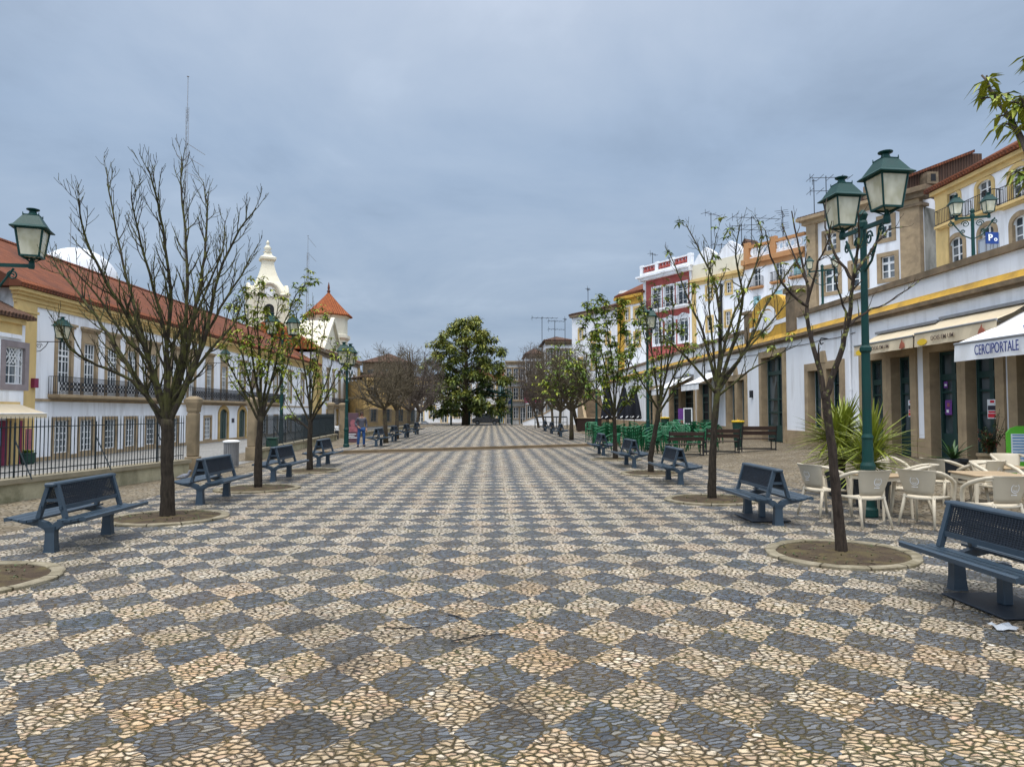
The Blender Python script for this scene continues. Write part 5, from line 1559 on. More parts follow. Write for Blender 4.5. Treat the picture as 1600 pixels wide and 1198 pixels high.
rng = random.Random(11)
T1 = pix_tree('bare_tree', 'big bare tree with a fan of upright branches, nearest in the left row', 'tree', (262, 806), 11.9,
    [(262, 760), (261, 700), (262, 655)],
    [(0.048, (262, 660), (242, 600), (222, 520), (200, 440), (178, 345), (165, 262)), (0.044, (263, 660), (258, 560), (268, 470), (258, 380), (243, 300), (230, 262)),
     (0.046, (264, 658), (284, 565), (292, 470), (291, 380), (284, 300), (284, 245)), (0.048, (264, 662), (300, 585), (322, 520), (338, 445), (365, 375), (400, 325)),
     (0.048, (260, 672), (222, 605), (180, 540), (140, 480), (98, 430), (78, 405)), (0.048, (261, 664), (232, 560), (196, 490), (158, 425), (132, 365), (122, 310)),
     (0.048, (265, 662), (288, 570), (306, 480), (320, 400), (324, 335), (318, 285)), (0.036, (257, 650), (205, 595), (150, 570), (110, 545), (92, 505)),
     (0.040, (266, 655), (306, 560), (345, 480), (378, 430), (392, 400)), (0.040, (262, 655), (262, 550), (240, 450), (215, 360), (205, 300)), (0.036, (264, 640), (280, 560), (310, 480), (345, 400), (352, 345)),
     (0.036, (260, 640), (235, 570), (190, 520), (150, 460), (108, 415)), (0.032, (266, 630), (330, 545), (362, 510), (380, 470))],
    dict(PB, den=(0, 6.6, 9.5, 7.5), len=(3, 1.55, .75, .25), up=(.06, .13, .2, .22), minr=.0056), rng, MT['bark'], 3, 1.3, 'trees lining the square', None,   .098, .10, .05,
    )
# three tiny fresh leaves on this tree
leaves(T1, [(at_y(314, 430, 12.1) - T1.location, Vector((0, 0, 1))), (at_y(318, 436, 12.0) - T1.location, Vector((1, 0, 1)))], random.Random(2), 1.0, (4, 6), .13, .05)

lf = dict(keep=.72, n=(4, 7), L=.135, w_=.06)
T2 = pix_tree('budding_tree', 'tree with yellow green young leaves, second trunk in the left row', 'tree', (403, 762), 16.3,
    [(404, 700), (408, 650)],
    [((407, 656), (388, 590), (372, 530), (362, 490)), ((408, 652), (406, 570), (402, 505), (405, 455)), ((409, 652), (428, 580), (440, 520), (462, 462), (478, 445)),
     ((406, 660), (380, 610), (360, 575), (352, 545)), ((409, 658), (436, 605), (452, 560), (466, 530)), ((408, 650), (395, 560), (385, 500), (380, 470)), ((409, 650), (420, 570), (428, 510), (436, 470))],
    dict(PB, den=(0, 5.2, 6.2, 5.5), len=(3, 1.3, .72, .3)), rng, MT['bark'], 3, 1.0, 'trees lining the square', dict(lf, zone=lambda p: 1.0 if p.z > 2.2 else .4), .080, .068, .034)
T3 = pix_tree('budding_tree', 'thinner tree with sparse young leaves, third trunk in the left row', 'tree', (484, 735), 21.1,
    [(484, 690), (485, 655)],
    [((485, 662), (466, 620), (448, 585), (436, 560)), ((485, 655), (478, 590), (468, 530), (462, 485)), ((485, 655), (492, 590), (502, 535), (512, 500)), ((485, 660), (510, 620), (528, 585), (545, 560)),
     ((485, 672), (460, 650), (445, 625)), ((485, 652), (484, 580), (488, 520), (490, 490)), ((486, 655), (512, 590), (522, 545))],
    dict(PB, len=(3, 1.35, .8, .34), den=(0, 5.0, 5.8, 5.0), minr=.007), rng, MT['bark'], 3, 1.1, 'trees lining the square', dict(lf, keep=.42, L=.15, w_=.065), .078, .066, .034)
R1 = pix_tree('bare_tree', 'leaning forked young tree with lichen patches beside the beige cafe chairs', 'tree', (1315, 868), 8.64,
    [(1309, 790), (1300, 700), (1291, 640), (1290, 612)],
    [(0.040, (1290, 622), (1276, 560), (1262, 500), (1262, 450), (1248, 390), (1237, 330)), (0.040, (1291, 622), (1312, 555), (1326, 500), (1334, 430), (1342, 380), (1340, 330)),
     (0.018, (1324, 510), (1352, 488), (1392, 470), (1440, 435)), (0.019, (1262, 480), (1228, 450), (1205, 400), (1196, 360)), (0.021, (1333, 440), (1305, 395), (1290, 355), (1292, 310)),
     (0.018, (1263, 470), (1275, 420), (1292, 380), (1300, 345)), (0.018, (1336, 425), (1362, 390), (1388, 360), (1412, 355)), (0.016, (1326, 500), (1310, 450), (1300, 410)), (0.014, (1262, 440), (1240, 400), (1222, 350))],
    dict(PB, len=(3, .62, .30, .14), den=(0, 3.4, 3.6, 4), minr=.0042, up=(.06, .14, .16, .16)), rng, MT['bark_r'], 3, .55, 'trees lining the square', None,   .058, .048, .04)
R2 = pix_tree('budding_tree', 'spreading right hand tree with russet buds and few leaves, between two benches', 'tree', (1112, 782), 13.98,
    [(1113, 720), (1117, 650), (1121, 605)],
    [(0.048, (1120, 612), (1126, 530), (1118, 450), (1095, 395), (1072, 350)), (0.044, (1121, 606), (1148, 530), (1160, 460), (1150, 400), (1156, 350)), (0.040, (1122, 610), (1165, 545), (1196, 480), (1235, 420), (1250, 400)),
     (0.032, (1119, 615), (1088, 575), (1058, 545), (1030, 520)), (0.036, (1120, 605), (1098, 520), (1070, 455), (1045, 390)), (0.028, (1122, 618), (1170, 580), (1215, 555), (1245, 540)), (0.032, (1121, 600), (1140, 510), (1175, 430), (1190, 375), (1185, 345)),
     (0.028, (1120, 600), (1110, 500), (1108, 430), (1120, 365)), (0.024, (1121, 600), (1190, 520), (1225, 480), (1240, 450))],
    dict(PB, len=(3, 1.15, .6, .26), den=(0, 4.8, 5.8, 5.2), minr=.006), rng, MT['bark'], 3, 1.0, 'trees lining the square', dict(lf, keep=.12, L=.15, w_=.06), .072, .062, .036)
R3 = pix_tree('budding_tree', 'slanting tree with a few green leaves in front of the green chairs', 'tree', (1018, 740), 20.0,
    [(1016, 715), (1024, 672), (1030, 635)],
    [((1030, 640), (1022, 570), (1012, 510), (1003, 470)), ((1030, 636), (1044, 565), (1052, 505), (1048, 450)), ((1030, 645), (1055, 605), (1080, 570), (1100, 540)), ((1029, 640), (1005, 600), (985, 565)), ((1030, 636), (1034, 560), (1030, 500), (1028, 460)), ((1030, 636), (1060, 570), (1075, 520))],
    dict(PB, len=(3, 1.3, .75, .34), den=(0, 4.8, 5.6, 5.0), minr=.0072), rng, MT['bark'], 3, 1.1, 'trees lining the square', dict(lf, keep=.36, L=.15, w_=.065, mats=('leaf_b', 'leaf_a')), .078, .064, .036)
R4 = pix_tree('budding_tree', 'leafiest young tree of the right row, bright green in front of the white chimney house', 'tree', (962, 718), 25.9,
    [(961, 690), (960, 650)],
    [((960, 656), (940, 600), (925, 550), (912, 510)), ((960, 652), (958, 580), (950, 520), (944, 478)), ((960, 652), (978, 590), (990, 540), (1002, 500)), ((960, 658), (930, 625), (908, 600), (897, 580)), ((960, 656), (990, 615), (1012, 590)),
     ((960, 650), (966, 570), (970, 510), (968, 480)), ((960, 652), (945, 570), (930, 510), (925, 485))],
    dict(PB, len=(3, 1.4, .85, .4), den=(0, 5.0, 5.6, 4.6), minr=.009), rng, MT['bark'], 3, 1.2, 'trees lining the square', dict(lf, keep=.9, n=(5, 8), L=.19, w_=.085, mats=('leaf_b', 'leaf_a')), .082, .066, .036)
# the tree whose trunk stands just outside the frame on the right
b0 = Vector((4.75, 3.0, .006))
R0 = thing('leafy_tree', 'tree at the right edge whose fresh drooping leaves hang into the top corner', 'tree', b0, 0, 'trees lining the square')
mb = MB(); mb.tube([(0, 0, -.05), (0, .05, .8), (.05, .12, 1.7), (.1, .2, 2.4)], [.12, .1, .09, .085], 10); mb.build('trunk', MT['bark_r'], R0, True)
mb = MB(); tips0 = []
PP = dict(PB, len=(3, .5, .26, .14), den=(0, 3, 4, 4))
for lm in ([(1720, 420), (1650, 300), (1605, 235), (1582, 195), (1556, 150), (1534, 118)], [(1800, 300), (1690, 160), (1625, 110), (1604, 76)], [(1790, 420), (1680, 320), (1622, 285), (1598, 268)], [(1700, 330), (1640, 205), (1602, 168), (1594, 150)]):
    cps = [Vector((.1, .2, 2.35))] + [at_y(q[0], q[1], 4.3 + .12 * i) - b0 for i, q in enumerate(lm)]
    n = len(cps); pts = []
    for i in range(n - 1):
        for k in range(3): pts.append(cps[i].lerp(cps[i + 1], k / 3) + rvec(rng) * .008)
    pts.append(cps[-1])
    mb.tube(pts, [.03 * (1 - i / len(pts)) ** 1.0 + .005 for i in range(len(pts))], 7)
    for f in (1.0, .96, .92, .88, .84, .80, .76, .72, .66):
        i = min(int(f * (len(pts) - 1)), len(pts) - 2)
        if f < 1.0:
            d = rvec(rng); d.z = abs(d.z) * .6; e = pts[i] + d * .09; mb.tube([pts[i], e], [.006, .007], 4); tips0.append((e, d))
        else: tips0.append((pts[-1], (pts[-1] - pts[-2]).normalized()))
mb.build('branches', MT['purpletwig'], R0)
leaves(R0, tips0, rng, 1.0, (5, 7), .125, .040, ('leaf_a', 'leaf_b'), 1.5, None, .03)
# small grafted trees in the two upper rows, dense with fine twigs
PF = dict(seg=(.4, .3, .25, .2), taper=.45, wig=.24, up=(.05, .05, .03, .03), den=(0, 7.0, 6.6, 4.6), ang=(30, 78), lift=.15, len=(3, 2.1, 1.3, .6), minr=.011)
def far_tree(label, px, py, top, half, seed, m='bark_far', leaf=None, lean=0.0, tw='purpletwig'):
    g = at_z(px, py, UPZ); Y = g.y; rg = random.Random(seed)
    r = thing('bare_tree', label, 'tree', (g.x, Y, UPZ), 0, 'trees lining the square')
    H = at_y(px, top, Y).z - UPZ; hw = half / FPX * Y; ht = 1.9 + rg.uniform(-.2, .2)
    mb = MB(); mb.tube([(0, 0, -.05), (lean * .4, 0, ht * .5), (lean, 0, ht)], [.15, .11, .10], 8); mb.build('trunk', MT[m], r, True)
    mb = MB(); tips = []; k = 9
    for i in range(k):
        a = 2 * pi * i / k + rg.uniform(-.3, .3); e = rg.uniform(.3, 1.0)
        end = Vector((cos(a) * hw * e + lean, sin(a) * hw * e, ht + (H - ht) * (.92 - .45 * e * e)))
        p0 = Vector((lean, 0, ht - .1)); mid = p0.lerp(end, .45) + Vector((cos(a) * .8, sin(a) * .8, -.35))
        pts = []
        for j in range(9):
            t = j / 8; pts.append(p0 * (1 - t) ** 2 + mid * 2 * t * (1 - t) + end * t * t + rvec(rg) * .04)
        Ln = (end - p0).length
        finish(mb, pts, [.075 * (1 - .85 * j / 8) + .006 for j in range(9)], Ln, 1, 3, rg, tips, PF, .2)
    mb.build('branches', MT[tw], r)
    if leaf: leaves(r, tips, rg, **leaf)
FT = [('bare tree directly right of the walking man, with forked olive trunk', 620, 686, 534, 58, 'bark_far', None, 0, 'twig'),
      ('bare tree second right of the walking man', 636, 681, 532, 54, 'bark_far', None, .2, 'purpletwig'),
      ('bare tree third right of the walking man', 603, 692, 545, 50, 'bark_far', None, -.1, 'twig'),
      ('bare tree at the end of the left row, curving towards the evergreen', 648, 676, 540, 50, 'bark_far', None, .4, 'purpletwig'),
      ('bare tree with a pale trunk and few leaves, first of the upper right row', 893, 687, 530, 56, 'bark_far', dict(keep=.16, n=(2, 4), L=.3, w_=.13, mats=('leaf_b', 'leaf_a')), 0, 'twig'),
      ('bare brown tree second of the upper right row', 874, 679, 526, 52, 'bark_far', dict(keep=.03, n=(2, 3), L=.3, w_=.13, mats=('leaf_a', 'leaf_b')), .1, 'twig'),
      ('bare brown tree third of the upper right row', 864, 674, 528, 48, 'bark_far', None, -.1, 'twig'),
      ('leaning bare tree fourth of the upper right row', 852, 671, 526, 44, 'bark_far', None, -.4, 'purpletwig'),
      ('farthest bare tree of the right row, beside the grey three storey house', 842, 668, 520, 34, 'bark_far', None, -.5, 'purpletwig')]
for i, (lab, px, py, top, half, m_, lf_, ln, tw) in enumerate(FT): far_tree(lab, px, py, top, half, 40 + i, m_, lf_, ln, tw)
g = at_z(906, 668, .1); 
r = thing('bare_tree', 'dark leaning bare tree behind the green chairs near the terrace end', 'tree', (8.0, 62, hz(8)), 0, 'trees lining the square')
mb = MB(); mb.tube([(0, 0, -.1), (-.4, 0, 1.2), (-.75, 0, 2.8), (-.2, 0, 4.0)], [.2, .17, .15, .1], 8); mb.build('trunk', MT['bark'], r, True)
mb = MB(); tp_ = []; rg = random.Random(99)
for k in range(7): grow(mb, Vector((-.75 + .08 * k, 0, 2.6 + .2 * k)), Vector((rg.uniform(-.2, 1.2), rg.uniform(-.8, .8), .8)), 2.6, .06, 1, 3, rg, tp_, PF)
mb.build('branches', MT['twig'], r)

# big evergreen at the end of the square
EY = 88.0
eb = at_y(727, 660, EY); eb.z = 0
r = thing('evergreen_tree', 'large dark green evergreen tree standing at the end of the square behind the metal arches', 'tree', eb, 0)
rg = random.Random(5)
H = at_y(727, 490, EY).z
mb = MB(); mb.tube([(0, 0, -.1), (0, 0, 3), (.1, 0, 7), (0, 0, H - 1)], [.5, .42, .28, .05], 10); mb.build('trunk', MT['bark_far'], r, True)
lb = MB(); br = MB()
S = EY / FPX
env = [(652, 48), (640, 62), (610, 68), (585, 66), (560, 62), (540, 54), (522, 42), (506, 27), (490, 8)]   # photo row, half width in photo pixels
def half_at(z):
    py = 643 - (z - CAMH) / S
    for (y0, w0), (y1, w1) in zip(env, env[1:]):
        if y1 <= py <= y0: return (w0 + (w1 - w0) * (y0 - py) / (y0 - y1)) * S
    return 2.5 if py > 652 else .4
clumps = []
for i in range(140):
    z = 1.7 + (H - 2.5) * (i / 139) ** 1.2 + rg.uniform(-.4, .4)
    hw = half_at(z); a = i * 2.4 + rg.uniform(-.5, .5); rr = hw * math.sqrt(rg.uniform(.10, 1.02))
    lc = Vector((cos(a) * rr, sin(a) * rr, z)); ls = rg.uniform(.6, 1.15) * (1.0 if z < H * .75 else .75)
    for k in range(int(7 * ls) + 1):
        o_ = rvec(rg) * ls * rg.uniform(.2, 1.0); o_.z *= .5
        clumps.append((lc + o_, (lc + o_).to_2d().length / max(hw, .1), rg.uniform(.35, .7)))
for c, f, s in clumps:
    base = Vector((0, 0, max(1.5, c.z - .35 * math.hypot(c.x, c.y) - .4)))
    if rg.random() < .16: br.tube([base, base.lerp(c, .5) + Vector((0, 0, .25)), c], [.07, .04, .012], 4)
    tone = .45 * f + .45 * (c.z / H) + rg.uniform(-.25, .35)  # outer and upper leaves lighter, inner and lower darker: light painted into leaf colour
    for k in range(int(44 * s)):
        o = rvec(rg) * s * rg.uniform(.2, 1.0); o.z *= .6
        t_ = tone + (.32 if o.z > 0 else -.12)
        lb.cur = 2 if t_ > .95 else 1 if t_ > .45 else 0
        d = (o.normalized() + rvec(rg) * .8).normalized()
        leaflet(lb, c + o, d, Vector((0, 0, 1)), rg.uniform(.32, .58), rg.uniform(.18, .30), .8)
br.build('branches', MT['bark_far'], r)
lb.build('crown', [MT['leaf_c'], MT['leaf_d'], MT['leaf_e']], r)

for lab, x, y in [('round stone kerb cut by the left edge, empty of any visible trunk', -5.62, 7.55), ('round stone kerb of the big bare tree on the left', T1.location.x, 11.9), ('round stone kerb of the second tree in the left row', T2.location.x, 16.3),
                  ('round stone kerb of the third tree in the left row', T3.location.x, 21.1), ('large round stone kerb with brown soil around the leaning forked tree', R1.location.x, 8.64), ('round stone kerb of the spreading right hand tree', R2.location.x, 13.98),
                  ('round stone kerb of the slanting tree before the green chairs', R3.location.x, 20.0), ('round stone kerb of the leafiest young tree on the right', R4.location.x, 25.9)]:
    tree_pit(lab, x, y, .004)
bb = thing('leafy_tree', 'tree', 'tree', (-5.6, 7.0, 0)); bpy.data.objects.remove(bb)

# ------------------------------------------------------------------ street lamps
def lantern(r, p, s=1.0, yaw=0.0, name='lantern'):
    # p: foot of the lantern on its arm
    mm = Matrix.Translation(p) @ Matrix.Rotation(yaw, 4, 'Z') @ Matrix.Diagonal((s, s, s, 1))
    def put(mb_): mb_.v = [tuple(mm @ Vector(q)) for q in mb_.v]; return mb_
    q4 = pi / 4
    b, t = .150, .212       # half widths of the glass body
    zb, zt = .11, .60
    f = MB()
    for sx in (-1, 1):
        for sy_ in (-1, 1):
            f.bar((sx * b, sy_ * b, zb), (sx * t, sy_ * t, zt), .026, .026, (1, 1, 0)); f.bar((0, 0, .0), (sx * b * .9, sy_ * b * .9, zb), .018, .018)
    for z, h in ((zb, b), (zt, t)):
        for a0, a1 in (((-h, -h), (h, -h)), ((h, -h), (h, h)), ((h, h), (-h, h)), ((-h, h), (-h, -h))):
            f.bar((a0[0], a0[1], z), (a1[0], a1[1], z), .028, .03)
    f.lathe([(.035, -.03), (.05, 0), (.03, .05), (.02, .1)], 8)
    ln = put(f).build(name, MT['lampgreen'], r)
    g = MB(); g.lathe([(b * 1.414 * .97, zb + .012), (t * 1.414 * .97, zt - .012)], 4, rot=q4); put(g).build('glass', MT['lampglass'], ln)
    c = MB(); k = 1.414
    c.lathe([(.285 * k, zt + .0), (.29 * k, zt + .016), (.235 * k, zt + .06), (.20 * k, zt + .12), (.125 * k, zt + .25), (.128 * k, zt + .268), (.11 * k, zt + .275)], 4, rot=q4)
    c.lathe([(.105, zt + .272), (.066, zt + .31), (.056, zt + .35), (.105, zt + .372), (.108, zt + .388), (.045, zt + .405)], 14)
    for sx in (-1, 1):
        for sy_ in (-1, 1): c.tube([(sx * .122, sy_ * .122, zt + .255), (sx * .124, sy_ * .124, zt + .305)], [.013, .005], 5)
    put(c).build('cap', MT['lampgreen'], ln)
    return ln
def scroll(mb, p, d, s, r=.016, turns=1.5):
    d = Vector(d).normalized(); up = Vector((0, 0, 1)); pts = []
    for k in range(18):
        a = turns * 2 * pi * k / 17; rr = s * (1 - .75 * k / 17)
        pts.append(Vector(p) + d * (rr * cos(a)) + up * (rr * sin(a)))
    mb.tube(pts, r, 5)
def street_lamp(label, x, y, z, H, yaw, arm=.95, s=1.0, rise=.0):
    r = thing('street_lamp', label, 'street lamp', (x, y, z), yaw, 'green twin lantern street lamps')
    mb = MB(); ph = H - .75 * s
    mb.lathe([(.145, 0), (.145, .12), (.115, .16), (.105, .75), (.122, .80), (.122, .86), (.095, .92), (.085, 1.3), (.098, 1.34), (.075, 1.4), (.07, ph * .55), (.095, ph * .55 + .03), (.095, ph * .55 + .09), (.062, ph * .55 + .13), (.052, ph - .12), (.075, ph - .1), (.075, ph - .02), (.05, ph + .02), (.085, ph + .12), (.03, ph + .2)], 16)
    mb.build('pole', MT['lampgreen'], r, False)
    mb = MB(); za = ph - .12
    mb.bar((-arm, 0, za - rise), (arm, 0, za + rise), .05, .07); 
    for s_ in (-1, 1):
        mb.tube([(s_ * .05, 0, za - .75), (s_ * .3, 0, za - .62), (s_ * .52, 0, za - .3), (s_ * .68, 0, za - .06)], .022, 6)
        scroll(mb, (s_ * .22, 0, za - .22), (s_, 0, 0), .13); scroll(mb, (s_ * .66, 0, za - .2), (-s_, 0, 0), .10); scroll(mb, (s_ * .30, 0, za - .48), (s_, 0, 0), .07, .014)
        mb.lathe([(.05, -.06), (.06, 0), (.05, .06)], 10, (s_ * arm, 0, za + rise * s_))
    mb.build('arm', MT['lampgreen'], r)
    for s_ in (-1, 1): lantern(r, (s_ * arm, 0, za + .06 + rise * s_), s, R(10))
    return r
q = at_z(1367, 807, .02)
street_lamp('tallest twin street lamp standing behind the beige cafe chairs', 6.46, 11.7, .02, 5.87, R(-95), .85, 1.06, -.08)
street_lamp('twin street lamp whose lantern enters at the left edge', -10.2, 13.9, 0, 5.66, R(8), 1.0, 1.1)
street_lamp('twin street lamp half hidden by the two budding trees on the left', -9.35, 31.2, 0, 6.0, R(25), .45, 1.05)
q = at_z(541, 698.5, UPZ)
street_lamp('single standing street lamp beside the walking man', q.x, q.y, UPZ, 4.75, R(80), .4, 1.15)
street_lamp('street lamp rising out of the green chairs on the right', 7.35, 32.2, .02, 6.55, R(62), .75, 1.1)
street_lamp('slim lamp post behind the leafiest young tree on the right', 7.2, 47.0, .02, 6.2, R(60), .5, .9)
street_lamp('street lamp of the raised terrace in front of the arched windows', at_x(1521, 400, 17).x, at_x(1521, 400, 17).y, 4.85, at_x(1521, 308, 17).z - 4.85, R(-20), .5, .78)
p = at_x(1285, 440, 17); street_lamp('street lamp of the raised terrace before the granite building', p.x, p.y, 4.85, at_x(1285, 402, 17).z - 4.85, R(-30), .6, .75)
p = at_x(886, 640, 6.4)
def wall_lamp(label, px, py, X, out=1.0, s=.8):
    p = at_x(px, py, X + out); r = thing('wall_lamp', label, 'wall lamp', (X, p.y, p.z), 0, 'green lanterns on wall brackets')
    mb = MB(); mb.bar((0, 0, 0), (out + .05, 0, 0), .035, .04); mb.tube([(0, 0, -.55), (.35, 0, -.5), (.62, 0, -.25), (.75, 0, -.02)], .02, 5); mb.tube([(0, 0, .1), (.0, 0, -.7)], .02, 5); scroll(mb, (.28, 0, -.22), (1, 0, 0), .16, .014); mb.build('bracket', MT['iron'], r)
    lantern(r, (out, 0, .03), s)
wall_lamp('wall lantern on an iron bracket before the first palace window', 97, 534, XL, 1.5, 1.35)
wall_lamp('wall lantern on an iron bracket above the palace doors', 352, 567, XL, 1.5, 1.3)

# ------------------------------------------------------------------ antennas
G_A = 'television antennas on the roofs'
def antenna(label, p, q, boom, rods, axis=(1, 0, 0), r_=.03, n2=0):
    # p: foot, q: top
    p = Vector(p); H = q.z - p.z
    r = thing('antenna', label, 'antenna', p, 0, G_A)
    mb = MB(); mb.tube([(0, 0, 0), (0, 0, H)], r_, 5); mb.build('mast', MT['iron'], r)
    mb = MB(); a = Vector(axis).normalized(); s = a.cross(Vector((0, 0, 1)))
    for j in range(1 + n2):
        z = H - .15 - j * 1.1
        mb.bar(a * (-boom * .4) + Vector((0, 0, z)), a * (boom * .6) + Vector((0, 0, z)), r_ * 1.1)
        for i in range(rods):
            c = a * (boom * (-.4 + i / max(1, rods - 1))) + Vector((0, 0, z)); l = boom * (.28 - .12 * i / rods)
            mb.bar(c - s * l, c + s * l, r_ * .8)
            if i == 0: mb.bar(c - Vector((0, 0, .35)), c + Vector((0, 0, .35)), r_ * .8)
    mb.build('aerial', MT['iron'], r)
def row_ant(label, px, py0, py1, boom, rods, axis=(1, .2, 0), n2=0, back=3.0):
    s, z = row(px, py1)
    P0 = RO + RT * s - RN * back
    Y = P0.y; a = at_y(px, py1 + 12, Y); b_ = at_y(px, py0, Y)
    antenna(label, a, b_, boom, rods, axis, .035, n2)
for i, (px, y0, y1, bm, rd, ax, n2) in enumerate([(1112, 332, 420, 2.0, 3, (1, .6, 0), 0), (1128, 380, 420, 2.2, 4, (1, .1, 0), 1), (1159, 350, 372, 2.6, 3, (1, -.3, 0), 0), (1175, 338, 390, 4.6, 6, (1, .1, 0), 1), (1224, 330, 385, 2.0, 4, (.6, 1, 0), 1), (1020, 395, 420, 1.2, 3, (1, 1, 0), 0), (1273, 280, 352, .3, 2, (1, 0, 0), 0), (1292, 275, 345, 3.2, 5, (1, -.1, 0), 1), (919, 450, 492, 1.2, 4, (.3, 1, 0), 0), (847, 495, 540, 3.4, 6, (1, .1, 0), 0), (867, 500, 540, 2.2, 5, (1, .2, 0), 1), (883, 497, 540, 1.0, 3, (.2, 1, 0), 0)]):
    labs = ['thin antenna with a small tilted panel right of the red house', 'low double boom antenna between red and cream houses', 'short antenna with slanted boom beside the small tiled chimney', 'wide comb antenna over the cream house', 'two tier antenna over the orange balustrade', 'tiny antenna at the left corner of the red house', 'bare whip mast at the corner of the granite building', 'double boom antenna behind the big lamp lanterns', 'slim antenna left of the round white chimney', 'wide comb antenna over the farthest right houses', 'two tier antenna over the farthest right houses', 'upright narrow antenna over the farthest right houses']
    if px < 960:
        a = at_y(px, y1 + 14, 92); b_ = at_y(px, y0, 92); antenna(labs[i], a, b_, bm, rd, ax, .04, n2)
    else: row_ant(labs[i], px, y0, y1, bm, rd, ax, n2)
def radio_mast(label, px, top, base, X, rods, w_=.16):
    p = at_x(px, base, X); t = at_x(px, top, X)
    H = t.z - p.z
    r = thing('radio_mast', label, 'mast', p, 0, 'lattice radio masts behind the palace')
    mb = MB()
    for a in range(3): mb.tube([(w_ * cos(a * 2.09), w_ * sin(a * 2.09), 0), (w_ * cos(a * 2.09), w_ * sin(a * 2.09), H * .86)], .035, 4)
    k = int(H * .86 / .6)
    for i in range(k):
        for a in range(3):
            a1 = a + 1
            mb.tube([(w_ * cos(a * 2.09), w_ * sin(a * 2.09), .6 * i), (w_ * cos(a1 * 2.09), w_ * sin(a1 * 2.09), .6 * i + .6)], .014, 3, False)
    mb.tube([(0, 0, H * .8), (0, 0, H)], .05, 5); mb.lathe([(.05, H - .1), (.13, H - .05), (.13, H)], 8)
    mb.build('tower', MT['metal'], r)
    mb = MB()
    for f, l, dz in rods:
        z = H * f; mb.tube([(0, 0, z), (0, l, z + dz)], .03, 4)
        if l < 0: mb.tube([(0, l, z + dz - .1), (0, l, z + dz + 2.2)], .02, 4)
    mb.build('dipole', MT['metal'], r)
radio_mast('tall lattice radio mast rising behind the big bare tree', 287, 112, 470, -33, [(.70, 4.8, .5), (.64, 4.6, .5), (.57, 4.6, .7), (.62, -2.4, -.2)])
radio_mast('shorter lattice radio mast between bell tower and turret', 479, 366, 560, -33, [(.985, 5.6, -.4), (.86, 6.0, -.3)], .22)

# ------------------------------------------------------------------ left side small things
p = at_z(361, 730, 0)
r = thing('litter_bin', 'round grey slatted litter bin with a pale lid near the railing gap', 'litter bin', (p.x, p.y, .01))
mb = MB(); r.scale = (.85, .85, .88); mb.lathe([(.25, .05), (.25, .88)], 20); mb.build('drum', MT['bin'], r)
mb = MB()
for k in range(22): a = 2 * pi * k / 22; mb.bar((.262 * cos(a), .262 * sin(a), .03), (.262 * cos(a), .262 * sin(a), .9), .05, .02, (cos(a), sin(a), 0))
mb.build('slats', MT['bin'], r)
mb = MB(); mb.lathe([(.29, .9), (.31, .92), (.31, .955), (.22, .985), (.05, 1.0)], 24); mb.build('lid', MT['paint_white'], r, False)
p = at_z(425, 713, 0)
r = thing('litter_box', 'small dark green litter box on a post beside the second railing', 'litter bin', (p.x, p.y, 0))
mb = MB(); mb.rbox(-.2, .2, -.16, .16, .12, .70, .03); mb.build('box', MT['pot'], r)
mb = MB(); mb.rbox(-.22, .22, -.18, .18, .70, .76, .015); mb.build('lid', MT['pot'], r)
mb = MB(); mb.tube([(0, .2, 0), (0, .2, .95)], .025, 6); mb.build('post', MT['iron'], r)
p = at_x(43, 726, -23.0); 
r = thing('flower_pot', 'green tub by the door of the corner shop at the far left', 'flower pot', (p.x, p.y, hz(p.x)))
mb = MB(); mb.lathe([(.25, 0), (.30, .1), (.34, .5), (.37, .52), (.37, .58), (.3, .58)], 16); mb.build('pot', MT['pot'], r)
mb = MB(); rg = random.Random(4)
for k in range(60): leaflet(mb, Vector((rg.uniform(-.15, .15), rg.uniform(-.15, .15), .55)), Vector((rg.uniform(-1, 1), rg.uniform(-1, 1), 1.1)), Vector((0, 0, 1)), .3, .07, .5)
mb.build('plant', MT['leaf_b'], r)
p = at_z(548, 685, UPZ * 0)
r = thing('info_panel', 'dark red information panel with a pink portrait near the portal', 'sign', (-8.1, 41.0, 0), R(-4))
mb = MB(); mb.rbox(-.32, .32, -.05, .05, .1, 1.72, .01); mb.box(-.25, .25, -.12, .12, 0, .1); mb.build('panel', mat('dark_red_panel', (.11, .06, .075), .5, .15, 4), r)
mb = MB(); mb.prism_y([(.16 * cos(t * pi / 8), 1.14 + .2 * sin(t * pi / 8)) for t in range(16)], -.058, -.052); mb.prism_y([(-.28, .62), (.28, .62), (.22, .88), (.08, .97), (-.08, .97), (-.22, .88)], -.058, -.052); mb.build('portrait', MT['pinkprint'], r)
mb = MB(); mb.box(-.26, .26, -.058, -.052, .25, .3); mb.box(-.26, .1, -.058, -.052, .36, .4); mb.box(-.26, .2, -.058, -.052, .46, .5); mb.build('caption_lines', MT['paper'], r)
r = thing('ashtray_post', 'short white post by the portal pillar', 'bollard', (at_z(526, 686, 0).x, at_z(526, 686, 0).y, 0))
mb = MB(); mb.rbox(-.12, .12, -.1, .1, 0, .55, .02); mb.build('post', MT['iron'], r)
mb = MB(); mb.rbox(-.13, .13, -.11, .11, .55, .85, .03); mb.build('box', MT['paint_white'], r)

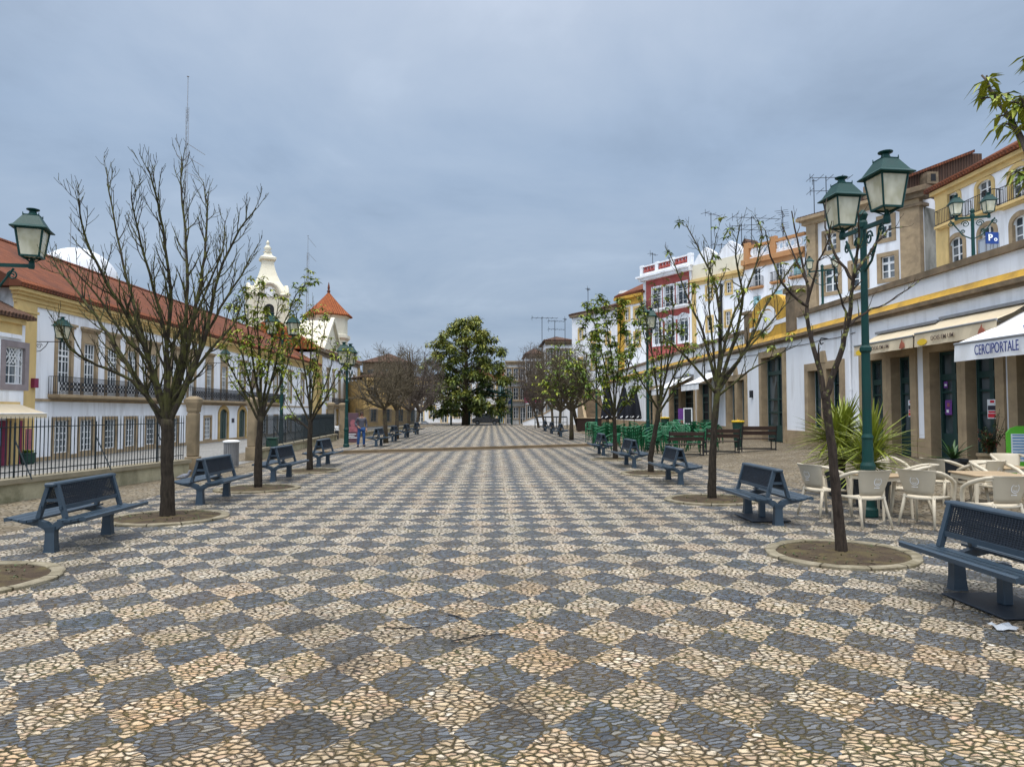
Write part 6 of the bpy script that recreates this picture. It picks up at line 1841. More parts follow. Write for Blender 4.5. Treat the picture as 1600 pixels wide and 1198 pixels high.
# pigeon
p = at_z(287, 752, 0)
r = thing('pigeon', 'grey pigeon walking on the cobbles beside the second left bench', 'bird', (p.x, p.y, hz(p.x) + .006), R(15))
mb = MB()
prof = [(-.17, .10, .018), (-.12, .105, .035), (-.06, .115, .058), (0, .125, .072), (.06, .14, .066), (.10, .165, .046), (.12, .20, .034), (.13, .235, .033), (.145, .26, .034), (.165, .265, .026), (.185, .258, .010), (.205, .25, .003)]
mb.tube([(x, 0, z) for x, z, _ in prof], [q_ for _, _, q_ in prof], 12); bd = mb.build('body', MT['feather'], r, True)
for s_ in (-1, 1):
    mb = MB(); mb.add([(.07, s_ * .055, .155), (-.0, s_ * .078, .15), (-.16, s_ * .03, .10), (-.03, s_ * .074, .10), (.05, s_ * .064, .115)], [(0, 1, 2, 3, 4)]); mb.build('wing', MT['metal'], r)
mb = MB(); mb.add([(-.13, -.03, .10), (-.13, .03, .10), (-.27, .045, .075), (-.27, -.045, .075)], [(0, 1, 2, 3)]); mb.build('tail', MT['iron'], r)
for s_ in (-1, 1):
    mb = MB(); mb.tube([(.01, s_ * .03, .07), (.0, s_ * .03, .035), (.015, s_ * .03, .004)], .006, 5)
    for k in (-.5, 0, .5): mb.tube([(.015, s_ * .03, .005), (.045, s_ * .03 + k * .03, .004)], .004, 4)
    mb.build('leg', MT['redprint'], r)

# fallen twig and paper scrap
p = at_z(635, 985, 0); r0 = MB()
a = at_z(600, 982, 0); b_ = at_z(672, 982, 0)
r0.tube([a + Vector((0, 0, .012)), a.lerp(b_, .5) + Vector((0, -.03, .016)), b_ + Vector((0, .02, .02))], [.004, .006, .003], 5); r0.tube([a.lerp(b_, .5) + Vector((0, -.03, .016)), a.lerp(b_, .62) + Vector((0, -.09, .012))], [.004, .002], 4)
tag(r0.build('twig', MT['dark']), 'thin dark twig lying on the mosaic in the foreground', 'twig', 'fallen twigs')
for i, (x0, y0, x1, y1, lb_) in enumerate([(705, 1003, 790, 992, 'forked dark twig lying at the edge of a damp stain'), (700, 962, 730, 972, 'short dark twig lying behind the forked one')]):
    r0 = MB(); a = at_z(x0, y0, 0); b_ = at_z(x1, y1, 0)
    r0.tube([a + Vector((0, 0, .012)), a.lerp(b_, .4) + Vector((0, .02, .018)), b_ + Vector((0, 0, .014))], [.005, .006, .003], 5)
    r0.tube([a.lerp(b_, .4) + Vector((0, .02, .018)), a.lerp(b_, .7) + Vector((0, .1, .014))], [.004, .002], 4)
    tag(r0.build('twig', MT['dark']), lb_, 'twig', 'fallen twigs')
p = at_z(1568, 984, 0); mb = MB(); rg = random.Random(8); vs = []
for i in range(5):
    for j in range(4): vs.append((p.x + (i - 2) * .045 + rg.uniform(-.01, .01), p.y + (j - 1.5) * .045 + rg.uniform(-.01, .01), .015 + rg.uniform(0, .035)))
mb.add(vs, [(i * 4 + j, i * 4 + 4 + j, i * 4 + 5 + j, i * 4 + 1 + j) for i in range(4) for j in range(3)])
tag(mb.build('paper_scrap', MT['scrap']), 'crumpled white paper scrap on the ground near the large right bench', 'litter')

# ------------------------------------------------------------------ walking man
def skinned(name, joints, edges, radii, m, parent, sub=2):
    me = bpy.data.meshes.new(name); me.from_pydata(joints, edges, []); o = bpy.data.objects.new(name, me); COL.objects.link(o)
    md = o.modifiers.new('skin', 'SKIN'); md.use_smooth_shade = True
    for i, v in enumerate(me.skin_vertices[0].data):
        rr = radii[i]; v.radius = rr if isinstance(rr, tuple) else (rr, rr); v.use_root = (i == 0)
    s = o.modifiers.new('sub', 'SUBSURF'); s.levels = sub; s.render_levels = sub
    dg = bpy.context.evaluated_depsgraph_get()
    m2 = bpy.data.meshes.new_from_object(o.evaluated_get(dg)); bpy.data.objects.remove(o)
    m2.materials.clear(); m2.materials.append(m); m2.name = name
    o = bpy.data.objects.new(name, m2); COL.objects.link(o); o.parent = parent
    return o
p = at_z(564.5, 698, UPZ)
man = thing('person', 'man in grey jacket and blue jeans standing by the lamp post, hand at pocket', 'person', (p.x, p.y, UPZ), R(200))
man.scale = (.97, .97, .97)
J = dict(pel=(0, 0, .93), waist=(0, .0, 1.08), chest=(0, .01, 1.28), neckb=(0, .0, 1.44), neck=(0, .02, 1.50), head=(0, .035, 1.60), top=(0, .02, 1.70),
         ls=(-.17, 0, 1.40), le=(-.25, -.05, 1.14), lw=(-.24, .05, .92), lh=(-.235, .085, .84), rs=(.17, 0, 1.40), re=(.30, -.06, 1.16), rw=(.20, .10, 1.02), rh=(.15, .14, .98),
         lhip=(-.09, 0, .88), lk=(-.12, .03, .48), la=(-.13, -.03, .09), lt=(-.14, .13, .035), rhip=(.09, 0, .88), rk=(.14, .02, .48), ra=(.16, -.02, .09), rt=(.19, .13, .035))
names = list(J); ix = {k: i for i, k in enumerate(names)}
E = [('pel', 'waist'), ('waist', 'chest'), ('chest', 'neckb'), ('neckb', 'neck'), ('neck', 'head'), ('head', 'top'), ('neckb', 'ls'), ('ls', 'le'), ('le', 'lw'), ('lw', 'lh'), ('neckb', 'rs'), ('rs', 're'), ('re', 'rw'), ('rw', 'rh'), ('pel', 'lhip'), ('lhip', 'lk'), ('lk', 'la'), ('la', 'lt'), ('pel', 'rhip'), ('rhip', 'rk'), ('rk', 'ra'), ('ra', 'rt')]
RD = dict(pel=(.12, .09), waist=(.12, .09), chest=(.14, .10), neckb=.07, neck=.052, head=(.078, .092), top=.055, ls=.055, le=.042, lw=.03, lh=.028, rs=.055, re=.042, rw=.03, rh=.028, lhip=.085, lk=.056, la=.04, lt=.035, rhip=.085, rk=.056, ra=.04, rt=.035)
body = skinned('body', [J[k] for k in names], [(ix[a], ix[b_]) for a, b_ in E], [RD[k] for k in names], MT['skin'], man)
def sub_skin(name, keys, edges, rad, m):
    i2 = {k: i for i, k in enumerate(keys)}
    return skinned(name, [J[k] for k in keys], [(i2[a], i2[b_]) for a, b_ in edges], [rad[k] for k in keys], m, man)
sub_skin('jacket', ['waist', 'pel', 'chest', 'neckb', 'ls', 'le', 'lw', 'rs', 're', 'rw'], [('waist', 'pel'), ('waist', 'chest'), ('chest', 'neckb'), ('neckb', 'ls'), ('ls', 'le'), ('le', 'lw'), ('neckb', 'rs'), ('rs', 're'), ('re', 'rw')],
         dict(waist=(.155, .125), pel=(.16, .13), chest=(.185, .135), neckb=.095, ls=.08, le=.062, lw=.05, rs=.08, re=.062, rw=.05), MT['jacket'])
J['hem'] = (0, 0, .90)
sub_skin('jeans', ['hem', 'lhip', 'lk', 'la', 'rhip', 'rk', 'ra'], [('hem', 'lhip'), ('lhip', 'lk'), ('lk', 'la'), ('hem', 'rhip'), ('rhip', 'rk'), ('rk', 'ra')], dict(hem=(.15, .115), lhip=.105, lk=.078, la=.066, rhip=.105, rk=.078, ra=.066), MT['jeans'])
for s_ in ('l', 'r'):
    a = Vector(J[s_ + 'a']); t = Vector(J[s_ + 't']); mb = MB(); d = (t - a); d.z = 0; d.normalize()
    h0 = Vector((a.x, a.y, .05)); mb.tube([h0 - d * .06, h0, h0 + d * .1, h0 + d * .19, h0 + d * .23 + Vector((0, 0, -.01))], [.03, .052, .05, .045, .02], 10); mb.build('shoe', MT['shoe'], man, True)
mb = MB(); mb.lathe([(.02, .125), (.06, .115), (.088, .075), (.098, .02), (.096, -.03), (.085, -.06), (.06, -.07)], 14, (0, .015, 1.62), sy=1.12); mb.build('hair', MT['hair'], man, True)
hd = Vector(J['head'])
for s_ in (-1, 1):
    mb = MB(); mb.lathe([(.008, -.03), (.016, -.01), (.018, .015), (.008, .03)], 8, (s_ * .088, .02, 1.60)); mb.build('ear', MT['skin'], man, True)
mb = MB(); mb.tube([(0, .115, 1.63), (0, .135, 1.595), (0, .115, 1.585)], [.01, .017, .01], 6); mb.build('nose', MT['skin'], man, True)
for s_ in (-1, 1):
    mb = MB(); mb.lathe([(.004, -.01), (.013, 0), (.004, .01)], 8, (s_ * .034, .113, 1.63)); mb.build('eye', MT['shoe'], man, True)
mb = MB(); mb.bar((-.028, .112, 1.555), (.028, .112, 1.555), .012, .01); mb.build('mouth', MT['redprint'], man)
for s_, h, dr in (('l', Vector(J['lh']), Vector((.02, .1, -1))), ('r', Vector(J['rh']), Vector((-.6, .3, -.5)))):
    dr.normalize(); sd = dr.cross(Vector((0, 1, .2))).normalized()
    mb = MB(); mb.tube([h - dr * .03, h + dr * .02, h + dr * .06], [.024, .034, .028], 8)
    for k, ln in zip((-1.5, -.5, .5, 1.5), (.062, .075, .07, .055)):
        b0_ = h + dr * .055 + sd * k * .015; c_ = dr + Vector((0, .35, 0)); mb.tube([b0_, b0_ + dr * ln * .5, b0_ + dr * ln * .5 + c_.normalized() * ln * .5], [.009, .0085, .006], 6)
    t0_ = h + dr * .0 + sd * .026; mb.tube([t0_, t0_ + (sd * .6 + dr).normalized() * .035, t0_ + (sd * .2 + dr).normalized() * .06], [.01, .009, .007], 6)
    mb.build('hand', MT['skin'], man, True)

# ------------------------------------------------------------------ cafe furniture
def chair_parts(r, m, emblem=True, slats=False):
    mb = MB(); prof = []
    n = 9
    for j, (y0, z) in enumerate([(-.22, .435), (-.1, .43), (.05, .43), (.17, .435), (.23, .42)]):
        w_ = .215 + .02 * j / 4
        for i in range(n):
            t = -1 + 2 * i / (n - 1); mb.v.append((w_ * t, y0, z - .02 * (1 - t * t)))
    for j in range(4):
        for i in range(n - 1):
            a = j * n + i; mb.f.append((a, a + 1, a + n + 1, a + n)); mb.m.append(0)
    o = len(mb.v); mb.v += [(x, y, z - .03) for x, y, z in mb.v[:o]]
    for j in range(4):
        for i in range(n - 1):
            a = o + j * n + i; mb.f.append((a + n, a + n + 1, a + 1, a)); mb.m.append(0)
    for i in range(n - 1):
        mb.f.append((i + 1, i, o + i, o + i + 1)); a = 4 * n + i; mb.f.append((a, a + 1, o + a + 1, o + a)); mb.m += [0, 0]
    for j in range(4):
        a = j * n; mb.f.append((a, a + n, o + a + n, o + a)); a = j * n + n - 1; mb.f.append((a + n, a, o + a, o + a + n)); mb.m += [0, 0]
    mb.build('seat', m, r, True)
    mb = MB(); rows = [(.45, .185, .05), (.52, .205, .055), (.64, .235, .075), (.76, .26, .095), (.80, .27, .11), (.815, .275, .125)]
    k = 13
    for side in (0, .014):
        for z, hw, bow in rows:
            for i in range(k):
                t = -1 + 2 * i / (k - 1); mb.v.append((hw * t, -.20 - (z - .45) * .22 - bow * (1 - t * t) + .02 - side, z))
    R_ = len(rows); o = R_ * k
    if not slats:
        for j in range(R_ - 1):
            for i in range(k - 1):
                a = j * k + i; mb.f.append((a, a + 1, a + k + 1, a + k)); b_ = o + a; mb.f.append((b_ + k, b_ + k + 1, b_ + 1, b_)); mb.m += [0, 0]
    else:
        for j in range(R_ - 1):
            for i in range(k - 1):
                if j < 3 and i % 2: continue
                a = j * k + i; mb.f.append((a, a + 1, a + k + 1, a + k)); b_ = o + a; mb.f.append((b_ + k, b_ + k + 1, b_ + 1, b_)); mb.m += [0, 0]
    for i in range(k - 1):
        a = (R_ - 1) * k + i; mb.f.append((a, a + 1, o + a + 1, o + a)); mb.f.append((i + 1, i, o + i, o + i + 1)); mb.m += [0, 0]
    for j in range(R_ - 1):
        a = j * k; mb.f.append((a, a + k, o + a + k, o + a)); a = j * k + k - 1; mb.f.append((a + k, a, o + a, o + a + k)); mb.m += [0, 0]
    bk = mb.build('backrest', m, r, not slats)
    if emblem:
        e = MB(); cz = .655; 
        def yb(x, z): 
            t = x / .235; return -.20 - (z - .45) * .22 - .078 * (1 - t * t) + .02 - .021
        def arc(a0, a1, rad, w_, dz=0):
            N = 14
            for i in range(N):
                t0, t1 = a0 + (a1 - a0) * i / N, a0 + (a1 - a0) * (i + 1) / N
                q_ = []
                for rr, tt in ((rad, t0), (rad, t1), (rad - w_, t1), (rad - w_, t0)):
                    x, z = rr * cos(tt), cz + dz + rr * sin(tt); q_.append((x, yb(x, z), z))
                e.add(q_, [(0, 1, 2, 3)])
        arc(0, 2 * pi, .062, .009); arc(pi * 1.2, pi * 1.8, .038, .008); arc(pi * .25, pi * .75, .03, .007, .008)
        for x0 in (-.04, -.022, -.004, .014, .032): e.add([(x0 - .006, yb(x0, cz - .085), cz - .092), (x0 + .006, yb(x0, cz - .085), cz - .092), (x0 + .006, yb(x0, cz - .085), cz - .08), (x0 - .006, yb(x0, cz - .085), cz - .08)], [(0, 1, 2, 3)])
        e.build('emblem', MT['signwhite'], bk)
    for s in (-1, 1):
        mb = MB(); mb.tube([(s * .255, -.27, .795), (s * .285, -.18, .775), (s * .30, -.06, .735), (s * .30, .08, .685), (s * .292, .18, .63), (s * .275, .225, .54), (s * .26, .235, .44), (s * .262, .255, .25), (s * .27, .285, .0)], [.018, .026, .03, .03, .03, .028, .026, .024, .018], 8); mb.build('armrest', m, r, True)
        mb = MB(); mb.tube([(s * .19, -.19, .45), (s * .215, -.235, .25), (s * .25, -.30, 0)], [.026, .022, .016], 8); mb.build('leg', m, r, True)
G_C = 'beige plastic armchairs of the cafe'
def place(px, py, dz=0.0):
    p = at_z(px, py, dz); return p
CH = [('beige chair left of the leaning trunk, side on to its table', (1288, 806), R(-75)), ('beige chair with round emblem on its back, seen from behind right of the leaning trunk', (1347, 822), R(12)), ('beige chair on the far side of the nearest cafe table', (1388, 786), R(188)),
      ('beige chair turned with its back to the emblem chair, between two tables', (1424, 806), R(60)), ('beige chair with arm and leg forward, left end of the right hand table', (1448, 822), R(-58)), ('beige chair behind the right hand table beside the agave', (1478, 790), R(-80)),
      ('beige chair with its back rim just above the big bench, at the right hand table', (1555, 838), R(8)), ('beige chair behind the right hand table, second from the agave', (1532, 794), R(25)), ('beige chair at the far right table by the frame edge', (1585, 778), R(170)), ('beige chair facing the camera across the right hand table', (1560, 800), R(185))]
ch0 = None
for i, (lab, q_, rz) in enumerate(CH):
    p = place(*q_)
    if ch0 is None:
        ch0 = thing('cafe_chair', lab, 'chair', (p.x, p.y, .006), rz, G_C); chair_parts(ch0, MT['plastic']); ch0.scale = (1.1, 1.1, 1.1)
    else: dup(ch0, lab, (p.x, p.y, .006 + .004 * (i % 3)), rz, 1.1)
def table_parts(r, top_m, leg_m, s=.36, h=.73):
    mb = MB(); mb.rbox(-s, s, -s, s, h - .025, h, .008); mb.build('tabletop', top_m, r)
    mb = MB(); a = s - .03; mb.box(-a, a, -a, -a + .03, h - .09, h - .026); mb.box(-a, a, a - .03, a, h - .09, h - .026); mb.box(-a, -a + .03, -a + .031, a - .031, h - .09, h - .026); mb.box(a - .03, a, -a + .031, a - .031, h - .09, h - .026); mb.build('apron', leg_m, r)
    for sx in (-1, 1):
        for sy_ in (-1, 1):
            mb = MB(); mb.tube([(sx * (s - .05), sy_ * (s - .05), h - .03), (sx * (s - .03), sy_ * (s - .03), 0)], [.03, .02], 8); mb.build('leg', leg_m, r)
t0 = None
for lab, q_, rz, sc_ in [('beige cafe table with tan top behind the leaning trunk', (1377, 808), R(20), 1.0), ('beige cafe table with tan top nearest the large right bench', (1545, 820), R(-8), 1.12), ('beige cafe table at the right edge in front of the lime green board', (1575, 788), R(5), 1.0)]:
    p = place(*q_)
    if t0 is None: t0 = thing('cafe_table', lab, 'table', (p.x, p.y, .006), rz, 'beige cafe tables with tan tops'); table_parts(t0, MT['tabletop'], MT['plastic'])
    else: dup(t0, lab, (p.x, p.y, .006), rz, sc_)

# planters with spiky plants
def spiky(mb, c, n, L, w_, rg, up=(.1, 1.3), droop=.35, seg=4):
    for k in range(n):
        a = rg.uniform(0, 2 * pi); e = rg.uniform(*up); l = L * rg.uniform(.6, 1.1)
        d = Vector((cos(a) * cos(e), sin(a) * cos(e), sin(e))); s = Vector((-sin(a), cos(a), 0)); p = Vector(c)
        prev = None
        for j in range(seg + 1):
            f = j / seg; w = w_ * (1 - f) ** .7 * (.65 + .7 * f if f < .5 else 1)
            q = p + d * (l * f) - Vector((0, 0, droop * l * f * f)); u = s * (w / 2)
            cur = (q - u, q - Vector((0, 0, w * .2)), q + u)
            if prev:
                mb.add([prev[0], prev[1], cur[1], cur[0]], [(0, 1, 2, 3)]); mb.add([prev[1], prev[2], cur[2], cur[1]], [(0, 1, 2, 3)])
            prev = cur
rg = random.Random(21)
def yucca(label, px, py, heads, potm, L=.8, hd=.65, n=60):
    p = at_z(px, py, 0); z = gz_at(p.x, p.y)
    r = thing('yucca', label, 'plant', (p.x, p.y, z + .004), 0, 'potted plants before the shops')
    mb = MB(); mb.lathe([(.24, 0), (.26, .02), (.31, .42), (.34, .44), (.34, .5), (.28, .5), (.27, .44)], 18); mb.build('pot', potm, r)
    mb = MB(); mb.lathe([(.27, .43), (.05, .46)], 14); mb.build('soil', MT['soil'], r)
    st = MB(); fb = MB()
    for hx, hy, hz_ in heads:
        st.tube([(hx * .3, hy * .3, .42), (hx * .7, hy * .7, (.45 + hz_) / 2), (hx, hy, hz_)], [.05, .045, .05], 8)
        spiky(fb, (hx, hy, hz_), n, L, .07, rg, (-.35, 1.4), .16)
    st.build('stem', MT['bark_far'], r); fb.build('blades', MT['blade'], r)
yucca('yucca with yellow green fan blades left of the tall lamp', 1316, 775, [(-.15, 0, 1.25), (.1, .1, 1.4), (-.05, -.1, 1.0), (.05, 0, .8)], MT['darkpot'], 1.05, n=120)
yucca('yucca with yellow green fan blades just behind the tall lamp', 1362, 792, [(.05, .05, 1.15), (-.08, -.08, .8)], MT['darkpot'], 1.05, n=120)
p = at_z(1490, 765, 0)
r = thing('agave', 'agave with long dark blades in a pot among the cafe chairs', 'plant', (p.x, p.y, hz(p.x)), 0, 'potted plants before the shops')
mb = MB(); mb.lathe([(.22, 0), (.28, .4), (.31, .42), (.31, .48), (.25, .48)], 18); mb.build('pot', MT['darkpot'], r)
mb = MB(); spiky(mb, (0, 0, .45), 20, .85, .09, rg, (.1, 1.35), .3, 5); mb.build('blades', MT['blade_dark'], r)
p = at_z(1548, 752, .1)
r = thing('bushy_plant', 'bushy dark shrub with tall bare shoots in a pot before the sale poster', 'plant', (p.x, p.y, hz(p.x)), 0, 'potted plants before the shops')
mb = MB(); mb.lathe([(.22, 0), (.26, .34), (.29, .36), (.29, .42), (.24, .42)], 18); mb.build('pot', MT['stone'], r)
mb = MB(); lb = MB()
for k in range(26):
    a = rg.uniform(0, 6.28); rr = rg.uniform(.05, .34); top = Vector((cos(a) * rr, sin(a) * rr, rg.uniform(.7, 1.05)))
    if k < 5: top = Vector((.2 + .1 * k * rg.random(), rg.uniform(-.2, .2), rg.uniform(1.25, 1.55)))
    mb.tube([(0, 0, .36), (top.x * .4, top.y * .4, .6), top], [.012, .009, .005], 4)
    for j in range(26 if k >= 5 else 9):
        f = rg.uniform(.3, 1); c = Vector((0, 0, .36)).lerp(top, f) + rvec(rg) * .08
        lb.cur = 0 if rg.random() < .75 else 1
        leaflet(lb, c, rvec(rg) + Vector((0, 0, .3)), Vector((0, 0, 1)), .085, .04, .4)
mb.build('stems', MT['twig'], r); lb.build('foliage', [MT['leaf_c'], MT['rust']], r)
p = at_z(1592, 762, .1)
r = thing('menu_board', 'lime green menu board with white price sheet at the right edge', 'sign', (p.x + .12, p.y, hz(p.x)), R(-8))
mb = MB(); mb.prism_y([(-.34, 0), (.34, 0), (.34, 1.0), (.26, 1.1), (.12, 1.15), (-.12, 1.15), (-.26, 1.1), (-.34, 1.0)], -.025, .025); mb.build('board', MT['lime'], r)
mb = MB(); mb.box(-.26, .3, -.032, -.027, .36, .98); sh = mb.build('sheet', MT['paper'], r)
mb = MB()
for k in range(8): mb.box(-.23, .2 + .06 * sin(k * 2.2), -.037, -.033, .42 + k * .065, .445 + k * .065)
mb.box(-.23, .27, -.037, -.033, .94, .96); mb.build('print_lines', MT['blueprint'], sh)

# dark wooden benches before the green chairs
def wood_bench(r):
    W = 1.0
    for s in (-1, 1):
        mb = MB(); x = s * (W - .03)
        mb.bar((x, -.25, 0), (x, -.25, .45), .045); mb.bar((x, .2, 0), (x, .2, .45), .045); mb.bar((x, -.25, .08), (x, .2, .08), .035); mb.bar((x, -.25, .44), (x, .22, .44), .04); mb.bar((x, .2, .44), (x, .32, .98), .045); mb.build('leg', MT['iron'], r)
    mb = MB()
    for k in range(4): mb.rbox(-W, W, -.28 + k * .12, -.18 + k * .12, .462, .492, .006)
    mb.build('seat', MT['wood'], r)
    mb = MB(); 
    for z in (.62, .80):
        y = .24 + (z - .44) * .2; mb.rbox(-W, W, y - .04, y - .005, z, z + .14, .006)
    mb.build('backrest', MT['wood'], r)
    mb = MB(); mb.bar((-W + .05, .2, .1), (W - .05, .2, .1), .03); mb.bar((-W + .05, -.25, .1), (W - .05, -.25, .1), .03); mb.build('stretcher', MT['iron'], r)
wb = None
for lab, x in [('dark wooden slat bench at the left, partly behind the spreading tree', 7.55), ('dark wooden slat bench in the middle of the three', 9.6), ('dark wooden slat bench with its end free on the right', 11.35)]:
    pass
for lab, px0, px1 in [('dark wooden slat bench on the left, behind the slanting tree', 1042, 1098), ('dark wooden slat bench in the middle of its row, behind the spreading trunk', 1100, 1153), ('dark wooden slat bench on the right end of its row, with an open side', 1155, 1210)]:
    Yb = 27.2; x0 = at_y(px0, 690, Yb).x; x1 = at_y(px1, 690, Yb).x; xm = (x0 + x1) / 2; s = (x1 - x0) / 2.02
    zz = hz(xm)
    if wb is None: wb = thing('wooden_bench', lab, 'bench', (xm, Yb, zz), pi, 'dark wooden benches before the green chairs'); wood_bench(wb); wb.scale = (s, 1, 1.06)
    else:
        c = dup(wb, lab, (xm, Yb, zz), pi); c.scale = (s, 1, 1.06)
p = at_z(1131, 700, 0)
r = thing('folded_sandwich_board', 'dark narrow board leaning between two wooden benches', 'sign', (at_y(1131, 690, 26.8).x - .55, 26.6, hz(9)), 0)
bpy.data.objects.remove(r)

# green plastic chairs in stacks and tables
G_G = 'green plastic chairs stacked on the terrace'
gc = None; rg = random.Random(31)
stacks = []
for iy, y in enumerate([29.4, 31.4, 33.6, 36.0, 38.6, 41.6]):
    x_lo = {0: 6.2, 1: 5.6, 2: 5.3, 3: 5.5, 4: 5.7, 5: 6.2}[iy]
    x = x_lo
    while x < min(12.2, .325 * y):
        stacks.append((x + rg.uniform(-.12, .12), y + rg.uniform(-.2, .2), rg.choice((1, 2, 2, 3)) if iy < 2 else rg.choice((2, 2, 3, 3)), rg.uniform(-.5, .5) + rg.choice((0, pi / 2, pi, -pi / 2)))); x += .80
cnt = 0
desc = ['lowest', 'second', 'third', 'fourth']
for si, (x, y, k, rz) in enumerate(stacks):
    for j in range(k):
        if cnt >= 170: break
        z = (UPZ + .004 if (x < PL and y > 33.75 + x * .53) else hz(x) + .006) + j * .15
        lab = 'green plastic chair among the many behind the wooden benches and right hand benches'
        if gc is None:
            gc = thing('plastic_chair', lab, 'chair', (x, y, z), rz, G_G); chair_parts(gc, MT['green_plastic'], False, True)
        else: dup(gc, lab, (x, y, z), rz)
        cnt += 1
gt = None
for lab, x, y in [('green plastic table at the left front of the green chairs', 6.55, 30.4), ('green plastic table in the middle of the green chairs', 8.2, 30.5), ('green plastic table at the back of the green chairs', 9.4, 34.8)]:
    if gt is None: gt = thing('plastic_table', lab, 'table', (x, y, hz(x) + .006), .2, 'green plastic tables'); table_parts(gt, MT['green_plastic'], MT['green_plastic'], .42, .72)
    else: dup(gt, lab, (x, y, hz(x) + .006), .4)

# tubs with yellow rims
def tub(label, px, py, Y):
    p = at_y(px, py, Y); r = thing('flower_tub', label, 'flower pot', (p.x, Y, hz(p.x)), 0, 'dark tubs with yellow rims')
    H = p.z - hz(p.x)
    mb = MB(); mb.lathe([(.16, 0), (.2, H * .4), (.24, H - .1)], 18); mb.build('pot', MT['pot'], r)
    mb = MB(); mb.lathe([(.27, H - .1), (.28, H - .04), (.24, H - .02), (.22, H - .06)], 18); mb.build('rim', MT['yellowrim'], r)
    mb = MB(); spiky(mb, (0, 0, H - .08), 26, .16, .05, rg, (.3, 1.4), .2); mb.build('plant', MT['yellowrim'], r)
tub('dark tub with a yellow rim under the twin window', 1153, 656, 30.0)
tub('dark tub with a yellow rim before the cafe doors', 1039, 651, 40.0)
# white framed stand and magenta poster before the cafe
p = at_y(1075, 655, 38.5)
r = thing('menu_stand', 'slim white framed menu stand before the dark cafe doors', 'sign', (p.x, 38.5, hz(p.x)), R(-30))
zt_ = at_y(1075, 638, 38.5).z - hz(p.x)
mb = MB(); mb.bar((-.22, 0, 0), (-.22, 0, zt_), .06); mb.bar((.22, 0, 0), (.22, 0, zt_), .06); mb.bar((-.25, 0, zt_), (.25, 0, zt_), .06); mb.bar((-.22, 0, zt_ * .5), (.22, 0, zt_ * .5), .05); mb.build('frame', MT['paint_white'], r)
mb = MB(); mb.box(-.19, .19, -.01, .01, zt_ * .53, zt_ - .04); mb.build('panel', MT['darkpot'], r)
p = at_y(1068, 652, 39.5); r = thing('poster_stand', 'small purple poster stand beside the slim white menu stand', 'sign', (p.x, 39.5, hz(p.x)), R(-20)); zt_ = at_y(1068, 638, 39.5).z - hz(p.x)
mb = MB(); mb.box(-.3, .3, -.02, .02, .3, zt_); mb.build('panel', MT['purple'], r)
mb = MB(); mb.box(-.2, .1, -.026, -.021, .5, zt_ * .6); mb.build('printed_block', MT['redprint'], r)
mb = MB(); mb.bar((-.25, 0, 0), (-.25, 0, .3), .04); mb.bar((.25, 0, 0), (.25, 0, .3), .04); mb.build('leg', MT['iron'], r)

# closed black parasols
def parasol(label, px, top, base, Y):
    p = at_y(px, base, Y); r = thing('parasol', label, 'parasol', (p.x, Y, hz(p.x)), rg.uniform(0, 1), 'closed black parasols')
    H = at_y(px, top, Y).z - hz(p.x); zb = max(.45, at_y(px, base, Y).z - hz(p.x))
    mb = MB(); mb.tube([(0, 0, 0), (0, 0, H + .05)], .03, 8); mb.build('pole', MT['iron'], r)
    mb = MB(); n = 16; prof = [(.05, H), (.13, H - .12), (.30, H - (H - zb) * .45), (.42, zb + .5), (.46, zb + .12), (.40, zb)]
    for rr, z in prof:
        for k in range(n):
            a = 2 * pi * k / n; q_ = rr * (1.12 if k % 2 else .72); mb.v.append((q_ * cos(a), q_ * sin(a), z))
    for i in range(len(prof) - 1):
        for k in range(n):
            j = (k + 1) % n; mb.f.append((i*n+k, i*n+j, (i+1)*n+j, (i+1)*n+k)); mb.m.append(0)
    cn_ = mb.build('canopy', MT['parasol'], r)
    mb = MB()
    for k in range(0, n, 2):
        a = 2 * pi * k / n + .2; c = Vector((.47 * cos(a), .47 * sin(a), zb + .17)); t = Vector((-sin(a), cos(a), 0)); u = Vector((0, 0, 1))
        mb.add([c - t * .1 - u * .08, c + t * .1 + u * .02, c + t * .08 + u * .1, c - t * .11 + u * .0], [(0, 1, 2, 3)])
    mb.build('printed_mark', MT['signwhite'], cn_)
    mb = MB(); mb.lathe([(.34, 0), (.34, .06), (.1, .1), (.06, .3)], 12); mb.build('base', MT['iron'], r)
parasol('closed black parasol on the left, partly behind the leafiest tree', 950, 603, 655, 48)
parasol('closed black parasol in the middle', 975, 604, 655, 47)
parasol('closed black parasol on the right with white marks at the hem', 991, 604, 655, 47.5)

# P sign and glass screen on the terrace
p = at_x(1550, 372, 14.6)
r = thing('parking_sign', 'blue parking sign with white P on the terrace parapet', 'sign', (p.x, p.y, 4.85), 0)
zc = p.z - 4.85
mb = MB(); mb.rbox(-.19, .19, -.02, .02, zc - .17, zc + .17, .008); pl_ = mb.build('plate', MT['signblue'], r)
text('P', .26, MT['signwhite'], pl_, Matrix.Translation((-.07, -.03, zc)) @ Matrix.Rotation(pi / 2, 4, 'X'), bold=.008)
mb = MB(); 
for t in range(16):
    a0, a1 = 2 * pi * t / 16, 2 * pi * (t + 1) / 16; mb.prism_y([(.09 + .05 * cos(a0), zc - .05 + .05 * sin(a0)), (.09 + .05 * cos(a1), zc - .05 + .05 * sin(a1)), (.09 + .025 * cos(a1), zc - .05 + .025 * sin(a1)), (.09 + .025 * cos(a0), zc - .05 + .025 * sin(a0))], -.032, -.022)
mb.build('symbol', MT['signwhite'], pl_)
mb = MB(); mb.tube([(.0, .04, 0), (.0, .04, zc + .15)], .03, 6); mb.build('post', MT['metal'], r)
p0 = at_x(1530, 385, 15.0); p1 = at_x(1560, 385, 15.0)
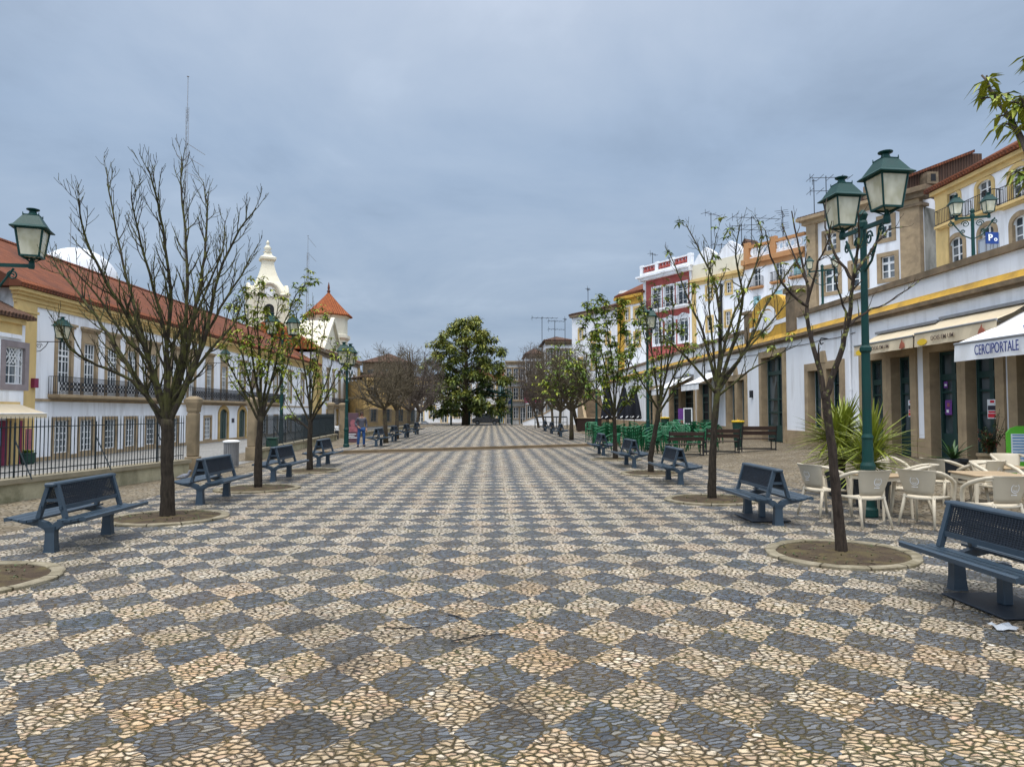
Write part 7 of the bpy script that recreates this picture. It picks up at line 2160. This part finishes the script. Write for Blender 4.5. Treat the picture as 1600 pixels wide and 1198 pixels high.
r = thing('glass_screen', 'grey glass screen behind the terrace parapet under the parking sign', 'screen', (15.0, p0.y, 4.85), -pi / 2)
Ls = p0.y - p1.y; hs = at_x(1530, 376, 15).z - 4.85
mb = MB(); mb.box(0, Ls, -.01, .01, .1, hs); mb.build('pane', mat('grey_frosted_glass', (.36, .40, .44), .2, .08, 2), r)
mb = MB()
for f in (0, .4, .75, 1): mb.bar((Ls * f, 0, 0), (Ls * f, 0, hs + .02), .05)
mb.bar((0, 0, hs), (Ls, 0, hs), .04); mb.build('frame', MT['metal'], r)
# blue signs far right and thin posts
for lab, px, py, Y, w_, h in [('tall narrow blue and white sign board on the white wall at the far end', 880, 622, 84, .5, 1.1), ('blue square parking sign on a post beside the far pergola', 795, 625, 90, .75, .95)]:
    p = at_y(px, py, Y); r = thing('road_sign', lab, 'sign', (p.x, Y, 0), 0, 'blue signs at the far end')
    mb = MB(); mb.rbox(-w_ / 2, w_ / 2, -.03, .03, p.z - h / 2, p.z + h / 2, .01); pl_ = mb.build('plate', MT['signblue'], r)
    mb = MB(); mb.tube([(0, .06, 0), (0, .06, p.z + h / 2)], .04, 6); mb.build('post', MT['metal'], r)
    if 'square' in lab: text('P', .8, MT['signwhite'], pl_, Matrix.Translation((0, -.045, p.z)) @ Matrix.Rotation(pi / 2, 4, 'X'), bold=.02)
    else:
        mb = MB(); mb.box(-.12, .12, -.04, -.032, p.z - .2, p.z + .3); mb.build('symbol', MT['signwhite'], pl_)
# horizontal rail at the upper right end
p0 = at_y(836, 650, 70); p1 = at_y(886, 650, 70)
r = thing('guard_rail', 'dark tubular guard rail at the far right of the upper level', 'rail', (p0.x, 70, UPZ))
Lr = p1.x - p0.x
mb = MB()
for f in (0, .33, .67, 1): mb.bar((Lr * f, 0, 0), (Lr * f, 0, 1.15), .08)
mb.bar((0, 0, 1.15), (Lr, 0, 1.15), .08, .12); mb.bar((0, 0, .6), (Lr, 0, .6), .05); mb.build('bars', MT['fence_iron'], r)
# low wooden counter near the stair
p = at_y(920, 652, 62)
r = thing('kiosk_counter', 'low brown wooden counter near the terrace end', 'counter', (p.x, 62, hz(p.x)), 0)
mb = MB(); mb.rbox(-1.1, 1.1, -.35, .35, 0, 1.1, .02); mb.build('body', MT['wood'], r)
mb = MB(); mb.rbox(-1.2, 1.2, -.42, .42, 1.1, 1.17, .01); mb.build('top', MT['tabletop'], r)

# ------------------------------------------------------------------ pergola at the end of the square, and parked cars
Yp = 87.0
def PX(px, py): return at_y(px, py, Yp)
o = PX(752, 660); 
r = thing('pergola', 'dark green metal pergola with curved and pointed roofs at the end of the square', 'pergola', (o.x, Yp, UPZ), 0)
def pl(px, py, dy=0.0): q = PX(px, py); return (q.x - o.x, dy, q.z - UPZ)
for px in (704, 733, 781, 800):
    zt_ = pl(px, 620)[2]
    for dy in (0, 2.2): mb = MB(); mb.tube([(pl(px, 660)[0], dy, -.1), (pl(px, 660)[0], dy, zt_)], .07, 6); mb.build('post', MT['lampgreen'], r)
mb = MB()
for dy in (0, 2.2):
    mb.tube([pl(700, 622, dy), pl(708, 619, dy), pl(718, 611, dy), pl(724, 615, dy), pl(733, 613, dy), pl(744, 607, dy), pl(755, 605, dy), pl(764, 609, dy), pl(775, 613, dy), pl(790, 614, dy)], .09, 6)
    mb.tube([pl(778, 616, dy), pl(790, 608, dy), pl(801, 615, dy)], .08, 6); mb.tube([pl(700, 622, dy), pl(733, 620, dy), pl(781, 618, dy), pl(801, 618, dy)], .06, 6)
mb.build('beam', MT['lampgreen'], r)
mb = MB()
ctl = [pl(700, 622), pl(708, 619), pl(718, 611), pl(724, 615), pl(733, 613), pl(744, 607), pl(755, 605), pl(764, 609), pl(775, 613), pl(790, 614)]
for a, c in zip(ctl, ctl[1:]): mb.add([(a[0], 0, a[2] + .1), (c[0], 0, c[2] + .1), (c[0], 2.2, c[2] + .1), (a[0], 2.2, a[2] + .1)], [(0, 1, 2, 3)])
mb.build('roof', MT['lampgreen'], r)
def car(label, px0, px1, Y, m, kind='suv'):
    a = at_y(px0, 658, Y); c = at_y(px1, 658, Y); L = c.x - a.x; k = L / 4.2
    r = thing('parked_car', label, 'car', ((a.x + c.x) / 2, Y, .02), 0, 'parked cars at the far end'); r.scale = (k, k, k)
    pr = [(-2.1, .35), (-2.12, .75), (-2.0, .95), (-1.75, 1.0), (-1.35, 1.5), (-.9, 1.62), (.5, 1.62), (.9, 1.5), (1.25, 1.05), (1.9, .92), (2.1, .75), (2.12, .4), (1.95, .28), (-1.95, .28)]
    mb = MB(); mb.prism_y(pr, -.82, .82); mb.build('body', m, r)
    for s in (-1, 1):
        mb = MB(); y = s * .83
        for q_ in ([(-1.3, 1.05), (-.4, 1.05), (-.4, 1.5), (-1.05, 1.45)], [(-.3, 1.05), (.35, 1.05), (.35, 1.5), (-.3, 1.5)], [(.45, 1.05), (1.12, 1.05), (.82, 1.42), (.45, 1.5)]):
            mb.add([(x, y, z) for x, z in q_], [(0, 1, 2, 3)])
        mb.build('window', MT['carglass'], r)
        for x in (-1.3, 1.3):
            mb = MB(); mm = Matrix.Translation((x, s * .78, .33)) @ Matrix.Rotation(pi / 2, 4, 'X'); sub = MB(); sub.lathe([(.33, -.1), (.33, .1)], 18); mb.add([mm @ Vector(q_) for q_ in sub.v], sub.f); wl = mb.build('wheel', MT['rubber'], r)
            mb = MB(); sub = MB(); sub.lathe([(.2, -.115), (.2, .115)], 12); mb.add([mm @ Vector(q_) for q_ in sub.v], sub.f); mb.build('rim', MT['metal'], wl)
    for x, mm_ in ((2.13, 'signwhite'), (-2.13, 'redprint')):
        for s in (-.6, .6):
            mb = MB(); mb.box(min(x, x * .985), max(x, x * .985), s - .14, s + .14, .66, .8); mb.build('headlight' if x > 0 else 'tail_light', MT[mm_], r)
car('dark blue parked car behind the pergola', 738, 781, 94.5, MT['carpaint'])
car('silver parked car at the left, behind the end of the bare trees', 657, 670, 99.5, MT['silvercar'])
scene.render.engine = 'CYCLES'
scene.cycles.use_denoising = True
scene.cycles.max_bounces = 6
